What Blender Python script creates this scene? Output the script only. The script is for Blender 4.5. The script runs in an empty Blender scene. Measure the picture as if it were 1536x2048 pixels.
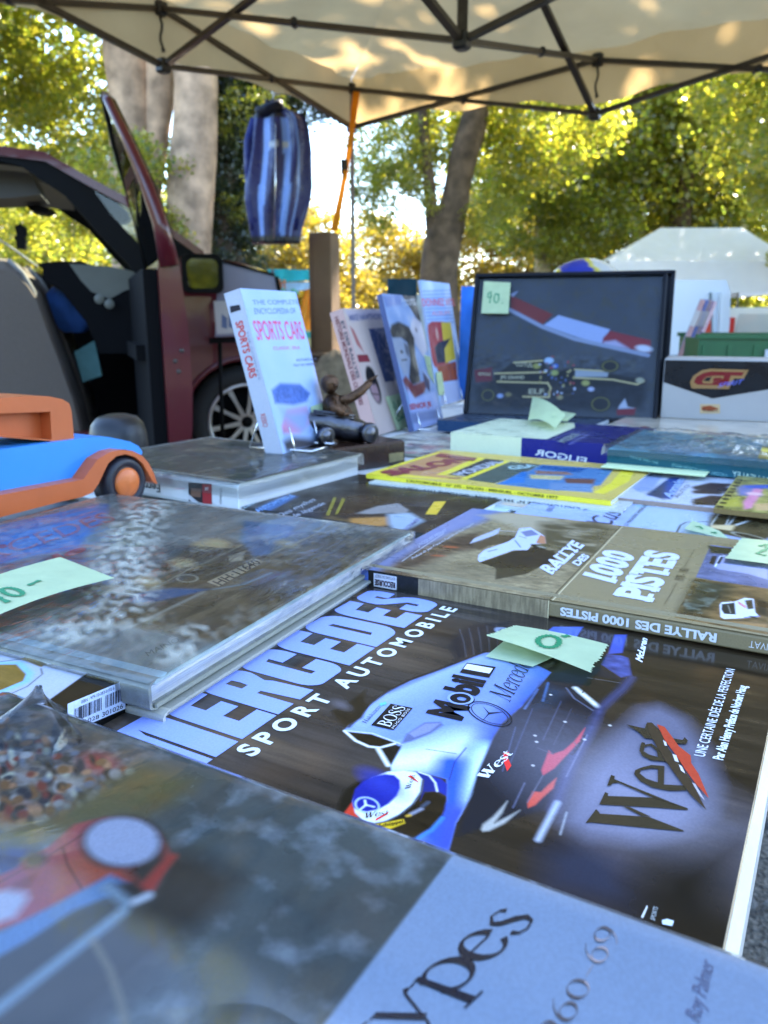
import bpy, math, random
import numpy as np
from mathutils import Vector, Matrix
from mathutils.geometry import tessellate_polygon
R=math.radians; PI=math.pi
rng=np.random.default_rng(7); random.seed(7)
S=bpy.context.scene; COL=S.collection
# ---------------------------------------------------------------- camera, sky, sun, exposure
CAM_Z=0.93; F=1580.0; CX,CY,YH=768.0,1024.0,640.0
TH=math.atan((CY-YH)/F); SN,CS=math.sin(TH),math.cos(TH)
cd=bpy.data.cameras.new('camera'); cam=bpy.data.objects.new('camera',cd); COL.objects.link(cam)
cam.location=(0,0,CAM_Z); cam.rotation_euler=(PI/2-TH,0,0)
cd.sensor_fit='VERTICAL'; cd.sensor_height=36.0; cd.lens=36.0*F/2048; cd.clip_start=0.02; cd.clip_end=3000
cd.dof.use_dof=True; cd.dof.focus_distance=0.385; cd.dof.aperture_fstop=cd.lens/1000/0.0018
S.camera=cam
SUN_AZ,SUN_EL=R(38),R(40)      # azimuth clockwise from +Y (ahead), to the right
W=bpy.data.worlds.new('World'); S.world=W; W.use_nodes=True
nt=W.node_tree; nt.nodes.clear()
sky=nt.nodes.new('ShaderNodeTexSky'); sky.sky_type='NISHITA'; sky.sun_disc=False
sky.sun_elevation=SUN_EL; sky.sun_rotation=SUN_AZ; sky.air_density=1.0; sky.dust_density=0.6; sky.ozone_density=3.0
bg=nt.nodes.new('ShaderNodeBackground'); bg.inputs[1].default_value=0.15
wo=nt.nodes.new('ShaderNodeOutputWorld'); nt.links.new(sky.outputs[0],bg.inputs[0]); nt.links.new(bg.outputs[0],wo.inputs[0])
sl=bpy.data.lights.new('sun','SUN'); sl.energy=4.6; sl.angle=R(0.5); sl.color=(1.0,0.90,0.74)
so=bpy.data.objects.new('sun',sl); COL.objects.link(so); so.location=(8,10,12)
SUN_DIR=Vector((math.sin(SUN_AZ)*math.cos(SUN_EL),math.cos(SUN_AZ)*math.cos(SUN_EL),math.sin(SUN_EL)))
so.rotation_euler=SUN_DIR.to_track_quat('Z','Y').to_euler()
S.view_settings.view_transform='Standard'; S.view_settings.look='None'; S.view_settings.gamma=1.0
S.view_settings.exposure=2.85; S.view_settings.use_curve_mapping=False
S.cycles.use_denoising=True
try: S.cycles.denoiser='OPENIMAGEDENOISE'
except Exception: pass
S.cycles.max_bounces=10; S.cycles.transparent_max_bounces=24; S.cycles.diffuse_bounces=4; S.cycles.caustics_reflective=False; S.cycles.caustics_refractive=False
S.cycles.sample_clamp_indirect=6.0
# ---------------------------------------------------------------- pixel -> place helpers (photo pixels, 1536x2048)
def ray(x,y):
    X=(x-CX)/F; Y=(y-CY)/F
    return Vector((X,CS-Y*SN,-(SN+Y*CS)))
def onz(x,y,z):
    r=ray(x,y); t=(z-CAM_Z)/r.z
    return Vector((r.x*t,r.y*t,z))
def at(x,y,Y):
    r=ray(x,y); t=Y/r.y
    return Vector((r.x*t,Y,CAM_Z+r.z*t))
# ---------------------------------------------------------------- colours
def lin(c):
    c=np.asarray(c,dtype=float)/255.0
    return np.where(c<=0.04045,c/12.92,((c+0.055)/1.055)**2.4)
def C(*c): return tuple(lin(c))
WB=lin((186,200,236))
def PC(r,g,b,k=1.0):                  # own colour of a print that reads (r,g,b) in the blue open shade
    return tuple(np.clip(lin((r,g,b))/WB*0.80*k,0.004,0.88))
# ---------------------------------------------------------------- materials
def newmat(name):
    m=bpy.data.materials.new(name); m.use_nodes=True
    return m,m.node_tree.nodes,m.node_tree.links,m.node_tree.nodes['Principled BSDF']
def mat(name,col,rough=0.5,metal=0.0,noise=0.0,scale=20.0,bump=0.0,bscale=60.0,coat=0.0,spec=0.5):
    m,n,l,p=newmat(name)
    p.inputs['Base Color'].default_value=(*col,1); p.inputs['Roughness'].default_value=rough; p.inputs['Metallic'].default_value=metal
    p.inputs['Specular IOR Level'].default_value=spec
    p.inputs['Coat Weight'].default_value=coat; p.inputs['Coat Roughness'].default_value=0.06
    tc=n.new('ShaderNodeTexCoord')
    if noise>0:
        t=n.new('ShaderNodeTexNoise'); t.inputs['Scale'].default_value=scale; t.inputs['Detail'].default_value=5
        l.new(tc.outputs['Object'],t.inputs['Vector'])
        mx=n.new('ShaderNodeMix'); mx.data_type='RGBA'; mx.blend_type='MULTIPLY'; mx.inputs[0].default_value=1.0
        mr=n.new('ShaderNodeMapRange'); mr.inputs[1].default_value=0.3; mr.inputs[2].default_value=0.7; mr.inputs[3].default_value=1-noise; mr.inputs[4].default_value=1+noise
        l.new(t.outputs[0],mr.inputs[0]); mx.inputs[6].default_value=(*col,1); l.new(mr.outputs[0],mx.inputs[7]); l.new(mx.outputs[2],p.inputs['Base Color'])
    if bump>0:
        t=n.new('ShaderNodeTexNoise'); t.inputs['Scale'].default_value=bscale; t.inputs['Detail'].default_value=6
        l.new(tc.outputs['Object'],t.inputs['Vector'])
        b=n.new('ShaderNodeBump'); b.inputs['Strength'].default_value=bump; b.inputs['Distance'].default_value=0.01
        l.new(t.outputs[0],b.inputs['Height']); l.new(b.outputs[0],p.inputs['Normal'])
    return m
def printmat(name,rough=0.3,coat=0.0,bump=0.0,spec=0.5,tint=1.0,bscale=9.0):        # printed surface: colour comes from the mesh's print
    m,n,l,p=newmat(name)
    a=n.new('ShaderNodeVertexColor'); a.layer_name='Col'
    tc=n.new('ShaderNodeTexCoord')
    t=n.new('ShaderNodeTexNoise'); t.inputs['Scale'].default_value=900; t.inputs['Detail'].default_value=3; l.new(tc.outputs['Object'],t.inputs['Vector'])
    mr=n.new('ShaderNodeMapRange'); mr.inputs[1].default_value=0.3; mr.inputs[2].default_value=0.7; mr.inputs[3].default_value=0.93*tint; mr.inputs[4].default_value=1.07*tint
    l.new(t.outputs[0],mr.inputs[0])
    mx=n.new('ShaderNodeMix'); mx.data_type='RGBA'; mx.blend_type='MULTIPLY'; mx.inputs[0].default_value=1.0
    l.new(a.outputs[0],mx.inputs[6]); l.new(mr.outputs[0],mx.inputs[7]); l.new(mx.outputs[2],p.inputs['Base Color'])
    # fingerprints and rubbing in the gloss
    t3=n.new('ShaderNodeTexNoise'); t3.inputs['Scale'].default_value=28; t3.inputs['Detail'].default_value=6; l.new(tc.outputs['Object'],t3.inputs['Vector'])
    m3=n.new('ShaderNodeMapRange'); m3.inputs[1].default_value=0.35; m3.inputs[2].default_value=0.75; m3.inputs[3].default_value=rough*0.75; m3.inputs[4].default_value=rough*1.6
    l.new(t3.outputs[0],m3.inputs[0]); l.new(m3.outputs[0],p.inputs['Roughness'])
    p.inputs['Coat Weight'].default_value=coat; p.inputs['Coat Roughness'].default_value=0.05
    p.inputs['Specular IOR Level'].default_value=spec
    if bump>0:
        t2=n.new('ShaderNodeTexNoise'); t2.inputs['Scale'].default_value=bscale; t2.inputs['Detail'].default_value=2; l.new(tc.outputs['Object'],t2.inputs['Vector'])
        b=n.new('ShaderNodeBump'); b.inputs['Strength'].default_value=bump; b.inputs['Distance'].default_value=0.01
        l.new(t2.outputs[0],b.inputs['Height']); l.new(b.outputs[0],p.inputs['Normal'])
        if coat: l.new(b.outputs[0],p.inputs['Coat Normal'])
    return m
def filmmat(name,scale=(60,14,30),strength=0.5,haze=0.06,rot=0.0,ior=1.6,painted_glint=False):         # clear crinkled plastic film
    m,n,l,p=newmat(name); n.remove(p)
    out=n['Material Output']; tc=n.new('ShaderNodeTexCoord')
    mp=n.new('ShaderNodeMapping'); mp.inputs['Scale'].default_value=scale; mp.inputs['Rotation'].default_value=(0,0,rot); l.new(tc.outputs['Object'],mp.inputs[0])
    t=n.new('ShaderNodeTexNoise'); t.inputs['Scale'].default_value=1.0; t.inputs['Detail'].default_value=5; t.inputs['Roughness'].default_value=0.6; t.inputs['Distortion'].default_value=0.6; l.new(mp.outputs[0],t.inputs['Vector'])
    # crinkles gather in bands
    t2=n.new('ShaderNodeTexNoise'); t2.inputs['Scale'].default_value=7; t2.inputs['Detail'].default_value=2; l.new(tc.outputs['Object'],t2.inputs['Vector'])
    mr=n.new('ShaderNodeMapRange'); mr.inputs[1].default_value=0.44; mr.inputs[2].default_value=0.62; mr.inputs[3].default_value=0.06; mr.inputs[4].default_value=1.0; l.new(t2.outputs[0],mr.inputs[0])
    mu=n.new('ShaderNodeMath'); mu.operation='MULTIPLY'; l.new(t.outputs[0],mu.inputs[0]); l.new(mr.outputs[0],mu.inputs[1])
    b=n.new('ShaderNodeBump'); b.inputs['Strength'].default_value=strength; b.inputs['Distance'].default_value=0.012; l.new(mu.outputs[0],b.inputs['Height'])
    tr=n.new('ShaderNodeBsdfTransparent'); tr.inputs[0].default_value=(0.94,0.95,0.96,1)
    gl=n.new('ShaderNodeBsdfGlossy'); gl.inputs['Roughness'].default_value=0.08; l.new(b.outputs[0],gl.inputs['Normal'])
    df=n.new('ShaderNodeBsdfDiffuse'); df.inputs[0].default_value=(0.86,0.82,0.66,1)
    fr=n.new('ShaderNodeFresnel'); fr.inputs['IOR'].default_value=ior; l.new(b.outputs[0],fr.inputs['Normal'])
    m1=n.new('ShaderNodeMixShader'); l.new(fr.outputs[0],m1.inputs[0]); l.new(tr.outputs[0],m1.inputs[1]); l.new(gl.outputs[0],m1.inputs[2])
    m2=n.new('ShaderNodeMixShader'); m2.inputs[0].default_value=haze; l.new(m1.outputs[0],m2.inputs[1]); l.new(df.outputs[0],m2.inputs[2])
    if painted_glint:        # pale streaks along the creases, painted reflections of bright leaves and sky
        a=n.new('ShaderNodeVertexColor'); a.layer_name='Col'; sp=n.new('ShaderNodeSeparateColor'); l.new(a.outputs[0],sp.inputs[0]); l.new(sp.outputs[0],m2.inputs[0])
    l.new(m2.outputs[0],out.inputs[0])
    return m
def glassmat(name,tint=(0.9,0.95,0.93),rough=0.0,ior=1.45):
    m,n,l,p=newmat(name); n.remove(p); out=n['Material Output']
    tr=n.new('ShaderNodeBsdfTransparent'); tr.inputs[0].default_value=(*tint,1)
    gl=n.new('ShaderNodeBsdfGlossy'); gl.inputs['Roughness'].default_value=rough
    fr=n.new('ShaderNodeFresnel'); fr.inputs['IOR'].default_value=ior
    m1=n.new('ShaderNodeMixShader'); l.new(fr.outputs[0],m1.inputs[0]); l.new(tr.outputs[0],m1.inputs[1]); l.new(gl.outputs[0],m1.inputs[2]); l.new(m1.outputs[0],out.inputs[0])
    return m
def clothmat(name,col,trans,tcol,noise=0.12,scale=3.0,bump=0.3,bscale=8.0,nodiff=False):      # thin sheet that lets light through
    m,n,l,p=newmat(name); n.remove(p); out=n['Material Output']; tc=n.new('ShaderNodeTexCoord')
    t=n.new('ShaderNodeTexNoise'); t.inputs['Scale'].default_value=scale; t.inputs['Detail'].default_value=5; l.new(tc.outputs['Object'],t.inputs['Vector'])
    mr=n.new('ShaderNodeMapRange'); mr.inputs[1].default_value=0.3; mr.inputs[2].default_value=0.7; mr.inputs[3].default_value=1-noise; mr.inputs[4].default_value=1+noise; l.new(t.outputs[0],mr.inputs[0])
    d=n.new('ShaderNodeBsdfDiffuse'); tl=n.new('ShaderNodeBsdfTranslucent')
    for sh,cc in ((d,col),(tl,tcol)):
        mx=n.new('ShaderNodeMix'); mx.data_type='RGBA'; mx.blend_type='MULTIPLY'; mx.inputs[0].default_value=1; mx.inputs[6].default_value=(*cc,1); l.new(mr.outputs[0],mx.inputs[7]); l.new(mx.outputs[2],sh.inputs[0])
    if bump>0:
        t2=n.new('ShaderNodeTexNoise'); t2.inputs['Scale'].default_value=bscale; t2.inputs['Detail'].default_value=4; l.new(tc.outputs['Object'],t2.inputs['Vector'])
        b=n.new('ShaderNodeBump'); b.inputs['Strength'].default_value=bump; b.inputs['Distance'].default_value=0.03; l.new(t2.outputs[0],b.inputs['Height']); l.new(b.outputs[0],d.inputs['Normal'])
    mxs=n.new('ShaderNodeMixShader'); mxs.inputs[0].default_value=trans; l.new(d.outputs[0],mxs.inputs[1]); l.new(tl.outputs[0],mxs.inputs[2]); l.new(mxs.outputs[0],out.inputs[0])
    return m
M_PRINT=printmat('gloss_print',0.30,spec=0.22,bump=0.06)
M_UP=printmat('upright_print',0.5,spec=0.12)
M_LAM=printmat('laminated_print',0.15,coat=0.12,bump=0.16,spec=0.24,bscale=7)
M_MATT=printmat('matt_print',0.55,spec=0.35)
M_PAPER=printmat('paper_stock',0.75,spec=0.2)
M_FILM=filmmat('clear_film')
M_FILM2=filmmat('crinkled_film',(26,95,60),0.8,0.0,ior=1.5,painted_glint=True)
M_BLACK=mat('black_plastic',(0.012,0.012,0.014),0.4)
M_STEEL=mat('dark_steel',(0.09,0.085,0.08),0.45,0.7,noise=0.15)
M_WIRE=mat('chrome_wire',(0.75,0.75,0.77),0.18,1.0)
# ---------------------------------------------------------------- mesh builder (positions + colours + material slots)
class MB:
    def __init__(s): s.v=[]; s.f=[]; s.c=[]; s.mi=[]; s.mats=[]; s.blocks=[]; s.sm=[]
    def slot(s,m):
        if m not in s.mats: s.mats.append(m)
        return s.mats.index(m)
    def add(s,vs,fs,m,col=(0.8,0.8,0.8),cols=None,smooth=False):
        k=len(s.v); i=s.slot(m)
        s.v.extend([tuple(q) for q in vs]); s.f.extend([[a+k for a in f] for f in fs]); s.mi.extend([i]*len(fs)); s.sm.extend([smooth]*len(fs))
        s.c.extend([tuple(q) for q in cols] if cols is not None else [tuple(col)]*len(vs))
    def grid(s,P,colr,m,smooth=True):      # P: (ny,nx,3) array, colr: (ny,nx,3) array
        s.blocks.append((np.asarray(P,np.float32),np.asarray(colr,np.float32),s.slot(m),smooth))
    def quad(s,a,b,c,d,m,col=(0.8,0.8,0.8)): s.add([a,b,c,d],[[0,1,2,3]],m,col)
    def box(s,lo,hi,m,col=(0.8,0.8,0.8),T=None,bev=0.0):
        x0,y0,z0=lo; x1,y1,z1=hi
        if bev>0:
            b=min(bev,(x1-x0)*.49,(y1-y0)*.49,(z1-z0)*.49); vs=[]
            for z,i in ((z0,b),(z0+b,0),(z1-b,0),(z1,b)):
                xl,xh,yl,yh=x0+i,x1-i,y0+i,y1-i
                vs+=[(xl+b,yl,z),(xh-b,yl,z),(xh,yl+b,z),(xh,yh-b,z),(xh-b,yh,z),(xl+b,yh,z),(xl,yh-b,z),(xl,yl+b,z)]
            fs=[[7,6,5,4,3,2,1,0],[24,25,26,27,28,29,30,31]]
            for k in range(3):
                for q in range(8):
                    a=k*8+q; c=k*8+(q+1)%8; fs.append([a,c,c+8,a+8])
        else:
            vs=[(x0,y0,z0),(x1,y0,z0),(x1,y1,z0),(x0,y1,z0),(x0,y0,z1),(x1,y0,z1),(x1,y1,z1),(x0,y1,z1)]
            fs=[[3,2,1,0],[4,5,6,7],[0,1,5,4],[1,2,6,5],[2,3,7,6],[3,0,4,7]]
        if T is not None: vs=[T@Vector(q) for q in vs]
        s.add(vs,fs,m,col)
    def prism(s,pts,z0,z1,m,col=(0.8,0.8,0.8),T=None):     # outline in xy, from z0 to z1
        n=len(pts); tri=tessellate_polygon([[Vector((p[0],p[1],0)) for p in pts]])
        area=sum(pts[i][0]*pts[(i+1)%n][1]-pts[(i+1)%n][0]*pts[i][1] for i in range(n))
        vs=[Vector((p[0],p[1],z0)) for p in pts]+[Vector((p[0],p[1],z1)) for p in pts]
        fs=[]
        for t in tri:
            a,b,c=t
            sg=(pts[b][0]-pts[a][0])*(pts[c][1]-pts[a][1])-(pts[b][1]-pts[a][1])*(pts[c][0]-pts[a][0])
            if sg<0: a,b,c=c,b,a
            fs.append([a+n,b+n,c+n]); fs.append([c,b,a])
        for i in range(n):
            j=(i+1)%n; fs.append([i,j,j+n,i+n] if area>0 else [j,i,i+n,j+n])
        if T is not None: vs=[T@v for v in vs]
        s.add(vs,fs,m,col)
    def flat(s,pts,z,m,col=(.5,.5,.5),T=None,holes=()):            # flat polygon (may be concave, may have holes)
        loops=[[Vector((p[0],p[1],0)) for p in pts]]+[[Vector((p[0],p[1],0)) for p in h] for h in holes]
        al=[v for lp in loops for v in lp]; tri=tessellate_polygon(loops); fs=[]
        for a,b,c in tri:
            sg=(al[b].x-al[a].x)*(al[c].y-al[a].y)-(al[b].y-al[a].y)*(al[c].x-al[a].x)
            fs.append([a,b,c] if sg>0 else [c,b,a])
        vs=[Vector((v.x,v.y,z)) for v in al]
        if T is not None: vs=[T@v for v in vs]
        s.add(vs,fs,m,col)
    def tube(s,path,r,m,col=(0.8,0.8,0.8),n=8,smooth=True,caps=True,flatk=1.0):
        path=[Vector(p) for p in path]; L=len(path); rs=r if hasattr(r,'__len__') else [r]*L
        vs=[];fs=[]; up=None
        for i,p in enumerate(path):
            d=(path[min(i+1,L-1)]-path[max(i-1,0)])
            d=d.normalized() if d.length>1e-9 else Vector((0,0,1))
            if up is None: up=Vector((0,0,1)) if abs(d.z)<0.9 else Vector((1,0,0))
            a=d.cross(up).normalized(); up=a.cross(d).normalized()
            for k in range(n):
                t=2*PI*k/n; vs.append(p+(a*math.cos(t)+up*math.sin(t)*flatk)*rs[i])
        for i in range(L-1):
            for k in range(n):
                q=(k+1)%n; fs.append([i*n+k,i*n+q,(i+1)*n+q,(i+1)*n+k])
        if caps: fs.append(list(range(n))[::-1]); fs.append([(L-1)*n+k for k in range(n)])
        s.add(vs,fs,m,col,smooth=smooth)
    def bar(s,a,b,w,h,m,col=(0.8,0.8,0.8)):               # square bar between two points
        a,b=Vector(a),Vector(b); d=(b-a).normalized(); up=Vector((0,0,1)) if abs(d.z)<0.95 else Vector((1,0,0))
        x=d.cross(up).normalized(); y=x.cross(d).normalized(); vs=[]
        for p in (a,b):
            for i,j in ((-1,-1),(1,-1),(1,1),(-1,1)): vs.append(p+x*i*w/2+y*j*h/2)
        s.add(vs,[[3,2,1,0],[4,5,6,7],[0,1,5,4],[1,2,6,5],[2,3,7,6],[3,0,4,7]],m,col)
    def lathe(s,prof,m,col=(0.8,0.8,0.8),n=32,T=None,smooth=True):   # prof: (r,z) list, axis z
        vs=[];fs=[]
        for r,z in prof:
            for k in range(n): vs.append(Vector((r*math.cos(2*PI*k/n),r*math.sin(2*PI*k/n),z)))
        for i in range(len(prof)-1):
            for k in range(n):
                q=(k+1)%n; fs.append([i*n+k,i*n+q,(i+1)*n+q,(i+1)*n+k])
        if T is not None: vs=[T@v for v in vs]
        s.add(vs,fs,m,col,smooth=smooth)
    def sheet(s,fn,nu,nv,m,col=(0.8,0.8,0.8),smooth=True):   # fn(a,b)->point, a,b in 0..1
        vs=[fn(i/nu,j/nv) for j in range(nv+1) for i in range(nu+1)]
        fs=[[j*(nu+1)+i,j*(nu+1)+i+1,(j+1)*(nu+1)+i+1,(j+1)*(nu+1)+i] for j in range(nv) for i in range(nu)]
        s.add(vs,fs,m,col,smooth=smooth)
    def build(s,name,parent=None,loc=None,rot=None):
        V=[np.asarray(s.v,np.float32).reshape(-1,3)]; Cc=[np.asarray(s.c,np.float32).reshape(-1,3)]
        base=len(s.v); lv=[np.asarray([i for f in s.f for i in f],np.int32)]; ll=[np.asarray([len(f) for f in s.f],np.int32)]
        mi=[np.asarray(s.mi,np.int32)]; sm=[np.asarray(s.sm,bool)]
        for P,cl,i,smo in s.blocks:
            ny,nx,_=P.shape; V.append(P.reshape(-1,3)); Cc.append(cl.reshape(-1,3))
            a=(np.arange(ny-1)[:,None]*nx+np.arange(nx-1)[None,:]).ravel()+base
            lv.append(np.stack([a,a+1,a+1+nx,a+nx],1).ravel().astype(np.int32)); ll.append(np.full(len(a),4,np.int32)); mi.append(np.full(len(a),i,np.int32)); sm.append(np.full(len(a),smo))
            base+=ny*nx
        V=np.concatenate(V); Cc=np.concatenate(Cc); lv=np.concatenate(lv); ll=np.concatenate(ll); mi=np.concatenate(mi); sm=np.concatenate(sm)
        me=bpy.data.meshes.new(name); me.vertices.add(len(V)); me.vertices.foreach_set('co',V.ravel())
        me.loops.add(len(lv)); me.loops.foreach_set('vertex_index',lv); me.polygons.add(len(ll))
        st=np.zeros(len(ll),np.int32); st[1:]=np.cumsum(ll)[:-1]; me.polygons.foreach_set('loop_start',st); me.polygons.foreach_set('loop_total',ll)
        me.update(calc_edges=True)
        for m in s.mats: me.materials.append(m)
        me.polygons.foreach_set('material_index',mi); me.polygons.foreach_set('use_smooth',sm)
        ca=me.color_attributes.new('Col','FLOAT_COLOR','POINT'); ca.data.foreach_set('color',np.concatenate([Cc,np.ones((len(Cc),1),np.float32)],1).ravel())
        me.validate(); me.update()
        o=bpy.data.objects.new(name,me); COL.objects.link(o)
        if parent is not None: o.parent=parent
        if loc is not None: o.location=loc
        if rot is not None: o.rotation_euler=rot
        return o
def tag(o,label,cat,group=None,kind=None):
    if label: o['label']=label
    if cat: o['category']=cat
    if group: o['group']=group
    if kind: o['kind']=kind
    return o
def thing(name,label,cat,loc=(0,0,0),rotz=0.0,group=None):
    o=bpy.data.objects.new(name,None); o.empty_display_size=0.05; COL.objects.link(o); o.location=loc; o.rotation_euler=(0,0,rotz)
    return tag(o,label,cat,group)
def struct(o): o['kind']='structure'; return o
# ---------------------------------------------------------------- lettering
_gl={}
def glyphs(body,bold=0.0,space=1.0,shear=0.0):
    key=(body,bold,space,shear)
    if key not in _gl:
        cu=bpy.data.curves.new('lettering','FONT'); cu.body=body; cu.size=1.0; cu.offset=bold; cu.space_character=space; cu.shear=shear; cu.resolution_u=4
        o=bpy.data.objects.new('lettering',cu); COL.objects.link(o); bpy.context.view_layer.update()
        me=bpy.data.meshes.new_from_object(o)
        vs=[(v.co.x,v.co.y) for v in me.vertices]; fs=[list(p.vertices) for p in me.polygons]
        bpy.data.objects.remove(o); bpy.data.curves.remove(cu); bpy.data.meshes.remove(me)
        if vs:
            x0=min(v[0] for v in vs); x1=max(v[0] for v in vs)
        else: x0,x1=0,1
        _gl[key]=(vs,fs,x0,x1)
    return _gl[key]
CAPH=0.682
def letter(mb,body,p0,p1,ptop,z,m,col,T=None,bold=0.0,space=1.0,shear=0.0,caph=CAPH):
    """lay a line of type from p0 to p1 on its baseline, capitals reaching ptop above p0 (2D points of the surface)"""
    vs,fs,x0,x1=glyphs(body,bold,space,shear)
    p0=np.array(p0,float);p1=np.array(p1,float);pt=np.array(ptop,float)
    ex=(p1-p0)/(x1-x0); ey=(pt-p0)/caph
    q=[p0+ex*(a-x0)+ey*b for a,b in vs]
    q=[Vector((a,b,z)) for a,b in q]
    det=ex[0]*ey[1]-ex[1]*ey[0]
    ff=[]
    for f in fs:
        a,b,c=q[f[0]],q[f[1]],q[f[2]]
        sg=(b.x-a.x)*(c.y-a.y)-(b.y-a.y)*(c.x-a.x)
        ff.append(f if sg>0 else f[::-1])
    if T is not None: q=[T@v for v in q]
    mb.add(q,ff,m,col)
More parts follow.
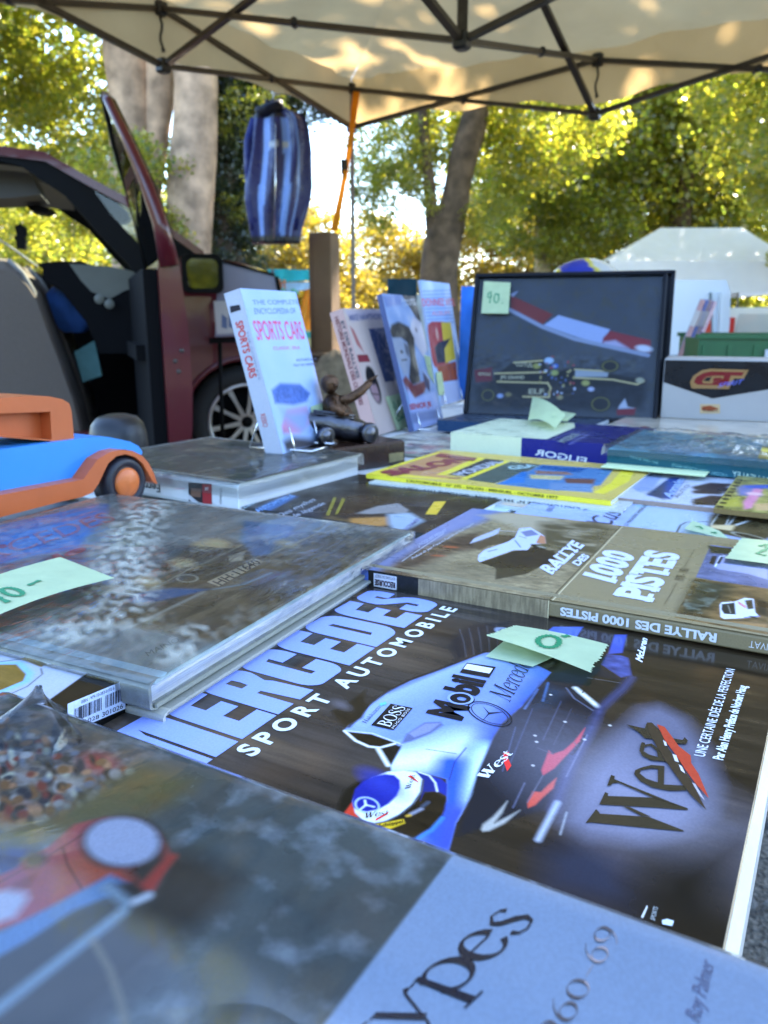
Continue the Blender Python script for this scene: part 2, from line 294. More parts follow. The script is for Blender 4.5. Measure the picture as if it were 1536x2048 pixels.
# pen-written serif letters: strokes of a broad nib, in an x-height-1 box; each entry: (advance, [strokes]), stroke = [(x,y,w)...]
def arc(cx,cy,rx,ry,a0,a1,n=10,w=None,w0=0.05,w1=0.16):
    out=[]
    for i in range(n+1):
        a=R(a0+(a1-a0)*i/n); k=abs(math.cos(a))
        out.append((cx+rx*math.cos(a),cy+ry*math.sin(a),w if w else w0+(w1-w0)*k**1.5))
    return out
SERIF={
 't':(0.46,[[(0.20,1.32,0.05),(0.20,0.30,0.14),(0.25,0.07,0.12),(0.36,0.02,0.06),(0.48,0.12,0.04)],[(0.02,0.96,0.05),(0.45,0.96,0.05)]]),
 'y':(0.74,[[(0.02,0.93,0.06),(0.12,0.98,0.12),(0.40,0.05,0.14)],[(0.72,0.98,0.12),(0.62,0.86,0.04),(0.34,-0.10,0.04),(0.20,-0.40,0.05),(0.02,-0.42,0.14)]]),
 'p':(0.86,[[(0.02,0.92,0.05),(0.20,1.0,0.10),(0.20,-0.48,0.15)],[(0.02,-0.48,0.05),(0.40,-0.48,0.05)],arc(0.46,0.50,0.34,0.50,150,-150,16)]),
 'e':(0.74,[[(0.10,0.56,0.045),(0.60,0.60,0.045)],arc(0.37,0.50,0.30,0.50,15,330,16)]),
 's':(0.60,[[(0.48,0.84,0.10),(0.42,0.97,0.05),(0.24,1.0,0.05),(0.10,0.82,0.09),(0.16,0.64,0.13),(0.36,0.46,0.15),(0.48,0.28,0.12),(0.44,0.08,0.06),(0.24,-0.01,0.05),(0.10,0.05,0.06),(0.04,0.22,0.11)]]),
 'r':(0.54,[[(0.02,0.93,0.05),(0.16,1.0,0.09),(0.16,0.0,0.14)],[(0.02,0.0,0.05),(0.32,0.0,0.05)],[(0.18,0.66,0.04),(0.32,0.95,0.07),(0.46,0.97,0.12),(0.48,0.84,0.10)]]),
 'c':(0.66,[arc(0.36,0.50,0.30,0.50,50,310,14),[(0.52,0.84,0.14),(0.54,0.78,0.12)]]),
 'd':(0.84,[[(0.50,1.5,0.06),(0.62,1.52,0.10),(0.62,0.0,0.14),(0.78,0.02,0.05)],arc(0.36,0.50,0.30,0.50,35,325,16)]),
 'o':(0.78,[arc(0.38,0.5,0.31,0.5,0,360,20)]),
 'l':(0.40,[[(0.04,1.48,0.05),(0.18,1.52,0.10),(0.18,0.0,0.14)],[(0.04,0.0,0.05),(0.34,0.0,0.05)]]),
 'a':(0.72,[arc(0.32,0.32,0.26,0.33,60,330,12),[(0.10,0.86,0.10),(0.30,1.0,0.06),(0.52,0.82,0.12),(0.52,0.10,0.13),(0.66,0.02,0.05)]]),
 'k':(0.82,[[(0.04,1.48,0.05),(0.16,1.52,0.10),(0.16,0.0,0.14)],[(0.66,0.98,0.05),(0.2,0.45,0.05)],[(0.34,0.62,0.12),(0.70,0.0,0.14)]]),
 'i':(0.38,[[(0.04,0.93,0.05),(0.18,1.0,0.09),(0.18,0.0,0.14)],[(0.04,0.0,0.05),(0.34,0.0,0.05)],[(0.17,1.32,0.14),(0.19,1.42,0.14)]]),
 'n':(0.86,[[(0.02,0.93,0.05),(0.16,1.0,0.09),(0.16,0.0,0.14)],[(0.18,0.66,0.04),(0.36,0.98,0.07),(0.56,0.92,0.11),(0.64,0.7,0.14),(0.64,0.0,0.14)],[(0.02,0.0,0.05),(0.32,0.0,0.05)],[(0.50,0.0,0.05),(0.80,0.0,0.05)]]),
 'v':(0.76,[[(0.0,0.98,0.05),(0.26,0.98,0.05)],[(0.10,0.98,0.14),(0.38,0.0,0.14)],[(0.38,0.0,0.05),(0.66,0.98,0.05)]]),
 'W':(1.50,[[(0.0,1.5,0.06),(0.34,1.5,0.06)],[(0.14,1.5,0.19),(0.46,0.0,0.19)],[(0.46,0.0,0.06),(0.76,1.3,0.06)],[(0.52,1.5,0.06),(0.86,1.5,0.06)],[(0.66,1.5,0.19),(0.98,0.0,0.19)],[(0.98,0.0,0.06),(1.34,1.5,0.06)],[(1.18,1.5,0.06),(1.46,1.5,0.06)]]),
 'M':(1.50,[[(0.02,0.0,0.05),(0.36,0.0,0.05)],[(0.20,0.0,0.05),(0.22,1.5,0.06)],[(0.22,1.5,0.17),(0.70,0.05,0.17)],[(0.70,0.05,0.05),(1.16,1.5,0.06)],[(1.20,1.5,0.17),(1.22,0.0,0.17)],[(1.04,0.0,0.05),(1.42,0.0,0.05)],[(0.04,1.5,0.05),(0.3,1.5,0.05)],[(1.1,1.5,0.05),(1.4,1.5,0.05)]]),
 'H':(1.30,[[(0.24,1.5,0.16),(0.24,0,0.16)],[(0.94,1.5,0.16),(0.94,0,0.16)],[(0.24,0.76,0.06),(0.94,0.76,0.06)],[(0.06,1.5,0.05),(0.42,1.5,0.05)],[(0.06,0,0.05),(0.42,0,0.05)],[(0.76,1.5,0.05),(1.12,1.5,0.05)],[(0.76,0,0.05),(1.12,0,0.05)]]),
 'P':(1.0,[[(0.24,1.5,0.16),(0.24,0,0.16)],[(0.06,1.5,0.05),(0.3,1.5,0.05)],[(0.06,0,0.05),(0.42,0,0.05)],arc(0.40,1.10,0.42,0.39,95,-95,14)]),
 'G':(1.26,[arc(0.62,0.75,0.52,0.76,45,335,20),[(1.08,0.62,0.15),(1.08,0.14,0.15)],[(0.86,0.62,0.05),(1.22,0.62,0.05)],[(1.0,1.36,0.12),(1.02,1.1,0.05)]]),
 'B':(1.08,[[(0.24,1.5,0.18),(0.24,0,0.18)],[(0.06,1.5,0.05),(0.36,1.5,0.05)],[(0.06,0,0.05),(0.36,0,0.05)],arc(0.36,1.14,0.42,0.35,95,-95,12),arc(0.36,0.40,0.52,0.40,95,-95,12)]),
 'O':(1.30,[arc(0.62,0.75,0.52,0.76,0,360,24)]),
 'S':(0.95,[[(0.74,1.14,0.14),(0.70,1.38,0.05),(0.44,1.5,0.06),(0.16,1.30,0.13),(0.18,1.0,0.17),(0.50,0.76,0.20),(0.78,0.48,0.18),(0.74,0.14,0.09),(0.42,-0.01,0.06),(0.18,0.08,0.06),(0.08,0.42,0.14)]]),
 '1':(0.60,[[(0.06,1.2,0.04),(0.30,1.4,0.07),(0.32,0.0,0.14)],[(0.10,0,0.05),(0.54,0,0.05)]]),
 '9':(0.80,[arc(0.38,0.95,0.29,0.45,0,360,20),[(0.67,0.95,0.15),(0.62,0.5,0.10),(0.44,0.1,0.06),(0.16,-0.18,0.04)]]),
 '6':(0.80,[arc(0.38,0.46,0.29,0.46,0,360,20),[(0.09,0.46,0.15),(0.14,0.9,0.10),(0.34,1.3,0.06),(0.62,1.56,0.04)]]),
 '0':(0.82,[arc(0.39,0.60,0.31,0.61,0,360,20)]),
 '-':(0.62,[[(0.06,0.52,0.06),(0.56,0.52,0.06)]]),
 '4':(0.85,[[(0.58,0.0,0.13),(0.58,1.4,0.10)],[(0.58,1.4,0.06),(0.04,0.45,0.06),(0.82,0.45,0.08)]]),
 ' ':(0.5,[]),
}
def pen(mb,body,p0,p1,px,z,m,col,T=None,wk=1.0,dz=8e-6):
    """serif letters from p0 to p1 along the baseline; px is the x-height point above p0"""
    adv=sum(SERIF[c][0] for c in body); p0=np.array(p0,float);p1=np.array(p1,float);pt=np.array(px,float)
    ex=(p1-p0)/adv; ey=pt-p0; x=0.0; k=0
    for c in body:
        a,strokes=SERIF[c]
        for st in strokes:
            L=len(st); l=[];r=[]
            for i,(sx,sy,sw) in enumerate(st):
                ax,ay,_=st[max(i-1,0)]; bx,by,_=st[min(i+1,L-1)]
                dx,dy=bx-ax,by-ay; q=math.hypot(dx,dy) or 1; nx,ny=-dy/q,dx/q
                l.append((sx+nx*sw*wk/2,sy+ny*sw*wk/2)); r.append((sx-nx*sw*wk/2,sy-ny*sw*wk/2))
            vs=[p0+ex*(x+a_)+ey*b_ for a_,b_ in l+r]; vs=[Vector((v[0],v[1],z+k*dz)) for v in vs]
            fs=[]
            for i in range(L-1):
                f=[i,i+1,L+i+1,L+i]; A,B,D=vs[f[0]],vs[f[1]],vs[f[2]]
                sg=(B.x-A.x)*(D.y-A.y)-(B.y-A.y)*(D.x-A.x)
                fs.append(f if sg>0 else f[::-1])
            if T is not None: vs=[T@v for v in vs]
            mb.add(vs,fs,m,col); k+=1
        x+=a
# ---------------------------------------------------------------- print painter: pictures printed on covers (colour field on the cover's own mesh)
def vnoise(x,y,seed):
    g=np.random.default_rng(seed).random((64,64)); xi=np.floor(x).astype(int); yi=np.floor(y).astype(int); fx=x-xi; fy=y-yi
    fx=fx*fx*(3-2*fx); fy=fy*fy*(3-2*fy); xi%=64; yi%=64; x1=(xi+1)%64; y1=(yi+1)%64
    return (g[yi,xi]*(1-fx)+g[yi,x1]*fx)*(1-fy)+(g[y1,xi]*(1-fx)+g[y1,x1]*fx)*fy
def fbm(x,y,seed,o=4):
    s=0;a=0.5
    for i in range(o): s=s+a*vnoise(x*2**i+i*7.3,y*2**i+i*3.1,seed+i); a*=0.5
    return s/(1-0.5**o)
def contrast(a,g=1.28):
    a=np.clip(a,.002,.95); l=(a@np.array([.3,.55,.15]))[...,None]; return np.clip(a*(l/.8)**(g-1),.002,.9)
class Pic:
    def __init__(s,w,h,step,mp=None):    # mm
        s.w,s.h=w,h; s.nx=int(w/step)+2; s.ny=int(h/step)+2
        s.X,s.Y=np.meshgrid(np.linspace(0,w,s.nx),np.linspace(0,h,s.ny)); s.a=np.zeros((s.ny,s.nx,3)); s.mp=mp or (lambda p:p)
    def blend(s,al,col):
        al=np.clip(al,0,1)[...,None]; s.a=s.a*(1-al)+np.asarray(col)*al
    def fill(s,col): s.a[:]=col
    def sdf(s,pts):
        pts=np.array(pts,float); n=len(pts); d=np.full(s.X.shape,1e9); ins=np.zeros(s.X.shape,bool)
        for i in range(n):
            ax,ay=pts[i]; bx,by=pts[(i+1)%n]; ex,ey=bx-ax,by-ay; L=ex*ex+ey*ey+1e-12
            t=np.clip(((s.X-ax)*ex+(s.Y-ay)*ey)/L,0,1); d=np.minimum(d,(s.X-ax-t*ex)**2+(s.Y-ay-t*ey)**2)
            c=((ay>s.Y)!=(by>s.Y))&(s.X<(bx-ax)*(s.Y-ay)/((by-ay) if abs(by-ay)>1e-12 else 1e-12)+ax); ins^=c
        d=np.sqrt(d); return np.where(ins,-d,d)
    def poly(s,pts,col,soft=0.6,al=1.0,px=True):
        if px: pts=[s.mp(p) for p in pts]
        s.blend((0.5-s.sdf(pts)/(2*soft))*al,col)
    def line(s,pts,w,col,soft=0.5,al=1.0,px=True):
        if px: pts=[s.mp(p) for p in pts]
        d=np.full(s.X.shape,1e9)
        for (ax,ay),(bx,by) in zip(pts[:-1],pts[1:]):
            ex,ey=bx-ax,by-ay; L=ex*ex+ey*ey+1e-12; t=np.clip(((s.X-ax)*ex+(s.Y-ay)*ey)/L,0,1); d=np.minimum(d,(s.X-ax-t*ex)**2+(s.Y-ay-t*ey)**2)
        s.blend((0.5-(np.sqrt(d)-w/2)/(2*soft))*al,col)
    def ell(s,c,rx,ry,col,rot=0,soft=0.6,al=1.0,px=True,ring=None):
        if px: c=s.mp(c)
        a=R(rot); x=(s.X-c[0])*math.cos(a)+(s.Y-c[1])*math.sin(a); y=-(s.X-c[0])*math.sin(a)+(s.Y-c[1])*math.cos(a)
        d=(np.sqrt((x/rx)**2+(y/ry)**2)-1)*min(rx,ry)
        if ring: d=np.abs(d)-ring/2
        s.blend((0.5-d/(2*soft))*al,col)
    def mottle(s,amp,sx,sy,seed,mask=None,rot=0,o=4,tint=None):
        a=R(rot); x=(s.X*math.cos(a)+s.Y*math.sin(a))/sx; y=(-s.X*math.sin(a)+s.Y*math.cos(a))/sy
        n=(fbm(x,y,seed,o)-0.5)*2*amp
        if mask is not None: n=n*mask
        if tint is None: s.a=np.clip(s.a*(1+n[...,None]),0.003,0.95)
        else: s.blend(np.clip(n,0,1),tint)
    def mask(s,pts,soft=0.6,px=True):
        if px: pts=[s.mp(p) for p in pts]
        return np.clip(0.5-s.sdf(pts)/(2*soft),0,1)
# ---------------------------------------------------------------- books and magazines
def Z(x0,y0,k): return lambda *p:[(x0+a/k,y0+b/k) for a,b in p]
M_PAGES,_n,_l,_p=newmat('page_edges'); _p.inputs['Roughness'].default_value=0.7
_tc=_n.new('ShaderNodeTexCoord'); _mp=_n.new('ShaderNodeMapping'); _mp.inputs['Scale'].default_value=(6,6,2600); _l.new(_tc.outputs['Object'],_mp.inputs[0])
_t=_n.new('ShaderNodeTexNoise'); _t.inputs['Scale'].default_value=1; _t.inputs['Detail'].default_value=3; _l.new(_mp.outputs[0],_t.inputs['Vector'])
_r=_n.new('ShaderNodeValToRGB'); _r.color_ramp.elements[0].position=0.3; _r.color_ramp.elements[0].color=(0.42,0.42,0.42,1); _r.color_ramp.elements[1].position=0.62; _r.color_ramp.elements[1].color=(0.8,0.79,0.77,1)
_l.new(_t.outputs[0],_r.inputs[0]); _l.new(_r.outputs[0],_p.inputs['Base Color'])
_b=_n.new('ShaderNodeBump'); _b.inputs['Strength'].default_value=0.4; _b.inputs['Distance'].default_value=0.001; _l.new(_t.outputs[0],_b.inputs['Height']); _l.new(_b.outputs[0],_p.inputs['Normal'])
class Book:
    """lies flat: u runs along the reading direction from the spine, v up the cover; millimetres on the cover"""
    def __init__(s,name,label,cat,px,ztop,ang,W,H,th,du=0,dv=0,hard=True,group=None):
        a=R(ang); s.a=a; p=onz(px[0],px[1],ztop); e1=Vector((math.cos(a),math.sin(a),0)); e2=Vector((-math.sin(a),math.cos(a),0))
        s.o=p+e1*du/1000+e2*dv/1000; s.ztop=ztop; s.W,s.H,s.th=W/1000,H/1000,th/1000; s.hard=hard; s.e1,s.e2=e1,e2
        s.t=thing(name,label,cat,(s.o.x,s.o.y,ztop-s.th),a,group)
        s.c=MB()
    def mm(s,p):
        q=onz(p[0],p[1],s.ztop)-s.o; return (q.dot(s.e1)*1000,q.dot(s.e2)*1000)
    def m(s,p):
        q=s.mm(p); return (q[0]/1000,q[1]/1000)
    def body(s,col,spine=None,back=None,mat_=None,over=3.0,board=2.4,pages=True,round_=2.5,edge=None):
        mat_=mat_ or M_PRINT; spine=spine or col; back=back or col; W,H,t=s.W,s.H,s.th
        if s.hard:
            b=board/1000; o=over/1000; ec=edge or col
            s.c.box((0.004,0,t-b),(W,H,t-0.0002),mat_,ec,bev=0.0007); s.c.box((0.004,0,0),(W,H,b),mat_,back,bev=0.0007)
            r=round_/1000; prof=[(0.0045,0.0001)]+[(0.0045-0.0045*math.sin(PI*k/8)**0.6,t*k/8) for k in range(1,8)]+[(0.0045,t-0.0001)]
            prof=[(0.004-0.004*min(1,math.sin(PI*min(max(k/12,0.0),1))*3),0.0001+(t-0.0002)*k/12) for k in range(13)]
            inner=[(x+0.0018,z) for x,z in prof]; ring=prof+inner[::-1]
            pts=[(p[0],p[1]) for p in ring]; T=Matrix(((1,0,0,0),(0,0,-1,H),(0,1,0,0),(0,0,0,1)))
            s.c.prism(pts,0.0,H,mat_,spine,T)
            if pages:
                g=MB(); g.box((0.0035,o,b),(W-o,H-o,t-b),M_PAGES); g.build('page_block',s.t)
        else:
            b=0.0004
            s.c.box((0,0,t-b),(W,H,t-0.0001),mat_,col); s.c.box((0,0,0),(W,H,b),mat_,back); s.c.box((-0.0003,0,0.0001),(0.0006,H,t-0.0002),mat_,spine)
            if pages:
                g=MB(); g.box((0.0008,0.0006,b),(W-0.0008,H-0.0006,t-b),M_PAGES); g.build('page_block',s.t)
    def pic(s,step): return Pic(s.W*1000,s.H*1000,step,s.mm)
    def lay(s,pic,mat_=None,sag=None,hinge=True):     # put the printed picture on the front cover
        mat_=mat_ or M_PRINT; pic.a=contrast(pic.a,s.gam); X,Y=pic.X/1000,pic.Y/1000; Zz=np.full(X.shape,s.th+0.0001)
        if s.hard and hinge: Zz=Zz-0.0009*np.exp(-((X-0.011)/0.0028)**2)
        if sag is not None: Zz=Zz+sag(X,Y)
        s.c.grid(np.stack([X,Y,Zz],2),pic.a,mat_)
    z0=0.00035; gam=1.28
    def shape(s,pts,col,z=0,m=None,px=True,holes=()):
        if px: pts=[s.m(p) for p in pts]; holes=[[s.m(p) for p in h] for h in holes]
        s.c.flat(pts,s.th+s.z0+z*6e-5,m or M_PRINT,col,holes=holes)
    def text(s,body,p0,p1,pt,col,z=1,m=None,px=True,**k):
        if px: p0,p1,pt=s.m(p0),s.m(p1),s.m(pt)
        letter(s.c,body,p0,p1,pt,s.th+s.z0+z*6e-5,m or M_PRINT,col,**k)
    def serif(s,body,p0,p1,pt,col,z=1,m=None,px=True,**k):
        if px: p0,p1,pt=s.m(p0),s.m(p1),s.m(pt)
        pen(s.c,body,p0,p1,pt,s.th+s.z0+z*6e-5,m or M_PRINT,col,**k)
    def TS(s,lift=0.0003):                           # spine face: (s from the top of the cover, t up from the base)
        return Matrix(((0,0,-1,-lift),(-1,0,0,s.H),(0,1,0,0),(0,0,0,1)))
    def TB(s,lift=0.0003):                           # foot face of a block: (u, height)
        return Matrix(((1,0,0,0),(0,0,-1,-lift),(0,1,0,0),(0,0,0,1)))
    def wrap(s,mat_,over=1.5,lift=1.4,drop=0.6,amp=0.7,seed=3,name='plastic_wrap',ridge=0.0,res=70,bands=None):
        W,H,t=s.W*1000,s.H*1000,s.th*1000; nx,ny=70,70; x=np.linspace(-over-t*drop,W+over+t*drop,nx); y=np.linspace(-over-t*drop,H+over+t*drop,ny); X,Y=np.meshgrid(x,y)
        wc=np.full(X.shape,.02)
        dx=np.maximum(np.maximum(-over-X,X-W-over),0); dy=np.maximum(np.maximum(-over-Y,Y-H-over),0); d=np.maximum(dx,dy)
        n=(fbm(X/28,Y/28,seed)-0.5)*2*amp
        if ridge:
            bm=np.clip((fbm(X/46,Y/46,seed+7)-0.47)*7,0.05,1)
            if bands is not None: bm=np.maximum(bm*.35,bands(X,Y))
            sa,sb=.44*X-.9*Y,.9*X+.44*Y; q=fbm(sa/26,sb/5.5,seed+3,3); n=n+ridge*bm*(1-np.abs(q-0.5)*4); q2=1-np.abs(2*fbm(sa/30+sb/40,sb/5.5,seed+5,3)-1); q3=1-np.abs(2*fbm(sa/24-sb/50,sb/3.6,seed+11,2)-1); wc=np.clip(bm*1.3-.25,0,1)*np.clip((np.maximum(q2,q3*.97)-.80)*4.5,0,1)*.42+.010  # wc: where the film's reflection streaks are painted in as pale colour
        Zz=t+lift+np.maximum(n,-lift*0.6)*(d<=0)-np.minimum(d,t*drop)*1.0; Xc=np.clip(X,-over-0.4*np.minimum(dx,1),W+over+0.4*np.minimum(dx,1)); Yc=np.clip(Y,-over-0.4*np.minimum(dy,1),H+over+0.4*np.minimum(dy,1))
        g=MB(); g.grid(np.stack([Xc,Yc,Zz],2)/1000,np.repeat(wc[...,None],3,2),mat_); return g.build(name,s.t)
    def sp(s,p):                                     # photo pixel -> place on the spine face
        r=ray(p[0],p[1]); o=Vector((0,0,CAM_Z)); t=(s.o-o).dot(s.e1)/r.dot(s.e1); q=o+r*t-s.o
        return (s.H-q.dot(s.e2),q.z+s.th)
    def fp(s,p):                                     # photo pixel -> place on the foot face
        r=ray(p[0],p[1]); o=Vector((0,0,CAM_Z)); t=(s.o-o).dot(s.e2)/r.dot(s.e2); q=o+r*t-s.o
        return (q.dot(s.e1),q.z+s.th)
    def sflat(s,pts,col,m=None,lift=0.0003,px=True):
        s.c.flat([s.sp(p) for p in pts] if px else pts,0,m or M_PRINT,col,T=s.TS(lift))
    def stext(s,body,p0,p1,pt,col,m=None,lift=0.0005,px=True,**k):
        if px: p0,p1,pt=s.sp(p0),s.sp(p1),s.sp(pt)
        letter(s.c,body,p0,p1,pt,0,m or M_PRINT,col,T=s.TS(lift),**k)
    def done(s): return s.c.build('cover',s.t)
# ================ race car book with the big blue capitals
B=Book('hardback_book','dark racing book with huge pale blue capitals and a helmeted driver in silver blue car','book',(1447,1890),CAM_Z-0.182,60,277,268,14,du=-27)
B.body(PC(46,46,54),spine=PC(40,40,48),mat_=M_LAM,edge=PC(40,42,50),over=4)
z3=Z(240,1150,3.84); z4=Z(620,1160,3.84); z5=Z(640,1480,3.84); z6=Z(940,1220,3.84); z7=Z(1136,1280,3.84); z8=Z(1136,1560,3.84)
p=B.pic(0.5); p.fill(PC(66,64,72))
wr=np.clip((p.Y-60)/150,0,1)[...,None]; p.a=p.a*wr+np.array(PC(50,42,36))*(1-wr)
p.mottle(0.55,9,70,11,rot=0); p.mottle(0.35,3,45,12)
p.mottle(1.6,16,90,13,tint=PC(120,104,92),mask=np.clip((p.Y-80)/120,0,1)*0.55)
wt=lambda q:p.poly(q,PC(30,30,36),soft=3)
# rear tyre, dark, with fine ribs
p.poly(z4((1110,420),(1250,340),(1536,320),(1536,560),(1330,560),(1120,620),(1085,520)),PC(44,46,62),soft=2.5)
for i in range(5): p.line(z4((1150+70*i,380-8*i),(1180+65*i,470),(1200+60*i,590-6*i)),0.7,PC(74,78,100),soft=0.8)
p.ell(z6((300,180))[0],9,5,PC(120,140,190),rot=65,soft=0.6,ring=2.2); p.ell(z6((310,190))[0],6,3.4,PC(190,205,235),rot=65,soft=0.6,ring=1.2)
# engine cover and shoulder
body=z4((265,1155),(330,1090),(400,1040),(480,940),(600,855),(760,780),(1000,690),(1180,620),(1335,560))+z6((330,330),(620,480),(520,600),(400,740),(250,870),(180,980),(60,1250),(0,1450))+z5((1180,400),(1040,640),(985,850),(740,760),(860,650),(975,470),(975,300),(760,245),(640,235),(550,240),(545,200),(620,60),(540,0))+z4((700,1270),(640,1240),(560,1290),(470,1270))
p.poly(body,PC(112,140,226),soft=0.7)
mk=p.mask(body,0.6)
def bl(pts,w,col,soft,al=1.0):
    q=p.a.copy(); p.line(pts,w,col,soft=soft,al=al); p.a=q*(1-mk[...,None])+p.a*mk[...,None]
bl(z4((400,1090),(600,900),(900,770),(1300,600)),16,PC(136,164,240),10)
bl(z4((700,1380),(1000,1300),(1180,1240)),14,PC(176,202,252),9)
bl(z5((620,180),(820,150),(1020,130)),10,PC(190,212,252),6)
bl(z6((640,480),(440,690),(240,850),(120,1060),(20,1300)),10,PC(40,84,214),6)
bl(z6((120,1060),(60,1200),(0,1380)),9,PC(150,190,252),4)
bl(z5((1270,120),(1180,380),(1090,600)),7,PC(176,204,252),4)
bl(z5((1010,180),(980,480),(900,740)),12,PC(48,92,226),4)
bl(z5((1050,560),(960,800)),10,PC(60,84,210),4)
bl(z4((600,860),(1000,690),(1335,560)),2,PC(86,108,190),2)
bl(z6((330,330),(560,520),(480,640)),12,PC(70,110,190),6,0.7)
p.line(z4((300,1130),(450,960),(600,855),(760,772),(1000,686),(1335,556)),1.4,PC(34,34,44),soft=0.9)
# intake mouth, mirror pod, stays
p.poly(z4((275,1165),(470,1185),(700,1265),(640,1255),(540,1285),(440,1270),(340,1225)),PC(44,36,26),soft=0.6)
p.line(z4((265,1160),(350,1235),(450,1280),(540,1290),(650,1258)),1.5,PC(196,206,232),soft=0.5)
p.line(z4((275,1158),(480,1180),(700,1262)),1.0,PC(176,190,228),soft=0.5)
p.poly(z4((530,1295),(700,1275),(620,1420)),PC(36,32,34),soft=0.8)
p.line(z4((525,1300),(600,1425)),2.0,PC(200,210,232),soft=0.8)
p.poly(z4((740,1185),(880,1095),(1000,1090),(1025,1115),(930,1180),(780,1240),(700,1260)),PC(92,106,170),soft=0.8)
p.poly(z4((760,1180),(885,1105),(1000,1100),(920,1165),(800,1210)),PC(120,134,196),soft=0.6)
p.line(z4((890,1300),(1120,1335)),0.4,PC(70,84,150),soft=0.4); p.line(z4((1200,1290),(1110,1400),(1070,1536)),0.5,PC(50,64,140),soft=0.4)
# dark star-shaped mirror on the asphalt
p.poly(z4((160,1010),(260,960),(330,920),(430,845),(410,930),(440,960),(400,1060),(330,1100),(260,1120),(200,1060)),PC(44,38,32),soft=1.2)
p.ell(z4((240,960))[0],6,3,PC(92,92,112),rot=70,soft=2)
# side pod, floor and wing
p.poly(z6((640,480),(860,440),(1000,440),(1180,540),(1040,760),(930,900),(700,1300),(560,1536),(-100,1740),(60,1250),(180,980),(250,870),(400,740),(520,600)),PC(32,38,60),soft=1.2)
p.poly(z6((560,560),(740,620),(700,720),(500,760)),PC(38,58,92),soft=3,al=0.8)
p.poly(z6((930,500),(1160,540),(1000,740),(840,610)),PC(40,36,36),soft=1.0)
p.line(z6((810,600),(985,745)),2.6,PC(196,206,226),soft=1.2)
p.line(z6((1240,520),(1180,600),(1000,760),(940,900),(800,1150),(720,1340),(640,1536)),4.0,PC(62,70,128),soft=2)
p.line(z6((740,600),(800,680),(940,770)),0.8,PC(90,100,140),soft=0.6)
p.line(z6((600,560),(560,700)),0.9,PC(70,110,190),soft=0.7); p.line(z6((520,610),(420,760)),0.9,PC(80,110,190),soft=0.7)
p.poly(z6((1110,190),(1205,190),(1170,330),(1060,340)),PC(66,88,206),soft=0.7)
p.poly(z6((640,130),(870,130),(800,240),(560,190)),PC(76,104,220),soft=0.7)
p.poly(z6((870,140),(1090,190),(1060,300),(810,240)),PC(58,56,78),soft=0.8)
p.poly(z6((1050,340),(1160,350),(1215,370),(1240,500),(1160,520),(1010,420)),PC(66,80,164),soft=0.9)
p.mottle(0.7,5,6,31,mask=p.mask(z6((1010,340),(1240,350),(1240,520),(1010,430)),1.0)*0.8)
p.mottle(0.5,4,22,33,mask=p.mask(z6((640,480),(1000,440),(1040,760),(700,1300),(60,1250),(250,870)),1.0)*0.8)
p.poly(z5((1236,690),(1250,650),(1330,590),(1440,470),(1400,560),(1340,640),(1480,570),(1536,540),(1420,640),(1300,700),(1250,705)),PC(150,156,172),soft=0.7)
for k in range(4): p.line(z6((600+30*k,850+60*k),(590+40*k,980-20*k)),0.6,PC(20,22,30),soft=0.6)
p.ell(z6((690,900))[0],9,4,PC(22,26,38),rot=62,ring=1.0); p.ell(z6((640,940))[0],8,4,PC(22,26,38),rot=62,ring=1.0)
p.poly(z6((885,905),(845,1010),(700,1160),(650,1215),(560,1272),(548,1230),(605,1080),(635,1108),(720,1080),(800,1010)),PC(226,48,62),soft=0.5)
p.poly(z6((665,1290),(640,1370),(560,1440),(500,1500),(446,1522),(440,1480),(482,1395),(545,1400),(605,1340)),PC(222,70,50),soft=0.5)
for a,b,w_,cc in (((900,520),(1150,560),.5,(96,100,120)),((1000,470),(860,640),.6,(20,20,26)),((700,700),(560,1000),.5,(64,74,120)),((780,760),(640,1040),.4,(60,66,100)),((480,760),(300,1200),.5,(58,70,120)),((350,900),(250,1240),.4,(70,84,140)),((560,1272),(440,1480),.5,(90,96,130)),((900,960),(740,1280),.6,(104,112,160)),((420,1330),(330,1520),.6,(86,94,140)),((640,1110),(520,1060),.5,(70,76,104)),((860,1010),(800,1100),.8,(16,18,24)),((800,1020),(850,1080),.5,(90,90,110))):
    p.line(z6(a,b),w_,PC(*cc),soft=.35)
for k in range(6): p.poly(z6((770+18*k,1110-28*k),(800+18*k,1098-28*k),(790+18*k,1120-28*k)),PC(16,16,22),soft=.4)
for c in ((500,966),(512,1014),(484,1196),(620,652),(730,860),(1075,888),(880,996)): p.ell(z6(c)[0],.7,.7,PC(190,196,220),soft=.4)
# nose with the big word, front tyre
p.poly(z8((-200,560),(0,470),(200,500),(420,600),(560,900),(480,1000),(-200,840)),PC(44,54,88),soft=9)
p.poly(z7((560,520),(700,500),(900,600),(1080,850),(1150,1100),(1080,1330),(880,1480),(560,1560),(150,1520),(-60,1400),(0,1220),(170,1000),(380,700)),PC(98,103,142),soft=6)
p.ell(z7((420,1150))[0],52,24,PC(142,148,192),rot=64,soft=22,al=0.5)
p.line(z8((-10,250),(-60,420)),0.5,PC(150,160,190),soft=0.5)
p.line(z7((-80,1250),(-230,1536)),2,PC(160,176,220),soft=1.2)
p.poly(z8((600,640),(1300,500),(1200,1270),(900,1160),(500,980)),PC(26,26,32),soft=9,al=0.85)
p.mottle(0.5,5,40,44,mask=p.mask(z7((1080,300),(1480,100),(1440,900),(1280,1400),(1180,1000)),6)); p.mottle(1.5,6,30,45,mask=p.mask(z7((1250,300),(1480,150),(1380,1000),(1260,1400)),5)*0.5,tint=PC(96,80,60))
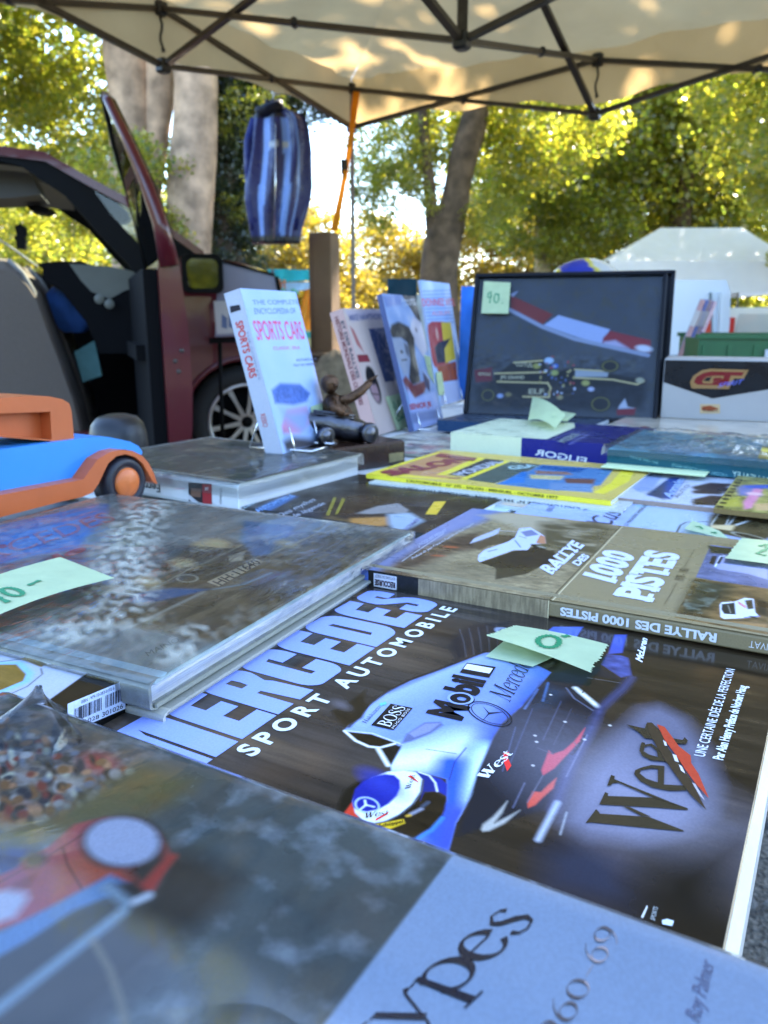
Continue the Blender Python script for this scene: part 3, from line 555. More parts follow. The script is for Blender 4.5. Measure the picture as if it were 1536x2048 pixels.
# helmet
p.ell(z5((470,470))[0],18,16,PC(30,28,26),rot=0,soft=1.2)
vis=z5((760,420),(880,400),(970,440),(960,540),(900,660),(740,745),(560,690),(420,650),(640,600))
p.poly(vis,PC(46,36,26),soft=0.7); p.mottle(0.6,3,8,51,mask=p.mask(vis,0.6))
p.poly(z5((245,480),(265,540),(300,600),(180,570)),PC(214,60,50),soft=0.5)
hb=z5((250,470),(300,370),(400,290),(520,245),(640,235),(740,250),(795,310),(780,400),(720,490),(620,570),(520,620),(420,640),(330,620),(270,560))
p.poly(hb,PC(188,206,250),soft=0.5)
p.poly(z5((740,245),(800,255),(850,290),(890,350),(900,395),(800,400),(770,470),(790,380),(795,310)),PC(30,46,160),soft=0.5)
p.poly(z5((860,280),(930,300),(975,340),(970,430),(905,395),(890,340)),PC(30,52,190),soft=0.5)
p.line(z5((760,248),(840,275),(885,330),(900,395)),0.9,PC(180,196,240),soft=0.4)
p.line(z5((790,310),(775,405),(710,500),(610,580),(510,628)),0.9,PC(60,66,90),soft=0.5)
hd=z5((246,470),(270,380),(330,320),(420,280),(500,265),(570,272),(612,310),(615,370),(590,430),(530,490),(450,535),(360,553),(290,540),(255,515))
p.poly(hd,PC(24,40,186),soft=0.5); p.ell(z5((470,330))[0],9,4,PC(40,60,206),rot=70,soft=4)
p.ell(z5((362,503))[0],5.4,4.2,PC(150,180,246),rot=60,ring=0.8,soft=0.35)
c0=z5((352,500))[0]
for q in ((345,465),(415,515),(310,535)): p.line([c0]+z5(q),0.9,PC(176,200,250),soft=0.35)
p.poly(z5((425,650),(640,608),(655,640),(540,685),(440,672)),PC(206,170,40),soft=0.4)
p.line(z5((700,570),(780,530)),1.6,PC(130,140,180),soft=0.7); p.line(z5((790,510),(830,480)),1.6,PC(70,84,120),soft=0.7); p.line(z5((670,585),(690,580)),1.4,PC(180,150,60),soft=0.5)
p.line(z5((740,765),(860,690),(940,600)),1.6,PC(60,130,230),soft=0.8)
def sagB(X,Y): return -0.0012*np.clip((Y-0.235)/0.033,0,1)**2-0.0012*np.clip((0.02-Y)/0.02,0,1)**2
B.lay(p,M_LAM)
LB=PC(122,146,243)
v0,v1=0.2025,0.2565
def blk(u0,u1,pts,holes=(),zl=0,vb=v0,vt=v1,col=LB):
    f=lambda q:[(u0+a*(u1-u0),vb+b*(vt-vb)-0.0) for a,b in q]
    B.shape(f(pts),col,z=zl,px=False,holes=[f(h) for h in holes],m=M_LAM)
def rr(a,b,r,ang0,ang1,n=6): return [(a+r[0]*math.cos(R(ang0+(ang1-ang0)*i/n)),b+r[1]*math.sin(R(ang0+(ang1-ang0)*i/n))) for i in range(n+1)]
U=lambda x,y:B.m((x,y))[0]
Eg=[(0,0),(1,0),(1,.22),(.48,.22),(.48,.40),(.92,.40),(.92,.60),(.48,.60),(.48,.78),(1,.80),(1,1)]+rr(.25,.72,(.25,.28),90,180)
Rg=[(0,0),(.42,0),(.42,.42),(.52,.42),(.6,0),(1,0),(.94,.45),(.88,.53)]+rr(.72,.78,(.28,.22),-30,90)+rr(.25,.75,(.25,.25),90,180)
Cg=[(1,.38),(.56,.38),(.56,.22),(.44,.22),(.44,.78),(.56,.80),(.56,.62),(1,.62)]+rr(.74,.78,(.26,.22),0,90)+rr(.26,.78,(.26,.22),90,180)+rr(.26,.22,(.26,.22),180,270)+rr(.74,.22,(.26,.22),270,360)
Dg=[(0,0)]+rr(.66,.26,(.34,.26),-90,0)+rr(.66,.74,(.34,.26),0,90)+rr(.25,.75,(.25,.25),90,180)
Sg=[(0,.34),(.42,.34),(.42,.20),(.56,.20),(.56,.36),(.12,.56),(0,.66)]+rr(.28,.78,(.28,.22),180,90)+rr(.74,.78,(.26,.22),90,0)+[(1,.64),(.58,.64),(.58,.80),(.44,.80),(.44,.68),(.88,.48),(1,.36)]+rr(.74,.22,(.26,.22),0,-90)+rr(.28,.22,(.28,.22),270,180)
Mg=[(0,0),(.30,0),(.30,.74),(.345,.86),(.345,0),(.66,0),(.66,.74),(.70,.86),(.70,0),(1,0),(1,1)]+rr(.18,.74,(.18,.26),90,180)
for (xa,ya),(xb,yb),g,h in (((489,1481),(559,1434),Eg,()),((563,1432),(637,1384),Rg,([(.42,.60),(.58,.60),(.60,.70),(.58,.80),(.42,.80)],)),((641,1381),(703,1337),Cg,()),((707,1334),(754,1298),Eg,()),((757,1296),(808,1261),Dg,([(.44,.22),(.56,.24),(.56,.76),(.44,.78)],)),((813,1258),(849,1233),Eg,()),((853,1230),(884,1207),Sg,())):
    blk(U(xa,ya),U(xb,yb),g,h)
blk(-0.004,U(481,1486),Mg)
B.text('S P O R T   A U T O M O B I L E',z3((1015,1403))[0],z4((1133,226))[0],z3((882,1352))[0],PC(186,200,232),bold=0.035,m=M_LAM)
B.text('UNE CERTAINE IDÉE DE LA PERFECTION',z7((1048,905))[0],z7((1282,232))[0],z7((966,890))[0],PC(188,202,240),bold=0.005,m=M_LAM)
B.text('Par Alan Henry Préface de Norbert Haug',z7((1188,930))[0],z7((1372,360))[0],z7((1112,915))[0],PC(190,206,240),bold=0.03,m=M_LAM)
B.text('McLaren',z6((1320,408))[0],z6((1362,225))[0],z6((1270,392))[0],PC(196,208,244),bold=0.04,m=M_LAM,shear=0.25)
B.text('Mobil',z4((1148,1085))[0],z4((1340,775))[0],z4((905,1030))[0],PC(16,20,34),bold=0.05,m=M_LAM)
B.shape(z4((1205,640),(1428,672),(1375,755),(1150,715)),PC(16,20,34),z=1,m=M_LAM)
B.text('1',z4((1365,722))[0],z4((1392,682))[0],z4((1190,690))[0],PC(190,206,246),z=2,bold=0.05,m=M_LAM)
B.shape(z4((620,955),(790,988),(642,1158),(470,1120)),PC(20,22,30),z=1,m=M_LAM)
B.serif('BOSS',z4((608,1138))[0],z4((742,985))[0],z4((545,1122))[0],PC(188,200,236),z=2,m=M_LAM,wk=1.2)
B.text('HUGO BOSS',z4((642,1148))[0],z4((770,998))[0],z4((622,1142))[0],PC(188,200,236),z=2,m=M_LAM,space=1.15)
B.serif('Hakkinen',z4((430,1110))[0],z4((545,985))[0],z4((408,1100))[0],PC(40,44,66),m=M_LAM)
for dx in (0,26): B.shape(z4((530+dx,958-dx*.3),(552+dx,944-dx*.3),(566+dx,962-dx*.3),(545+dx,976-dx*.3)),PC(90,170,240),z=1,m=M_LAM)
B.serif('Mercedes',z6((300,715))[0],z6((490,400))[0],z6((198,665))[0],PC(26,30,46),m=M_LAM,wk=0.8)
def ringpts(c,rx,ry,rot,n=28): 
    a=R(rot); return [(c[0]+rx*math.cos(t)*math.cos(a)-ry*math.sin(t)*math.sin(a),c[1]+rx*math.cos(t)*math.sin(a)+ry*math.sin(t)*math.cos(a)) for t in [2*PI*i/n for i in range(n)]]
def ring(bk,c,rx,ry,rot,w,col,z=1,m=M_LAM):
    bk.shape(ringpts(c,rx,ry,rot),col,z=z,px=False,m=m,holes=[ringpts(c,rx-w,ry-w,rot)])
cs=B.m(z6((150,800))[0]); ring(B,cs,0.0135,0.0085,60,0.0007,PC(26,30,46)); ring(B,cs,0.0115,0.0068,60,0.0004,PC(26,30,46))
for k in (60,180,300):
    q=(cs[0]+0.0105*math.cos(R(k)),cs[1]+0.0066*math.sin(R(k))); B.shape([(cs[0]-0.0008,cs[1]),q,(cs[0]+0.0008,cs[1]+0.0006)],PC(26,30,46),z=1,px=False,m=M_LAM)
ms=B.m(z4((1155,915))[0]); ring(B,ms,0.0066,0.0066,0,0.0014,PC(120,146,226),z=2); ring(B,ms,0.0042,0.0042,0,0.0012,PC(16,20,34),z=2)
B.serif('West',z6((120,1315))[0],z6((330,1110))[0],z6((75,1290))[0],PC(190,204,240),m=M_LAM,wk=1.6)
B.shape(z6((255,1105),(300,1095),(290,1140),(318,1200),(285,1245),(262,1180)),PC(206,48,56),z=0,m=M_LAM)
B.serif('West',z5((690,382))[0],z5((735,275))[0],z5((664,382))[0],PC(50,40,40),m=M_LAM,wk=1.1)
B.shape(z5((700,275),(765,335),(735,320),(672,282)),PC(190,60,56),z=0,m=M_LAM)
B.serif('West',z5((335,608))[0],z5((520,580))[0],z5((345,580))[0],PC(50,40,40),m=M_LAM,wk=1.1)
B.shape(z5((430,610),(530,555),(520,575),(425,628)),PC(190,60,56),z=0,m=M_LAM)
B.text('Schüppel',z5((455,678))[0],z5((640,640))[0],z5((450,655))[0],PC(40,34,20),m=M_LAM,bold=0.02)
# the big word, drawn letter by letter
K=PC(44,40,34); z=1
for q in (((135,1412),(215,1305),(245,1335),(240,1340),(620,1365),(885,1468),(888,1478),(600,1450),(180,1408)),((240,1270),(285,1175),(308,1185),(305,1205),(700,1220),(918,1300),(920,1314),(690,1296),(265,1272)),
          ((420,1285),(470,1290),(640,1368),(560,1358)),((300,1130),(330,1045),(358,1055),(355,1078),(900,1300),(640,1215),(390,1105),(345,1108),(325,1128))):
    B.shape(z7(*q),K,z=z,m=M_LAM); z+=1
B.shape(z7((560,990),(640,970),(740,978),(735,1120),(890,1128),(950,1108),(900,1165),(780,1168),(640,1140),(550,1090),(508,1040),(515,1010)),K,z=z,m=M_LAM,holes=[z7((560,1010),(640,995),(690,1000),(690,1105),(600,1075),(550,1035))]); z+=1
B.shape(z7((565,795),(590,800),(590,815),(640,805),(700,850),(735,930),(900,880),(940,930),(860,960),(760,945),(640,935),(570,900),(548,860),(555,825)),K,z=z,m=M_LAM,holes=[z7((590,830),(630,820),(680,860),(690,910),(620,890),(580,865))]); z+=1
B.shape(z7((448,660),(590,690),(605,645),(640,645),(720,720),(800,765),(880,780),(895,757),(920,785),(905,812),(800,800),(700,770),(640,770),(590,765),(545,720)),K,z=z,m=M_LAM); z+=1
B.shape(z7((605,645),(650,650),(700,720),(760,830),(850,960),(940,1080),(1060,1320),(940,1200),(870,1110),(740,930),(680,830),(620,720)),PC(50,42,36),z=z,m=M_LAM); z+=1
B.shape(z7((682,660),(740,680),(800,760),(850,830),(940,900),(945,960),(1000,1040),(1080,1230),(980,1120),(900,1010),(830,900),(740,780)),PC(150,56,44),z=z,m=M_LAM); z+=1
B.shape(z7((728,782),(752,800),(760,828),(742,825)),PC(176,180,206),z=z,m=M_LAM); B.shape(z7((800,890),(830,900),(850,955),(820,945)),PC(176,180,206),z=z,m=M_LAM); B.shape(z7((848,970),(872,985),(900,1040),(868,1020)),PC(176,180,206),z=z,m=M_LAM)
B.shape(z7((950,1110),(975,1120),(1050,1250),(1010,1210)),PC(150,150,176),z=z,m=M_LAM)
# foot of the cover: publisher's mark
B.shape(z8((560,1060),(605,970),(612,985),(575,1070)),PC(180,190,214),z=1,m=M_LAM); B.text('SPORTS',z8((665,1090))[0],z8((690,990))[0],z8((632,1075))[0],PC(150,164,190),m=M_LAM)
B.shape(z8((720,1085),(760,1075),(812,1090),(800,1130),(725,1115)),PC(176,196,236),z=1,m=M_LAM)
B.done()
# ================ rally book in taupe
B=Book('hardback_book','taupe rally book with white slab capitals lying across the dark racing book','book',(722,1137),CAM_Z-0.170,61.7,208,287,12,dv=-287)
TA=PC(128,121,106)
B.body(TA,spine=PC(112,106,94),over=2.5,edge=PC(110,108,100))
r1=Z(680,980,3.572); r2=Z(1080,1020,3.368); r6=Z(700,850,1.837)
p=B.pic(0.5); p.fill(TA); p.mottle(0.06,60,60,3)
ph=r2((45,620),(545,105))+[(900,960),(700,1120),(700,1170),(841,1172),(1085,1215)]
mk=p.mask(ph,0.4)
q=Pic(p.w,p.h,0.5,B.mm); q.fill(PC(132,124,110)); q.mottle(0.45,3,7,61); q.mottle(0.25,1.2,1.6,62); q.mottle(0.8,22,50,63,tint=PC(96,92,84))
q.poly([(700,1160),(735,1128),(760,1120),(860,1062),(945,1010),(960,1012),(1010,1020),(960,1045),(900,1065),(830,1105),(790,1130),(720,1165)],PC(96,118,190),soft=7)
q.poly(r1((150,520),(560,330),(940,120),(1000,130),(960,230),(760,300),(560,420),(420,500),(300,560)),PC(112,124,184),soft=4)
q.poly(r1((330,560),(560,420),(830,330),(1000,300),(1000,420),(800,450),(640,520),(500,560),(540,640),(250,600)),PC(84,70,62),soft=6); q.mottle(0.9,3,9,64,mask=q.mask(r1((330,560),(560,420),(830,330),(1000,300),(1000,420),(800,450),(640,520),(500,600)),6))
for a in ((800,410),(700,470),(780,405)): q.ell(r1(a)[0],2,5,PC(150,84,60),rot=20,soft=1)
q.poly(r1((1000,180),(1300,160),(1536,210),(1536,420),(1420,330),(1180,240)),PC(150,146,140),soft=6)
q.poly(r2((0,80),(380,90),(500,130),(380,330),(250,380),(80,260),(0,250)),PC(88,82,66),soft=6)
q.mottle(0.9,8,20,65,mask=q.mask(r2((0,60),(500,110),(300,420),(0,300)),6),tint=PC(150,146,140))
# the leaping car's shadow, tail fin and body
q.poly(r1((1115,550),(1110,640),(1330,600),(1536,500),(1536,430),(1350,440),(1100,500),(1000,520)),PC(72,66,56),soft=1)
q.poly(r1((1000,520),(1230,440),(1350,420),(1400,400),(1536,450),(1536,520),(1330,560),(1120,560)),PC(58,50,46),soft=0.8)
q.poly(r1((925,385),(960,345),(1110,285),(1145,270),(1130,310),(1000,370)),PC(150,162,204),soft=0.5); q.line(r1((930,385),(1125,320)),0.8,PC(56,50,50),soft=0.4)
q.poly(r1((940,385),(1130,320),(1250,330),(1240,370),(1060,400),(990,430)),PC(88,76,64),soft=0.8)
q.line(r1((1140,290),(1260,300)),1.0,PC(170,176,206),soft=0.4)
q.poly(r1((985,500),(990,465),(1030,430),(1200,370),(1250,340),(1280,275),(1360,268),(1430,310),(1460,330),(1470,380),(1370,390),(1340,430),(1240,430),(1100,480),(1000,515)),PC(160,176,236),soft=0.5)
q.poly(r1((1290,300),(1370,285),(1420,320),(1330,335)),PC(110,120,176),soft=0.6); q.line(r1((1280,330),(1330,345)),0.8,PC(60,60,80),soft=0.4)
q.poly(r1((1430,320),(1465,335),(1470,385),(1400,380)),PC(164,120,104),soft=0.6)
q.line(r1((1060,440),(1120,425)),1.2,PC(60,60,80),soft=0.4); q.line(r1((1250,360),(1290,410)),1.2,PC(90,110,180),soft=0.4)
q.ell(r1((1420,405))[0],7.5,3.6,PC(40,38,38),rot=65,soft=0.6); q.ell(r1((1440,408))[0],4.6,2.0,PC(130,134,140),rot=65,soft=0.8)
p.a=p.a*(1-mk[...,None])+q.a*mk[...,None]
p.line(r2((48,622),(542,110)),0.7,PC(60,56,50),soft=0.3); p.line(r2((70,625),(556,112)),0.6,PC(186,182,170),soft=0.3)
# two photographs at the foot
f1=r2((1050,455),(1150,235),(1640,300),(1640,560)); f2=r2((905,725),(1045,460),(1640,545),(1640,860))
p.poly(f1,PC(92,104,160),soft=0.4); p.mottle(0.4,6,9,71,mask=p.mask(f1)); p.poly(r2((1130,240),(1330,265),(1290,300),(1150,290)),PC(52,56,54),soft=1.5)
p.poly(r2((1170,380),(1210,310),(1250,305),(1240,360),(1536,400),(1536,470),(1400,430),(1200,400)),PC(128,142,206),soft=0.7); p.poly(r2((1140,360),(1160,310),(1190,312),(1170,370)),PC(30,34,50),soft=0.6); p.line(r2((1180,382),(1215,312),(1246,310)),1.0,PC(190,206,246),soft=0.5); p.line(r2((1200,360),(1225,318)),2,PC(40,44,60),soft=0.6)
p.poly(f2,PC(112,92,66),soft=0.4); p.poly(r2((1040,470),(1300,500),(1240,600),(1100,700),(930,700)),PC(58,62,56),soft=5,al=0.95); p.mottle(0.7,5,9,72,mask=p.mask(f2)); p.mottle(1.3,5,7,73,mask=p.mask(r2((1040,480),(1250,520),(1100,700),(940,690))),tint=PC(110,124,130))
p.poly(r2((1150,740),(1536,770),(1536,800),(1250,760)),PC(146,118,88),soft=2); p.poly(r2((1450,600),(1536,620),(1536,720),(1460,690)),PC(48,40,34),soft=2)
cb=r2((1210,640),(1225,622),(1310,618),(1380,592),(1440,600),(1450,690),(1480,720),(1400,728),(1240,735),(1215,720))
p.poly(cb,PC(176,190,236),soft=0.5); p.poly(r2((1225,635),(1310,625),(1318,705),(1240,700),(1222,670)),PC(44,50,56),soft=0.5); p.line(r2((1265,640),(1285,695)),0.7,PC(120,126,136),soft=0.4); p.poly(r2((1380,610),(1430,605),(1440,665),(1400,670)),PC(70,66,60),soft=0.7)
for a,b in (((1335,620),(1385,650)),((1340,632),(1385,660))): p.line(r2(a,b),0.9,PC(190,60,60),soft=0.4)
p.line(r2((1380,725),(1480,715)),1,PC(60,60,160),soft=0.4); p.ell(r2((1440,725))[0],2.5,1.5,PC(40,40,40),rot=60,soft=0.6); p.line(r2((1220,740),(1400,748)),1,PC(60,46,36),soft=1)
B.lay(p)
WL=PC(168,182,232)
def slab(txt,p0,p1,pt,bars,bold,z=1):
    B.text(txt,p0,p1,pt,WL,bold=bold,z=z)
    P0,P1,PT=[np.array(B.m(q)) for q in (p0,p1,pt)]; ex=P1-P0; ey=PT-P0
    for i,(a,b,y) in enumerate(bars): B.shape([tuple(P0+ex*x+ey*yy) for x,yy in ((a,y-.001),(b,y-.001),(b,y+.15),(a,y+.15))],WL,z=z+1+0.1*i,px=False)
slab('RALLYE',r2((78,438))[0],r2((297,240))[0],r2((0,395))[0],((.0,.10,0),(.11,.19,0),(.0,.08,.85),(.20,.29,0),(.31,.40,0),(.42,.5,0),(.42,.5,.85),(.57,.65,0),(.57,.65,.85),(.66,.75,.85),(.78,.86,.85),(.70,.82,0),(.86,.9,0),(.86,.9,.85)),0.045)
slab('DES',r2((258,380))[0],r2((335,315))[0],r2((215,360))[0],(),0.05)
slab('1000',r2((490,495))[0],r2((633,305))[0],r2((300,445))[0],((.0,.2,0),(.0,.1,.78)),0.06)
slab('PISTES',r2((740,622))[0],r2((935,300))[0],r2((505,578))[0],((-.01,.13,0),(-.01,.08,.85),(.17,.29,0),(.17,.29,.85),(.50,.64,0),(.46,.5,.66),(.63,.67,.66),(.69,.73,0),(.69,.73,.85)),0.05)
B.text('1978 - 1986',r2((965,482))[0],r2((1005,400))[0],r2((905,470))[0],PC(74,68,60))
for a,b in (((838,637),(922,490)),((968,390),(1037,272))): B.c.tube  and B.shape([r2(a)[0],r2((a[0]+4,a[1]))[0],r2((b[0]+4,b[1]))[0],r2(b)[0]],PC(78,72,62),z=1)
B.text('JACQUES PRIVAT',r1((560,410))[0],r1((765,295))[0],r1((548,392))[0],PC(150,164,210)); B.text('Préface de Jean-François Fauchille et Guy Fréquelin',r1((520,500))[0],r1((960,245))[0],r1((508,486))[0],PC(160,170,205))
B.shape(r1((440,512),(444,514),(746,312),(742,310)),PC(160,170,205),z=1)
# spine
B.sflat([(707,1135),(742,1140),(742,1195),(707,1190)],PC(64,92,190)); 
B.c.flat([(0.0,0),(0.006,0),(0.006,B.th),(0.0,B.th)],0,M_PRINT,PC(70,100,196),T=B.TS(0.0004))
B.c.flat([(0.006,0.0),(0.045,0.0),(0.045,B.th),(0.006,B.th)],0,M_PRINT,PC(28,30,34),T=B.TS(0.00035))
B.c.flat([(0.0105,0.0008),(0.0285,0.0008),(0.0285,0.0105),(0.0105,0.0105)],0,M_PRINT,PC(176,188,226),T=B.TS(0.0005))
sa=dict(px=False)
letter(B.c,'EDITIONS DU SABOT',(0.0275,0.0098),(0.0115,0.0098),(0.0275,0.0076),0,M_PRINT,PC(60,60,70),T=B.TS(0.0007))
letter(B.c,'RECOURSE',(0.0275,0.0060),(0.0115,0.0060),(0.0275,0.0022),0,M_PRINT,PC(50,36,40),T=B.TS(0.0007),bold=0.05)
g=Pic(90,12,0.5); g.fill(PC(118,112,104)); g.mottle(0.5,1.2,9,81); g.mottle(0.3,6,12,82)
xx=g.X/1000+0.045; B.c.grid(np.stack([np.full(xx.shape,-0.0003),B.H-xx,g.Y/1000*0.98],2),g.a,M_PRINT,True)
B.c.flat([(0.1352,0),(0.1358,0),(0.1358,B.th),(0.1352,B.th)],0,M_PRINT,PC(180,176,164),T=B.TS(0.0005))
_s0,_s1=B.sp(r2((1187,895))[0])[0],B.sp(r2((135,722))[0])[0]; B.stext('RALLYE DES 1000 PISTES',(_s0,.0086),(_s1,.0086),(_s0,.0036),PC(178,190,228),bold=0.04,lift=0.0006,px=False)
B.stext('PRIVAT',(B.sp((1556,1302))[0],.008),(B.sp((1497,1297))[0],.008),(B.sp((1556,1302))[0],.004),PC(170,180,210),lift=0.0006,px=False)
B.done()
# ================ wrapped grey book with old silver cars
B=Book('hardback_book','large grey classic car book in crinkled clear plastic with number plate and price note 40','book',(296,1368),CAM_Z-0.162,64.2,296,312,15)
B.body(PC(120,128,136),mat_=M_PRINT,edge=PC(140,170,200),board=2.8,over=3.5)
B.gam=1.1; s1=Z(0,960,3.657); s2=Z(400,960,3.657); s3=Z(0,1220,3.657); s7=Z(0,780,1.92)
p=B.pic(0.6); p.fill(PC(118,130,142)); p.mottle(0.3,60,18,90); p.mottle(0.18,8,5,91)
p.poly(s1((-200,400),(0,330),(740,170),(800,180),(770,290),(620,420),(600,500),(200,560),(0,620),(-200,700)),PC(58,110,200),soft=3); p.mottle(0.25,40,12,92,mask=p.mask(s1((0,330),(740,170),(620,420),(0,620)),3))
p.poly(s1((-300,700),(0,620),(380,560),(620,500),(640,690),(430,620),(0,780),(-300,900)),PC(84,82,104),soft=3)
p.poly(s1((760,130),(1050,120),(940,220),(840,215)),PC(96,112,128),soft=3)
car=s1((620,690),(760,740),(1100,700),(1200,600),(1420,470),(1536,440))+s2((180,420),(330,480),(420,560),(520,540),(860,380),(1180,420),(1280,380),(1440,400),(1300,520),(1000,740),(600,980),(200,1200))+s3((1300,190),(960,140),(700,90),(400,150))
p.poly(car,PC(92,82,66),soft=4); p.mottle(0.5,14,5,93,mask=p.mask(car,4)); p.mottle(1.2,22,6,94,mask=p.mask(car,4)*.8,tint=PC(134,126,108)); p.mottle(1.0,18,8,97,mask=p.mask(car,4),tint=PC(58,52,44))
p.poly(s2((330,300),(700,340),(640,420),(540,440),(520,540),(400,560),(300,440)),PC(92,124,176),soft=2.5)
p.poly(s1((920,870),(1000,830),(1250,790),(1536,800),(1420,830),(1140,890),(980,900)),PC(66,104,160),soft=2)
p.poly(s3((760,120),(1000,140),(1320,190),(1280,260),(1080,360),(1060,420),(900,380),(500,260)),PC(120,130,142),soft=2.5)
for c,rx,ry in ((s1((1500,480))[0],13,9),(s1((1340,610))[0],14,8),(s1((1070,740))[0],14,7),(s2((120,465))[0],16,9),(s2((640,470))[0],12,6)):
    p.ell(c,rx,ry,PC(176,156,126),rot=64,soft=3); p.ell(c,rx*.6,ry*.6,PC(206,186,150),rot=64,soft=3,al=.8); p.ell(c,rx,ry,PC(150,146,134),rot=64,ring=1.2,soft=.6)
p.ell(s1((1370,720))[0],8,6,PC(150,150,146),rot=64,ring=1.6,soft=.6)
p.line(s2((10,620),(300,480)),2.0,PC(158,152,136),soft=0.8); p.line(s2((510,545),(860,392)),2.2,PC(160,154,138),soft=0.8); p.line(s1((960,1075),(1490,820)),3,PC(150,150,148),soft=1.2)
p.line(s2((100,800),(320,765),(520,680)),2.4,PC(120,140,160),soft=1); p.line(s1((920,610),(1300,450),(1450,385),(1536,390)),0.8,PC(70,78,86),soft=.5); p.line(s1((1150,780),(1390,650)),1.6,PC(150,146,138),soft=.8)
p.poly(s2((210,560),(330,520),(310,590),(220,600)),PC(160,152,138),soft=1.2)
B.lay(p)
B.shape(s2((50,750),(410,580),(470,600),(140,782)),PC(168,160,146)); B.text('HH·11640',s2((150,775))[0],s2((452,608))[0],s2((88,748))[0],PC(52,46,42),bold=0.02)
RD=PC(150,78,96)
B.text('MERCEDES',(-150,1166),(235,1040),(-165,1140),RD,bold=0.0); B.text('le style',(-120,1215),(175,1100),(-130,1200),PC(150,50,56),bold=0.03)
B.text('MAINO',s3((1085,345))[0],s3((1320,232))[0],s3((1060,315))[0],PC(78,84,92))
B.shape(s1((-20,505),(0,475),(40,472),(58,490),(30,502)),PC(130,40,48))
B.done(); 
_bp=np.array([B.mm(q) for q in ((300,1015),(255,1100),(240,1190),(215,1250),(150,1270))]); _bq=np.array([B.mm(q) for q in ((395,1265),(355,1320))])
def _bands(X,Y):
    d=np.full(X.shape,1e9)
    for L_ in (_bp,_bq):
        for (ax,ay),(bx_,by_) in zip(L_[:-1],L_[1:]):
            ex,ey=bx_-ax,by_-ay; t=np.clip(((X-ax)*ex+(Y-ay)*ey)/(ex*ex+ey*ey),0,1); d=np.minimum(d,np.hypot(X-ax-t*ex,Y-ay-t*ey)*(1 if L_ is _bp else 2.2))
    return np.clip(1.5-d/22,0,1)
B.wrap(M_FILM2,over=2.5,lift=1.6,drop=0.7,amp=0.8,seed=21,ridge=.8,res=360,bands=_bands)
# the same size of book beneath it
B=Book('hardback_book','pale grey book lying under the wrapped classic car book','book',(300,1432),CAM_Z-0.1775,64.2,292,300,15,du=4,dv=-4)
B.body(PC(150,158,170),edge=PC(120,128,140)); B.done()
# ================ slipcase with bar code
B=Book('slipcase_book','black and silver slipcased car book showing a white bar code label','book',(267,1348),CAM_Z-0.1645,62,300,250,28,du=-300,hard=False)
B.body(PC(20,20,24),spine=PC(16,16,20),pages=False)
b=MB(); b.box((0.0008,0.0008,0.0005),(B.W-0.0008,B.H-0.0008,B.th-0.0005),M_PRINT,PC(10,11,15)); b.build('case',B.t)
p=B.pic(0.7); p.fill(PC(38,36,36))
p.poly(s3((-900,1000),(280,715),(740,388),(240,190),(-900,-100)),PC(150,164,206),soft=.5); p.mottle(0.1,60,20,101)
gl=s3((0,400),(120,400),(190,470),(170,520),(0,590),(-300,700),(-300,420)); p.line(gl,7,PC(120,170,226),soft=1.5); p.poly(gl,PC(120,98,52),soft=.6); p.mottle(0.4,3,14,102,mask=p.mask(gl,.6))
g2=s3((170,280),(230,225),(380,270),(510,320),(420,385),(350,400),(230,340)); p.poly(g2,PC(196,206,236),soft=.6)
g3=s3((220,270),(260,240),(420,285),(470,305),(370,385),(300,360),(220,320)); p.poly(g3,PC(128,110,66),soft=.6); p.mottle(.5,3,10,103,mask=p.mask(g3)); p.poly(s3((370,390),(460,310),(505,318),(420,385)),PC(150,180,236),soft=.6); p.poly(s3((160,360),(210,335),(340,395),(300,420)),PC(120,100,60),soft=.6)
p.line(s3((0,380),(150,360),(225,335),(340,405),(420,400),(520,325)),.7,PC(60,60,66),soft=.4); p.line(s3((300,430),(310,470),(200,560),(0,650)),.7,PC(90,96,110),soft=.5); p.line(s3((170,280),(240,215)),.8,PC(90,90,96),soft=.4)
p.poly(s3((-200,60),(0,115),(250,200),(230,218),(-200,110)),PC(206,214,240),soft=.6)
B.lay(p,M_LAM,hinge=False)
TBm=B.TB(0.0004); fpx=lambda *q:[B.fp(x) for x in s3(*q)]
B.c.flat(fpx((490,685),(908,512),(914,720),(490,900)),0,M_PAPER,PC(170,190,240),T=TBm)
def fq(a,b): return [B.fp(s3(x)[0]) for x in (a,b)]
bc=np.random.default_rng(5); x=0.0
L0,L1=np.array(B.fp(s3((540,720))[0])),np.array(B.fp(s3((905,565))[0])); K0,K1=np.array(B.fp(s3((540,815))[0])),np.array(B.fp(s3((905,655))[0]))
while x<0.97:
    w=bc.choice([.008,.008,.016,.024]); 
    if not 0.52<x<0.58: B.c.flat([tuple(L0+(L1-L0)*x),tuple(L0+(L1-L0)*(x+w)),tuple(K0+(K1-K0)*(x+w)),tuple(K0+(K1-K0)*x)],0,M_PAPER,PC(24,24,30),T=B.TB(0.0006))
    x+=w+bc.choice([.008,.012,.02])
for tx,a,b_,c in (('ISBN : 979-10-283-0102-6',(590,682),(830,578),(588,660)),('9 791028',(498,870),(718,790),(498,840)),('301026',(740,782),(892,716),(740,748))):
    letter(B.c,tx,B.fp(s3(a)[0]),B.fp(s3(b_)[0]),B.fp(s3(c)[0]),0,M_PAPER,PC(24,24,30),T=B.TB(0.0006))
B.done()
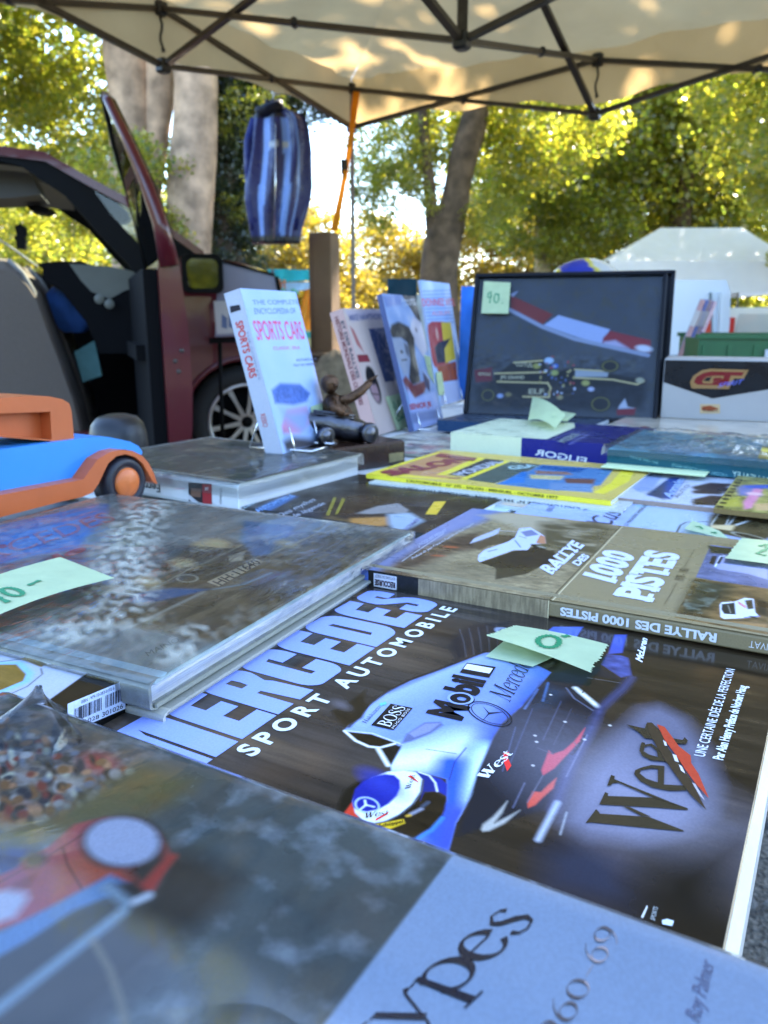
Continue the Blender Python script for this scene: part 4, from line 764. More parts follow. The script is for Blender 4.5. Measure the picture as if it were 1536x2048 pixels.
# ================ front book, white foot panel
B=Book('hardback_book','nearest book with a red race car photograph above a white panel with black lettering','book',(905,1709),CAM_Z-0.155,60,262,322,24,du=-262,dv=-112)
B.body(PC(160,186,240),spine=PC(120,130,130),edge=PC(150,150,140),over=3)
p=B.pic(0.5); p.fill(PC(160,190,250)); p.mottle(0.03,50,50,109)
f4=Z(0,1350,2.0)
pm=p.mask([(905,1711),(640,2060),(200,2600),(-900,2300),(-400,1400),(0,1380),(200,1440),(640,1600)],.5)
q=Pic(p.w,p.h,.5,B.mm); q.fill(PC(92,110,124)); q.mottle(1.5,9,11,110,tint=PC(150,170,200)); q.mottle(1.2,20,12,121,tint=PC(60,72,84)); q.mottle(0.3,30,40,111); q.mottle(0.7,22,9,112,tint=PC(116,112,96))
q.poly(f4((-200,300),(130,140),(700,420),(760,470),(640,560),(480,570),(300,600),(0,700),(-300,760)),PC(112,112,108),soft=7)
cm=q.mask(f4((-200,100),(130,120),(560,330),(420,420),(350,560),(0,690),(-300,700)),7)
for i,(cc,sd) in enumerate(((PC(140,156,190),113),(PC(150,130,116),114),(PC(66,70,80),115),(PC(84,92,116),117),(PC(166,170,190),118))): q.mottle(1.6,5,6,sd,mask=cm,tint=cc,o=3)
q.ell(f4((395,352))[0],8,4.5,PC(190,64,58),rot=80,soft=3); q.ell(f4((270,440))[0],6,4,PC(176,180,190),rot=80,soft=3); q.ell(f4((60,560))[0],6,8,PC(160,110,84),soft=3)
_cr=np.random.default_rng(12); _pal=[PC(176,184,204),PC(150,64,60),PC(60,66,92),PC(190,150,124),PC(40,40,46),PC(120,140,180),PC(206,206,206),PC(150,110,70)]
for i in range(260):
    cx_,cy_=-60+620*_cr.random(),170+420*_cr.random()
    if cy_>150+.42*cx_+20 and cy_<640-.28*cx_: q.ell(f4((cx_,cy_))[0],.8+1.3*_cr.random(),1.6+2.2*_cr.random(),_pal[i%8],rot=-30,soft=.7)
gm=q.mask(f4((440,420),(560,350),(780,420),(700,500),(560,560),(480,570),(250,640),(0,690),(-100,660),(200,560)),6); q.a=q.a*(1-gm[...,None])+np.array(PC(118,116,78))*gm[...,None]; q.mottle(1.0,8,9,116,mask=gm,tint=PC(140,112,58))
q.poly(f4((-100,720),(0,690),(150,700),(60,760),(-100,800)),PC(54,66,130),soft=3)
dk=f4((-100,1130),(200,960),(420,870),(560,880),(640,720),(720,690),(860,740),(960,820),(900,920),(700,1100),(420,1360),(300,1450),(-300,1700)); q.poly(dk,PC(60,54,46),soft=6); q.mottle(.5,12,9,119,mask=q.mask(dk,6))
rc=f4((-200,960),(0,800),(200,690),(300,600),(420,572),(540,578),(640,640),(690,730),(620,860),(560,870),(470,810),(300,880),(100,990),(0,1020),(-200,1150))
q.poly(rc,PC(206,72,72),soft=1.2); rm=q.mask(rc,1.2)
def rb(c,rx,ry,col,rot,soft):
    k=q.a.copy(); q.ell(f4(c)[0],rx,ry,col,rot=rot,soft=soft); q.a=k*(1-rm[...,None])+q.a*rm[...,None]
rb((330,690),12,16,PC(232,112,74),80,7); rb((100,760),20,10,PC(178,70,104),70,8); rb((420,780),14,6,PC(214,84,60),70,5); rb((480,580),8,18,PC(206,84,120),80,4)
q.poly(f4((510,790),(590,700),(650,705),(660,745),(580,830),(545,830)),PC(64,60,58),soft=2.5); q.line(f4((580,850),(690,730)),2.5,PC(206,60,52),soft=1.5)
q.line(f4((0,830),(200,720),(330,640),(430,610)),.8,PC(150,40,44),soft=.6); q.line(f4((250,690),(270,760),(330,860)),.7,PC(140,36,40),soft=.5); q.poly(f4((20,880),(60,830),(150,790),(120,850)),PC(160,44,46),soft=1); q.line(f4((560,700),(640,650)),1,PC(120,36,36),soft=.6); q.poly(f4((-20,760),(40,700),(110,700),(70,770),(0,800)),PC(44,60,150),soft=1.2)
q.ell(f4((490,665))[0],15,11,PC(74,60,60),rot=80,soft=1.6); q.ell(f4((490,663))[0],13.6,9.6,PC(176,194,246),rot=80,soft=1.4)
q.poly(f4((-60,1010),(-60,880),(30,860),(100,870),(110,900),(60,970)),PC(186,196,240),soft=2); q.ell(f4((140,738))[0],4,3,PC(74,50,44),rot=80,soft=1.5)
q.poly(f4((-200,1230),(-200,1120),(0,1030),(200,930),(440,800),(520,840),(480,870),(300,940),(100,1070)),PC(98,150,226),soft=1.4)
q.poly(f4((440,840),(540,830),(600,880),(540,920),(480,880)),PC(48,44,46),soft=1.4); q.line(f4((430,850),(505,910),(490,950),(0,1330),(-200,1480)),3.6,PC(134,166,206),soft=1.6); q.line(f4((545,905),(590,885)),3.4,PC(186,204,240),soft=1.2)
q.line(f4((370,1060),(440,1180),(480,1300),(500,1400)),1.5,PC(150,146,130),soft=1.2,al=.7)
p.a=p.a*(1-pm[...,None])+q.a*pm[...,None]
B.lay(p,printmat('wrapped_print',0.34,bump=0.1,coat=0.25))
g4=Z(640,1680,3.339); g5=Z(1076,1680,3.339)
B.serif('types',g4((395,1480))[0],g4((1475,515))[0],g4((130,1365))[0],PC(34,30,54),z=3,wk=0.95)
for k,(a,b,c,d) in enumerate(((0,0,0,0),)): pass
B.serif('1960-69',g5((60,1530))[0],g5((560,610))[0],g5((-60,1480))[0],PC(120,112,128),z=3,wk=0.62)
B.text('Roy Palmer',g5((1080,1230))[0],g5((1180,830))[0],g5((975,1180))[0],PC(120,132,186),z=2,shear=0.3)
B.done(); B.wrap(filmmat('loose_film',(10,30,30),0.10,0.006),over=1.5,lift=0.7,drop=0.4,amp=0.25,seed=8)
_c=B.m((62,1462)); g=MB()
def _peak(a,b):
    u=2*PI*a; r=.016*(1-b)**1.4*(1+.25*math.sin(3*u))+.0012; return Vector((_c[0]+r*math.cos(u)+.004*b,_c[1]+r*math.sin(u)*1.2-.002*b,B.th+.0006+.017*b))
g.sheet(_peak,40,14,filmmat('peak_film',(90,90,40),0.5,0.0,ior=1.38)); g.build('wrap_fold',B.t)
# ================ smaller flat magazines and books
WB=lin((206,210,234))
TZ=CAM_Z-0.196
rT=Z(720,880,3.746); rR=Z(1100,880,3.523); rF=Z(280,860,3.2); rE=Z(840,800,3.84)
# Ferrari style white book at left
B=Book('hardback_book','thick white spined book under glossy wrap lying right of the toy car','book',(475,968),CAM_Z-0.1605,57,219,260,30,dv=0)
B.body(PC(196,204,226),spine=PC(196,202,220),over=3,edge=PC(170,176,180))
p=B.pic(1.2); p.fill(PC(104,98,90)); p.mottle(.6,40,16,130); p.mottle(1.2,30,9,131,tint=PC(60,52,46)); p.mottle(1.2,24,8,132,tint=PC(170,160,150)); p.mottle(1.1,20,20,133,tint=PC(104,120,110))
B.lay(p,M_LAM)
B.stext('Ferr',rF((128,345))[0],rF((30,330))[0],rF((132,400))[0],PC(40,40,46),bold=0.01); B.sflat(rF((310,335),(460,345),(462,475),(312,455)),PC(36,34,40)); B.sflat(rF((400,345),(460,348),(462,475),(404,470)),PC(150,44,52),lift=.0005); B.sflat(rF((330,370),(395,375),(390,430),(325,425)),PC(110,84,76),lift=.0005); B.sflat(rF((314,410),(380,465),(340,462),(312,440)),PC(180,186,206),lift=.0007)
B.sflat(rF((418,365),(440,365),(440,385),(418,385)),PC(200,180,190),lift=.0007); B.stext('FONDATO',rF((510,470))[0],rF((514,370))[0],rF((524,470))[0],PC(60,60,66)); B.stext('sefac',rF((285,372))[0],rF((220,372))[0],rF((285,380))[0],PC(206,140,170))
B.done(); B.wrap(filmmat('glossy_film',(30,90,60),0.6,0.03),over=2,lift=1.2,drop=.5,amp=.8,seed=31)
# black magazine with yellow corner
B=Book('magazine','black car magazine with a yellow corner flash and blue lettering','magazine',(860,1062),CAM_Z-0.186,60,210,290,6,du=-10,dv=-8,hard=False)
B.body(PC(44,36,32),mat_=M_PRINT,spine=PC(60,60,64))
p=B.pic(1.0); p.fill(PC(54,44,40)); p.mottle(.4,20,20,140)
p.poly(s2((240,200),(460,85),(550,100),(300,230)),PC(70,90,120),soft=3); p.poly(s2((370,225),(620,110),(720,120),(470,250)),PC(60,104,176),soft=3)
p.poly(s2((900,270),(960,130),(1130,110),(1540,130),(1460,230),(1300,180),(1100,240)),PC(70,52,34),soft=4)
p.poly(s2((1140,245),(1300,190),(1450,170),(1530,220),(1500,250),(1400,240),(1250,250)),PC(140,136,146),soft=2)
p.poly(s2((1100,280),(1380,270),(1380,330),(1250,350),(1080,320)),PC(176,126,70),soft=4); p.poly(s2((820,300),(960,260),(1100,300),(1000,330)),PC(104,84,56),soft=3)
p.poly(s2((1370,250),(1540,240),(1640,300),(1440,400),(1380,320)),PC(150,166,196),soft=4)
B.lay(p,hinge=False)
B.shape(r1((610,175),(672,85),(760,82),(690,178)),PC(196,164,50)); B.shape(s2((920,260),(975,130),(1000,130),(945,262)),PC(120,110,40)); B.shape(s2((985,255),(1040,135),(1065,140),(1010,250)),PC(120,110,40))
B.text('Les années',s2((330,210))[0],s2((560,95))[0],s2((300,195))[0],PC(150,176,206)); B.text('AUTOMOBILE',s2((430,238))[0],s2((700,118))[0],s2((390,225))[0],PC(110,150,220),bold=.02)
B.text('Des mythes',s2((590,275))[0],s2((850,150))[0],s2((560,255))[0],PC(160,164,190)); B.text('de légende',s2((690,280))[0],s2((920,178))[0],s2((660,262))[0],PC(160,164,190)); B.text('CUSTOMS',r1((350,395))[0],r1((570,215))[0],r1((335,375))[0],PC(110,112,160),bold=.03)
B.done()
# white magazine with photos, half under the yellow one
B=Book('magazine','white magazine with green corner lying half under the yellow show issue','magazine',(735,965),CAM_Z-0.188,60,210,292,5,dv=-292,du=-30,hard=False)
B.body(PC(160,170,190),spine=PC(176,184,200))
p=B.pic(1.5); p.fill(PC(150,166,196)); p.mottle(.3,40,30,150); p.poly(rT((-60,330),(0,320),(70,325),(20,365),(-60,370)),PC(110,170,80),soft=2); p.poly(rT((-60,380),(300,380),(720,400),(690,440),(300,450),(-60,440)),PC(104,96,124),soft=6)
p.poly(rT((80,340),(170,335),(150,365),(90,360)),PC(200,206,220),soft=2); p.poly(rT((730,480),(790,475),(800,490),(750,495)),PC(60,60,60),soft=2); p.poly(rT((1060,460),(1330,470),(1300,520),(1040,520)),PC(190,176,170),soft=4)
B.lay(p,hinge=False); B.done()
# second spine, white with black type
B=Book('magazine','thin white spined car monthly right under the yellow show issue','magazine',(742,962),CAM_Z-0.1835,60,212,292,5,dv=-292,du=-5,hard=False)
B.body(PC(170,176,190),spine=PC(184,190,204)); 
letter(B.c,"L'AUTOMOBILE N° 393 · SALON · OCTOBRE 1979 · 7,50 F",(0.250,0.0038),(0.045,0.0038),(0.250,0.0012),0,M_PRINT,PC(40,40,46),T=B.TS(0.0005),bold=.03); B.done()
# yellow show issue
B=Book('magazine','yellow car magazine with big dark red SALON lettering and blue photographs','magazine',(737,948),CAM_Z-0.178,60,208,290,5.5,dv=-287,hard=False)
B.body(PC(206,190,70),spine=PC(214,198,62))
p=B.pic(1.0); p.fill(PC(196,172,96)); p.poly(rT((560,85),(880,135),(640,270),(760,300),(60,240)),PC(190,140,96),soft=2)
Yl=PC(214,196,60)
p.poly(rT((880,130),(940,138),(640,265),(570,262)),Yl,soft=.5); p.poly(rT((40,240),(590,90),(600,98),(150,240),(760,300),(900,310),(60,262)),Yl,soft=.5)
p.poly(rT((940,140),(1090,155),(820,275),(660,262)),PC(44,44,72),soft=.5); p.poly(rT((1085,153),(1125,160),(800,296),(740,296)),Yl,soft=.5)
p.poly(rT((1125,162),(1360,185),(1200,260),(1010,325),(800,298)),PC(84,96,96),soft=.8); p.poly(rT((1360,185),(1900,220),(1800,340),(1480,380),(1010,330),(1200,262)),PC(80,128,190),soft=1)
p.poly(rT((1370,190),(1700,215),(1640,245),(1330,215)),PC(40,96,170),soft=1.5); p.poly(rT((1310,230),(1560,240),(1600,262),(1320,255)),PC(150,110,96),soft=2); p.poly(rT((1270,260),(1536,270),(1500,300),(1280,290)),PC(190,176,130),soft=2); p.poly(rT((1210,240),(1250,235),(1230,320),(1040,330)),PC(46,120,210),soft=1.5)
p.poly(rR((100,270),(320,275),(300,330),(120,320)),PC(120,80,70),soft=2); p.poly(rR((0,300),(300,310),(300,370),(0,350)),PC(110,140,190),soft=2)
p.poly(rR((525,190),(605,192),(560,290),(380,382),(305,370),(430,300)),Yl,soft=.6)
B.lay(p,hinge=False)
DR=PC(122,48,56)
B.text('SALON',rT((240,272))[0],rT((850,150))[0],rT((140,244))[0],DR,bold=0.06); B.shape(rT((590,105),(880,138),(850,160),(560,125)),DR,z=3); B.shape(rT((140,240),(300,230),(270,262)),DR,z=3)
B.text('MONDIAL',rT((780,270))[0],rT((1080,165))[0],rT((690,258))[0],PC(170,172,196),bold=.03); B.text('GSA',rT((1140,225))[0],rT((1340,200))[0],rT((1090,205))[0],PC(150,176,190),bold=.04); B.text('MONDIALE',rT((690,296))[0],rT((780,290))[0],rT((650,285))[0],DR)
letter(B.c,"L'AUTOMOBILE - N° 375 - SALON - MENSUEL - OCTOBRE 1977",(0.055,0.0014),(0.235,0.0014),(0.055,0.0040),0,M_PRINT,PC(52,48,28),T=B.TS(0.0005),bold=.03); B.done()
# pale blue magazine with brush lettering
B=Book('magazine','pale blue magazine with loose black brush title and a fin tailed car','magazine',(1075,1012),CAM_Z-0.186,60,215,300,5,dv=-290,du=-62,hard=False)
B.body(PC(150,166,220),spine=PC(150,160,190))
p=B.pic(1.0); p.fill(PC(152,168,232)); p.mottle(.12,40,40,160); p.poly(rR((620,430),(1195,470),(1100,640),(900,660),(540,610)),PC(160,178,216),soft=6)
p.poly(rR((1195,480),(1536,500),(1700,600),(1500,720),(1380,700),(1100,640),(1130,540)),PC(84,74,54),soft=3); p.mottle(.6,8,8,161,mask=p.mask(rR((1195,480),(1536,500),(1700,600),(1500,720),(1130,600)),3))
p.line(rR((890,655),(920,600),(960,580),(1110,575)),1.6,PC(60,56,56),soft=.6); p.line(rR((1140,590),(1190,520),(1280,500),(1240,600),(1140,620),(1140,590)),1.6,PC(176,176,186),soft=.6); p.line(rR((1250,610),(1340,500),(1380,510)),2,PC(170,174,190),soft=.7); p.line(rR((1310,600),(1400,570)),3,PC(186,190,206),soft=1)
p.ell(rR((1400,680))[0],16,6,PC(150,150,150),rot=60,ring=1.6,soft=.6); p.ell(rR((1400,682))[0],13,4.4,PC(50,46,44),rot=60,soft=.8); p.poly(rR((1140,600),(1310,600),(1280,640),(1130,620)),PC(200,180,150),soft=2)
p.poly(rR((600,455),(690,450),(710,470),(620,475)),PC(140,180,220),soft=2)
B.lay(p,hinge=False)
BL=PC(50,48,76)
B.text('Custom',rR((420,610))[0],rR((605,425))[0],rR((265,575))[0],BL,shear=.35)
for a,b_ in (((250,580),(420,595)),((230,500),(270,490)),((580,435),(710,465))): B.shape(rR(a,(a[0]+8,a[1]-8),(b_[0]+6,b_[1]-5),b_),BL,z=2)
B.text('LE MAGAZINE AMERICAIN',rR((545,608))[0],rR((690,460))[0],rR((518,600))[0],PC(70,72,100)); B.text('FRENCH',rR((10,510))[0],rR((36,470))[0],rR((-30,500))[0],PC(80,84,120))
B.done()
# annals magazine with dark trees
B=Book('magazine','white motoring magazine with blue title block and dark brush strokes','magazine',(1236,985),CAM_Z-0.181,60,205,285,5,dv=-240,du=-25,hard=False)
B.body(PC(176,180,210),spine=PC(140,120,120))
p=B.pic(1.2); p.fill(PC(178,182,214)); p.poly(rR((800,300),(850,262),(960,270),(850,420),(680,390)),PC(56,84,176),soft=1.2); p.poly(rR((680,380),(820,290),(800,420)),PC(70,76,110),soft=4); p.poly(rR((560,330),(620,235),(800,245),(720,350),(640,370)),PC(140,154,210),soft=2)
for y in (330,360,420,440): p.poly(rR((1000,y),(1130,y-30),(1300,y-20),(1200,y+25),(1010,y+18)),PC(76,52,56),soft=3)
B.lay(p,hinge=False); B.text('Annales',rR((850,415))[0],rR((950,275))[0],rR((795,395))[0],PC(150,170,226),bold=.03); B.text('AUTO',rR((900,410))[0],rR((990,320))[0],rR((865,405))[0],PC(90,90,110)); B.done()
# comic magazine at right edge
B=Book('magazine','comic magazine with a pink hooded figure at the table right edge','magazine',(1440,1015),CAM_Z-0.176,60,200,270,5,dv=-265,du=-5,hard=False)
B.body(PC(150,140,90),spine=PC(120,100,70))
p=B.pic(1.2); p.fill(PC(150,140,84)); p.mottle(.6,10,10,170); p.poly(rR((1320,330),(1480,320),(1480,400),(1330,390)),PC(120,120,180),soft=3); p.poly(rR((1360,440),(1400,390),(1440,340),(1500,350),(1460,420),(1420,480),(1370,490)),PC(206,130,170),soft=2); p.ell(rR((1440,380))[0],8,8,PC(230,170,190),soft=3); p.poly(rR((1340,320),(1640,315),(1640,345),(1400,340)),PC(80,100,200),soft=2); p.poly(rR((1440,450),(1640,440),(1640,500),(1450,495)),PC(196,160,120),soft=2); p.poly(rR((1230,420),(1330,400),(1350,470),(1200,470)),PC(170,160,70),soft=3)
B.lay(p,hinge=False)
for i in range(9): B.shape([(0.004+.019*i,0.262),(0.012+.019*i,0.262),(0.012+.019*i,0.268),(0.004+.019*i,0.268)],PC(40,36,30),px=False)
B.done()
# ELIGOR
B=Book('hardback_book','thick blue book with pale dust jacket flap, ELIGOR on its spine','book',(950,868),CAM_Z-0.158,60,190,250,34,dv=-212,hard=False)
B.body(PC(34,38,120),spine=PC(30,34,120),back=PC(190,206,190))
p=B.pic(1.2); p.fill(PC(36,40,124)); ed=rE((425,260),(620,205),(830,150),(1180,200),(960,320),(830,335)); p.poly([(900,900),(900,780),(1140,800),(1150,855),(1090,880),(1057,888),(1040,905)],PC(188,196,182),soft=.6); p.mottle(.1,30,10,180)
for k in range(4): p.line(rE((985+45*k,320+10*k),(1190+40*k,235+8*k)),1.4,PC(120,124,190),soft=.8)
B.lay(p,hinge=False); B.c.flat([(0,0),(0.108,0),(0.108,B.th),(0,B.th)],0,M_PRINT,PC(196,204,190),T=B.TS(0.0004))
B.stext('ELIGOR',rE((1275,490))[0],rE((880,420))[0],rE((1285,445))[0],PC(196,200,220),bold=.02,lift=.0006); B.text('MODELES',rE((1110,330))[0],rE((1230,265))[0],rE((1050,320))[0],PC(130,140,150),bold=.02)
B.text('NOTRE PASSION',rE((1160,345))[0],rE((1300,270))[0],rE((1135,340))[0],PC(120,124,190)); B.done()
# teal wrapped book
B=Book('hardback_book','teal car book in loose clear plastic, HEALEY lettered on its spine','book',(1240,900),CAM_Z-0.157,60,200,255,22,dv=-240,hard=False)
B.body(PC(76,130,160),spine=PC(24,76,100))
p=B.pic(1.3); p.fill(PC(104,166,200)); p.mottle(.3,30,20,190); p.poly(rR((800,20),(1130,60),(1080,120),(760,80)),PC(120,170,216),soft=3); p.poly(rR((1150,60),(1536,100),(1536,230),(1200,150)),PC(96,140,170),soft=6)
B.lay(p,hinge=False); B.stext('AUSTIN-HEALEY',rR((1700,330))[0],rR((1285,255))[0],rR((1700,290))[0],PC(170,196,206),lift=.0006); B.stext('A PICTORIAL HISTORY OF THE BIG HEALEYS',rR((1250,262))[0],rR((860,185))[0],rR((1250,240))[0],PC(110,160,180)); B.stext('BAY VIEW BOOKS',rR((760,170))[0],rR((565,125))[0],rR((760,152))[0],PC(110,160,180))
B.text('HEALEY',rR((800,75))[0],rR((1130,90))[0],rR((760,20))[0],PC(140,186,230)); B.done(); B.wrap(filmmat('baggy_film',(18,60,40),0.8,0.03,ior=1.38),over=6,lift=4,drop=.5,amp=5,seed=41)
# cream sheet of paper under them
B=Book('price_sheet','pale cream paper sheet tucked between the ELIGOR book and the teal book','paper',(1203,930),CAM_Z-0.174,60,120,120,1.0,dv=-122,du=-12,hard=False); B.body(PC(190,206,176),mat_=M_PAPER,pages=False); B.done()
# navy book under the picture, cream book in front of the toy box
B=Book('hardback_book','dark navy flat book lying at the foot of the framed picture','book',(885,840),CAM_Z-0.171,60,210,260,20,dv=-250,hard=False); B.body(PC(52,62,84),spine=PC(24,52,92)); 
letter(B.c,'MAISON DES VOITURES',(0.14,0.012),(0.06,0.012),(0.14,0.006),0,M_PRINT,PC(110,130,160),T=B.TS(0.0005))
for k in range(3): B.shape([(0.03+.02*k,0.08),(0.034+.02*k,0.08),(0.034+.02*k,0.2),(0.03+.02*k,0.2)],PC(110,124,150),px=False)
B.done()
B=Book('hardback_book','wide cream book lying flat in front of the toy car box','book',(1195,858),CAM_Z-0.168,60,240,330,14,dv=-330,hard=False); B.body(PC(172,164,160),spine=PC(120,150,150)); p=B.pic(2); p.fill(PC(178,168,164)); p.mottle(.25,40,40,200); p.ell((60,270),9,7,PC(150,60,60),px=False,soft=3); B.lay(p,M_LAM,hinge=False); B.done()
B=Book('magazine','flat magazine with pink and grey pictures behind the bronze statuette','magazine',(800,905),CAM_Z-0.190,60,210,290,4,dv=-200,du=0,hard=False); B.body(PC(176,172,170),spine=PC(150,150,150)); p=B.pic(2); p.fill(PC(170,166,166)); p.mottle(.3,30,20,210); p.mottle(1.4,26,22,211,tint=PC(170,96,110)); p.mottle(1.2,20,20,212,tint=PC(70,74,84)); B.lay(p,hinge=False); B.done()
B=Book('magazine','open white magazine page peeping out between black magazine and rally book','magazine',(905,1010),CAM_Z-0.191,57,150,200,3,dv=-60,du=-90,hard=False); B.body(PC(170,190,220),spine=PC(170,186,214)); B.done()
# ================ table
tb=thing('folding_table','long white folding market table under the books','table',(0,0,0))
ta=R(60); e1=Vector((math.cos(ta),math.sin(ta),0)); e2=Vector((-math.sin(ta),math.cos(ta),0)); pe=onz(1503,1760,TZ)
To=pe-e1*0.62; TT=Matrix(((e1.x,e2.x,0,To.x),(e1.y,e2.y,0,To.y),(0,0,1,0),(0,0,0,1)))
M_TABLE=mat('table_plastic',(0.62,0.60,0.56),0.45,noise=0.08,scale=18,bump=0.05,bscale=300)
g=MB(); g.box((0,0,TZ-0.04),(2.75,0.82,TZ),M_TABLE,bev=0.006,T=TT); g.build('tabletop',tb)
for u in (0.2,2.5):
    for v in (0.12,0.70):
        g=MB(); g.tube([TT@Vector((u,v,0.0)),TT@Vector((u,v,TZ-0.04))],0.014,M_STEEL); g.build('leg',tb)
# ================ price notes
M_NOTE=clothmat('note_paper',(0.54,0.63,0.37),0.25,(0.56,0.64,0.34),noise=0.05,scale=60,bump=0.1,bscale=90)
M_INK=mat('green_marker',(0.010,0.22,0.085),0.5)
def note(label,px,z,lift=(0,0,0,0),strokes=(),w=0.0022,jag=0.0,curl=0.0,mat_=None,plane=None,under=None):
    """px: corners bottom-left, bottom-right, top-right, top-left of the writing; lift: metres above the surface"""
    f=plane or (lambda q:onz(q[0],q[1],z))
    c=[f(q) for q in px]; nrm=(c[1]-c[0]).cross(c[3]-c[0]).normalized()
    c=[a+nrm*(l+0.0012) for a,l in zip(c,lift)]; n=40; r_=np.random.default_rng(abs(int(px[0][0]))+len(label)); jl=(r_.random((2,n+1))-0.5)*jag
    o=c[0].copy()
    def P(a,b,e=0.0):
        q=c[0]*(1-a)*(1-b)+c[1]*a*(1-b)+c[2]*a*b+c[3]*(1-a)*b
        return q-o+nrm*(curl*math.sin(PI*a)+e)
    g=MB(); rows=n
    vs=[];fs=[]
    for j in range(rows+1):
        b=j/rows
        for i in range(13):
            a=i/12; aa=a+(jl[0][j] if i==0 else jl[1][j] if i==12 else 0); vs.append(P(aa,b))
    for j in range(rows):
        for i in range(12): fs.append([j*13+i,j*13+i+1,(j+1)*13+i+1,(j+1)*13+i])
    g.add(vs,fs,mat_ or M_NOTE)
    for st in strokes:
        L=len(st); vs=[];fs=[]
        fine=[]
        for i in range(L-1):
            for k in range(5): fine.append((st[i][0]+(st[i+1][0]-st[i][0])*k/5,st[i][1]+(st[i+1][1]-st[i][1])*k/5))
        fine.append(st[-1]); pts=[P(a,b,0.0005) for a,b in fine]
        for i,q in enumerate(pts):
            d=(pts[min(i+1,len(pts)-1)]-pts[max(i-1,0)]).normalized(); s=d.cross(nrm)*w/2*(0.85+0.3*math.sin(i*1.7)); vs+= [q+s,q-s]
        for i in range(len(pts)-1): fs.append([2*i,2*i+1,2*i+3,2*i+2])
        g.add(vs,fs,M_INK)
    if under:
        ug=[f(q)+nrm*0.0004-o for q in under]; g.add(ug,[[0,1,2,3]],mat_ or M_NOTE); 
    ob=g.build('price_note',None,loc=o); return tag(ob,label,'price note',group='green price notes')
def oval(cx,cy,rx,ry,n=14,tilt=0): return [(cx+rx*math.cos(2*PI*i/n+.4)+tilt*math.sin(2*PI*i/n+.4),cy+ry*math.sin(2*PI*i/n+.4)) for i in range(n+1)]
z6=Z(940,1220,3.84)
note('torn pale green note reading 0- on the dark racing book',z6((118,300),(915,520),(1066,300),(345,155)),CAM_Z-0.1812,lift=(.007,.002,.0015,.002),strokes=(oval(.50,.50,.10,.26,tilt=-.02),[(.56,.83),(.60,.95)]),w=.0036,jag=.035,curl=.001,under=z6((118,362),(480,440),(800,300),(345,170)))
note('large green note reading 40- on the wrapped grey book',[(-130,1302),(230,1166),(122,1129),(-230,1266)],CAM_Z-0.157,lift=(.002,.002,.004,.003),strokes=([(.395,.60),(.365,.36),(.435,.36)],[(.42,.50),(.415,.18)],oval(.50,.40,.032,.17),[(.60,.42),(.68,.46)]),w=.0032,curl=.004)
note('mint note with a green price on the right end of the rally book',[(1450,1122),(1600,1142),(1600,1096),(1482,1086)],CAM_Z-0.169,lift=(.001,.001,.002,.003),strokes=([(.36,.68),(.46,.80),(.50,.60),(.38,.35),(.52,.30)],[(.68,.78),(.60,.70),(.70,.56),(.66,.36),(.56,.34)]),w=.003,jag=.03)
note('curling mint note lying on top of the ELIGOR book',rE((830,180),(1040,240),(1115,180),(860,75)),CAM_Z-0.156,lift=(.004,.003,.012,.022),strokes=([(.75,.35),(.85,.55)],),w=.002,curl=.006)
note('pale note half hidden behind the curled mint note',rE((1000,165),(1130,180),(1200,130),(990,100)),CAM_Z-0.156,lift=(.002,.002,.004,.006))
note('pale note sliding off the fin tailed car magazine',[(1368,1062),(1462,1086),(1438,1066),(1385,1045)],CAM_Z-0.1845,lift=(.001,.001,.001,.001),strokes=([(.2,.45),(.32,.6),(.4,.4)],[(.6,.3),(.75,.5),(.7,.3)]),w=.0025)
note('small crumpled note on the flat magazine behind the bronze statuette',rE((235,395),(340,400),(360,345),(280,335)),CAM_Z-0.188,lift=(.002,.002,.012,.012),curl=.006)
note('yellow note at the right edge beside the teal book',[(1515,920),(1560,926),(1556,900),(1524,898)],CAM_Z-0.158,lift=(.001,.001,.002,.002),mat_=clothmat('yellow_note_paper',(0.7,0.55,0.12),0.2,(0.7,0.5,0.1),noise=.05))
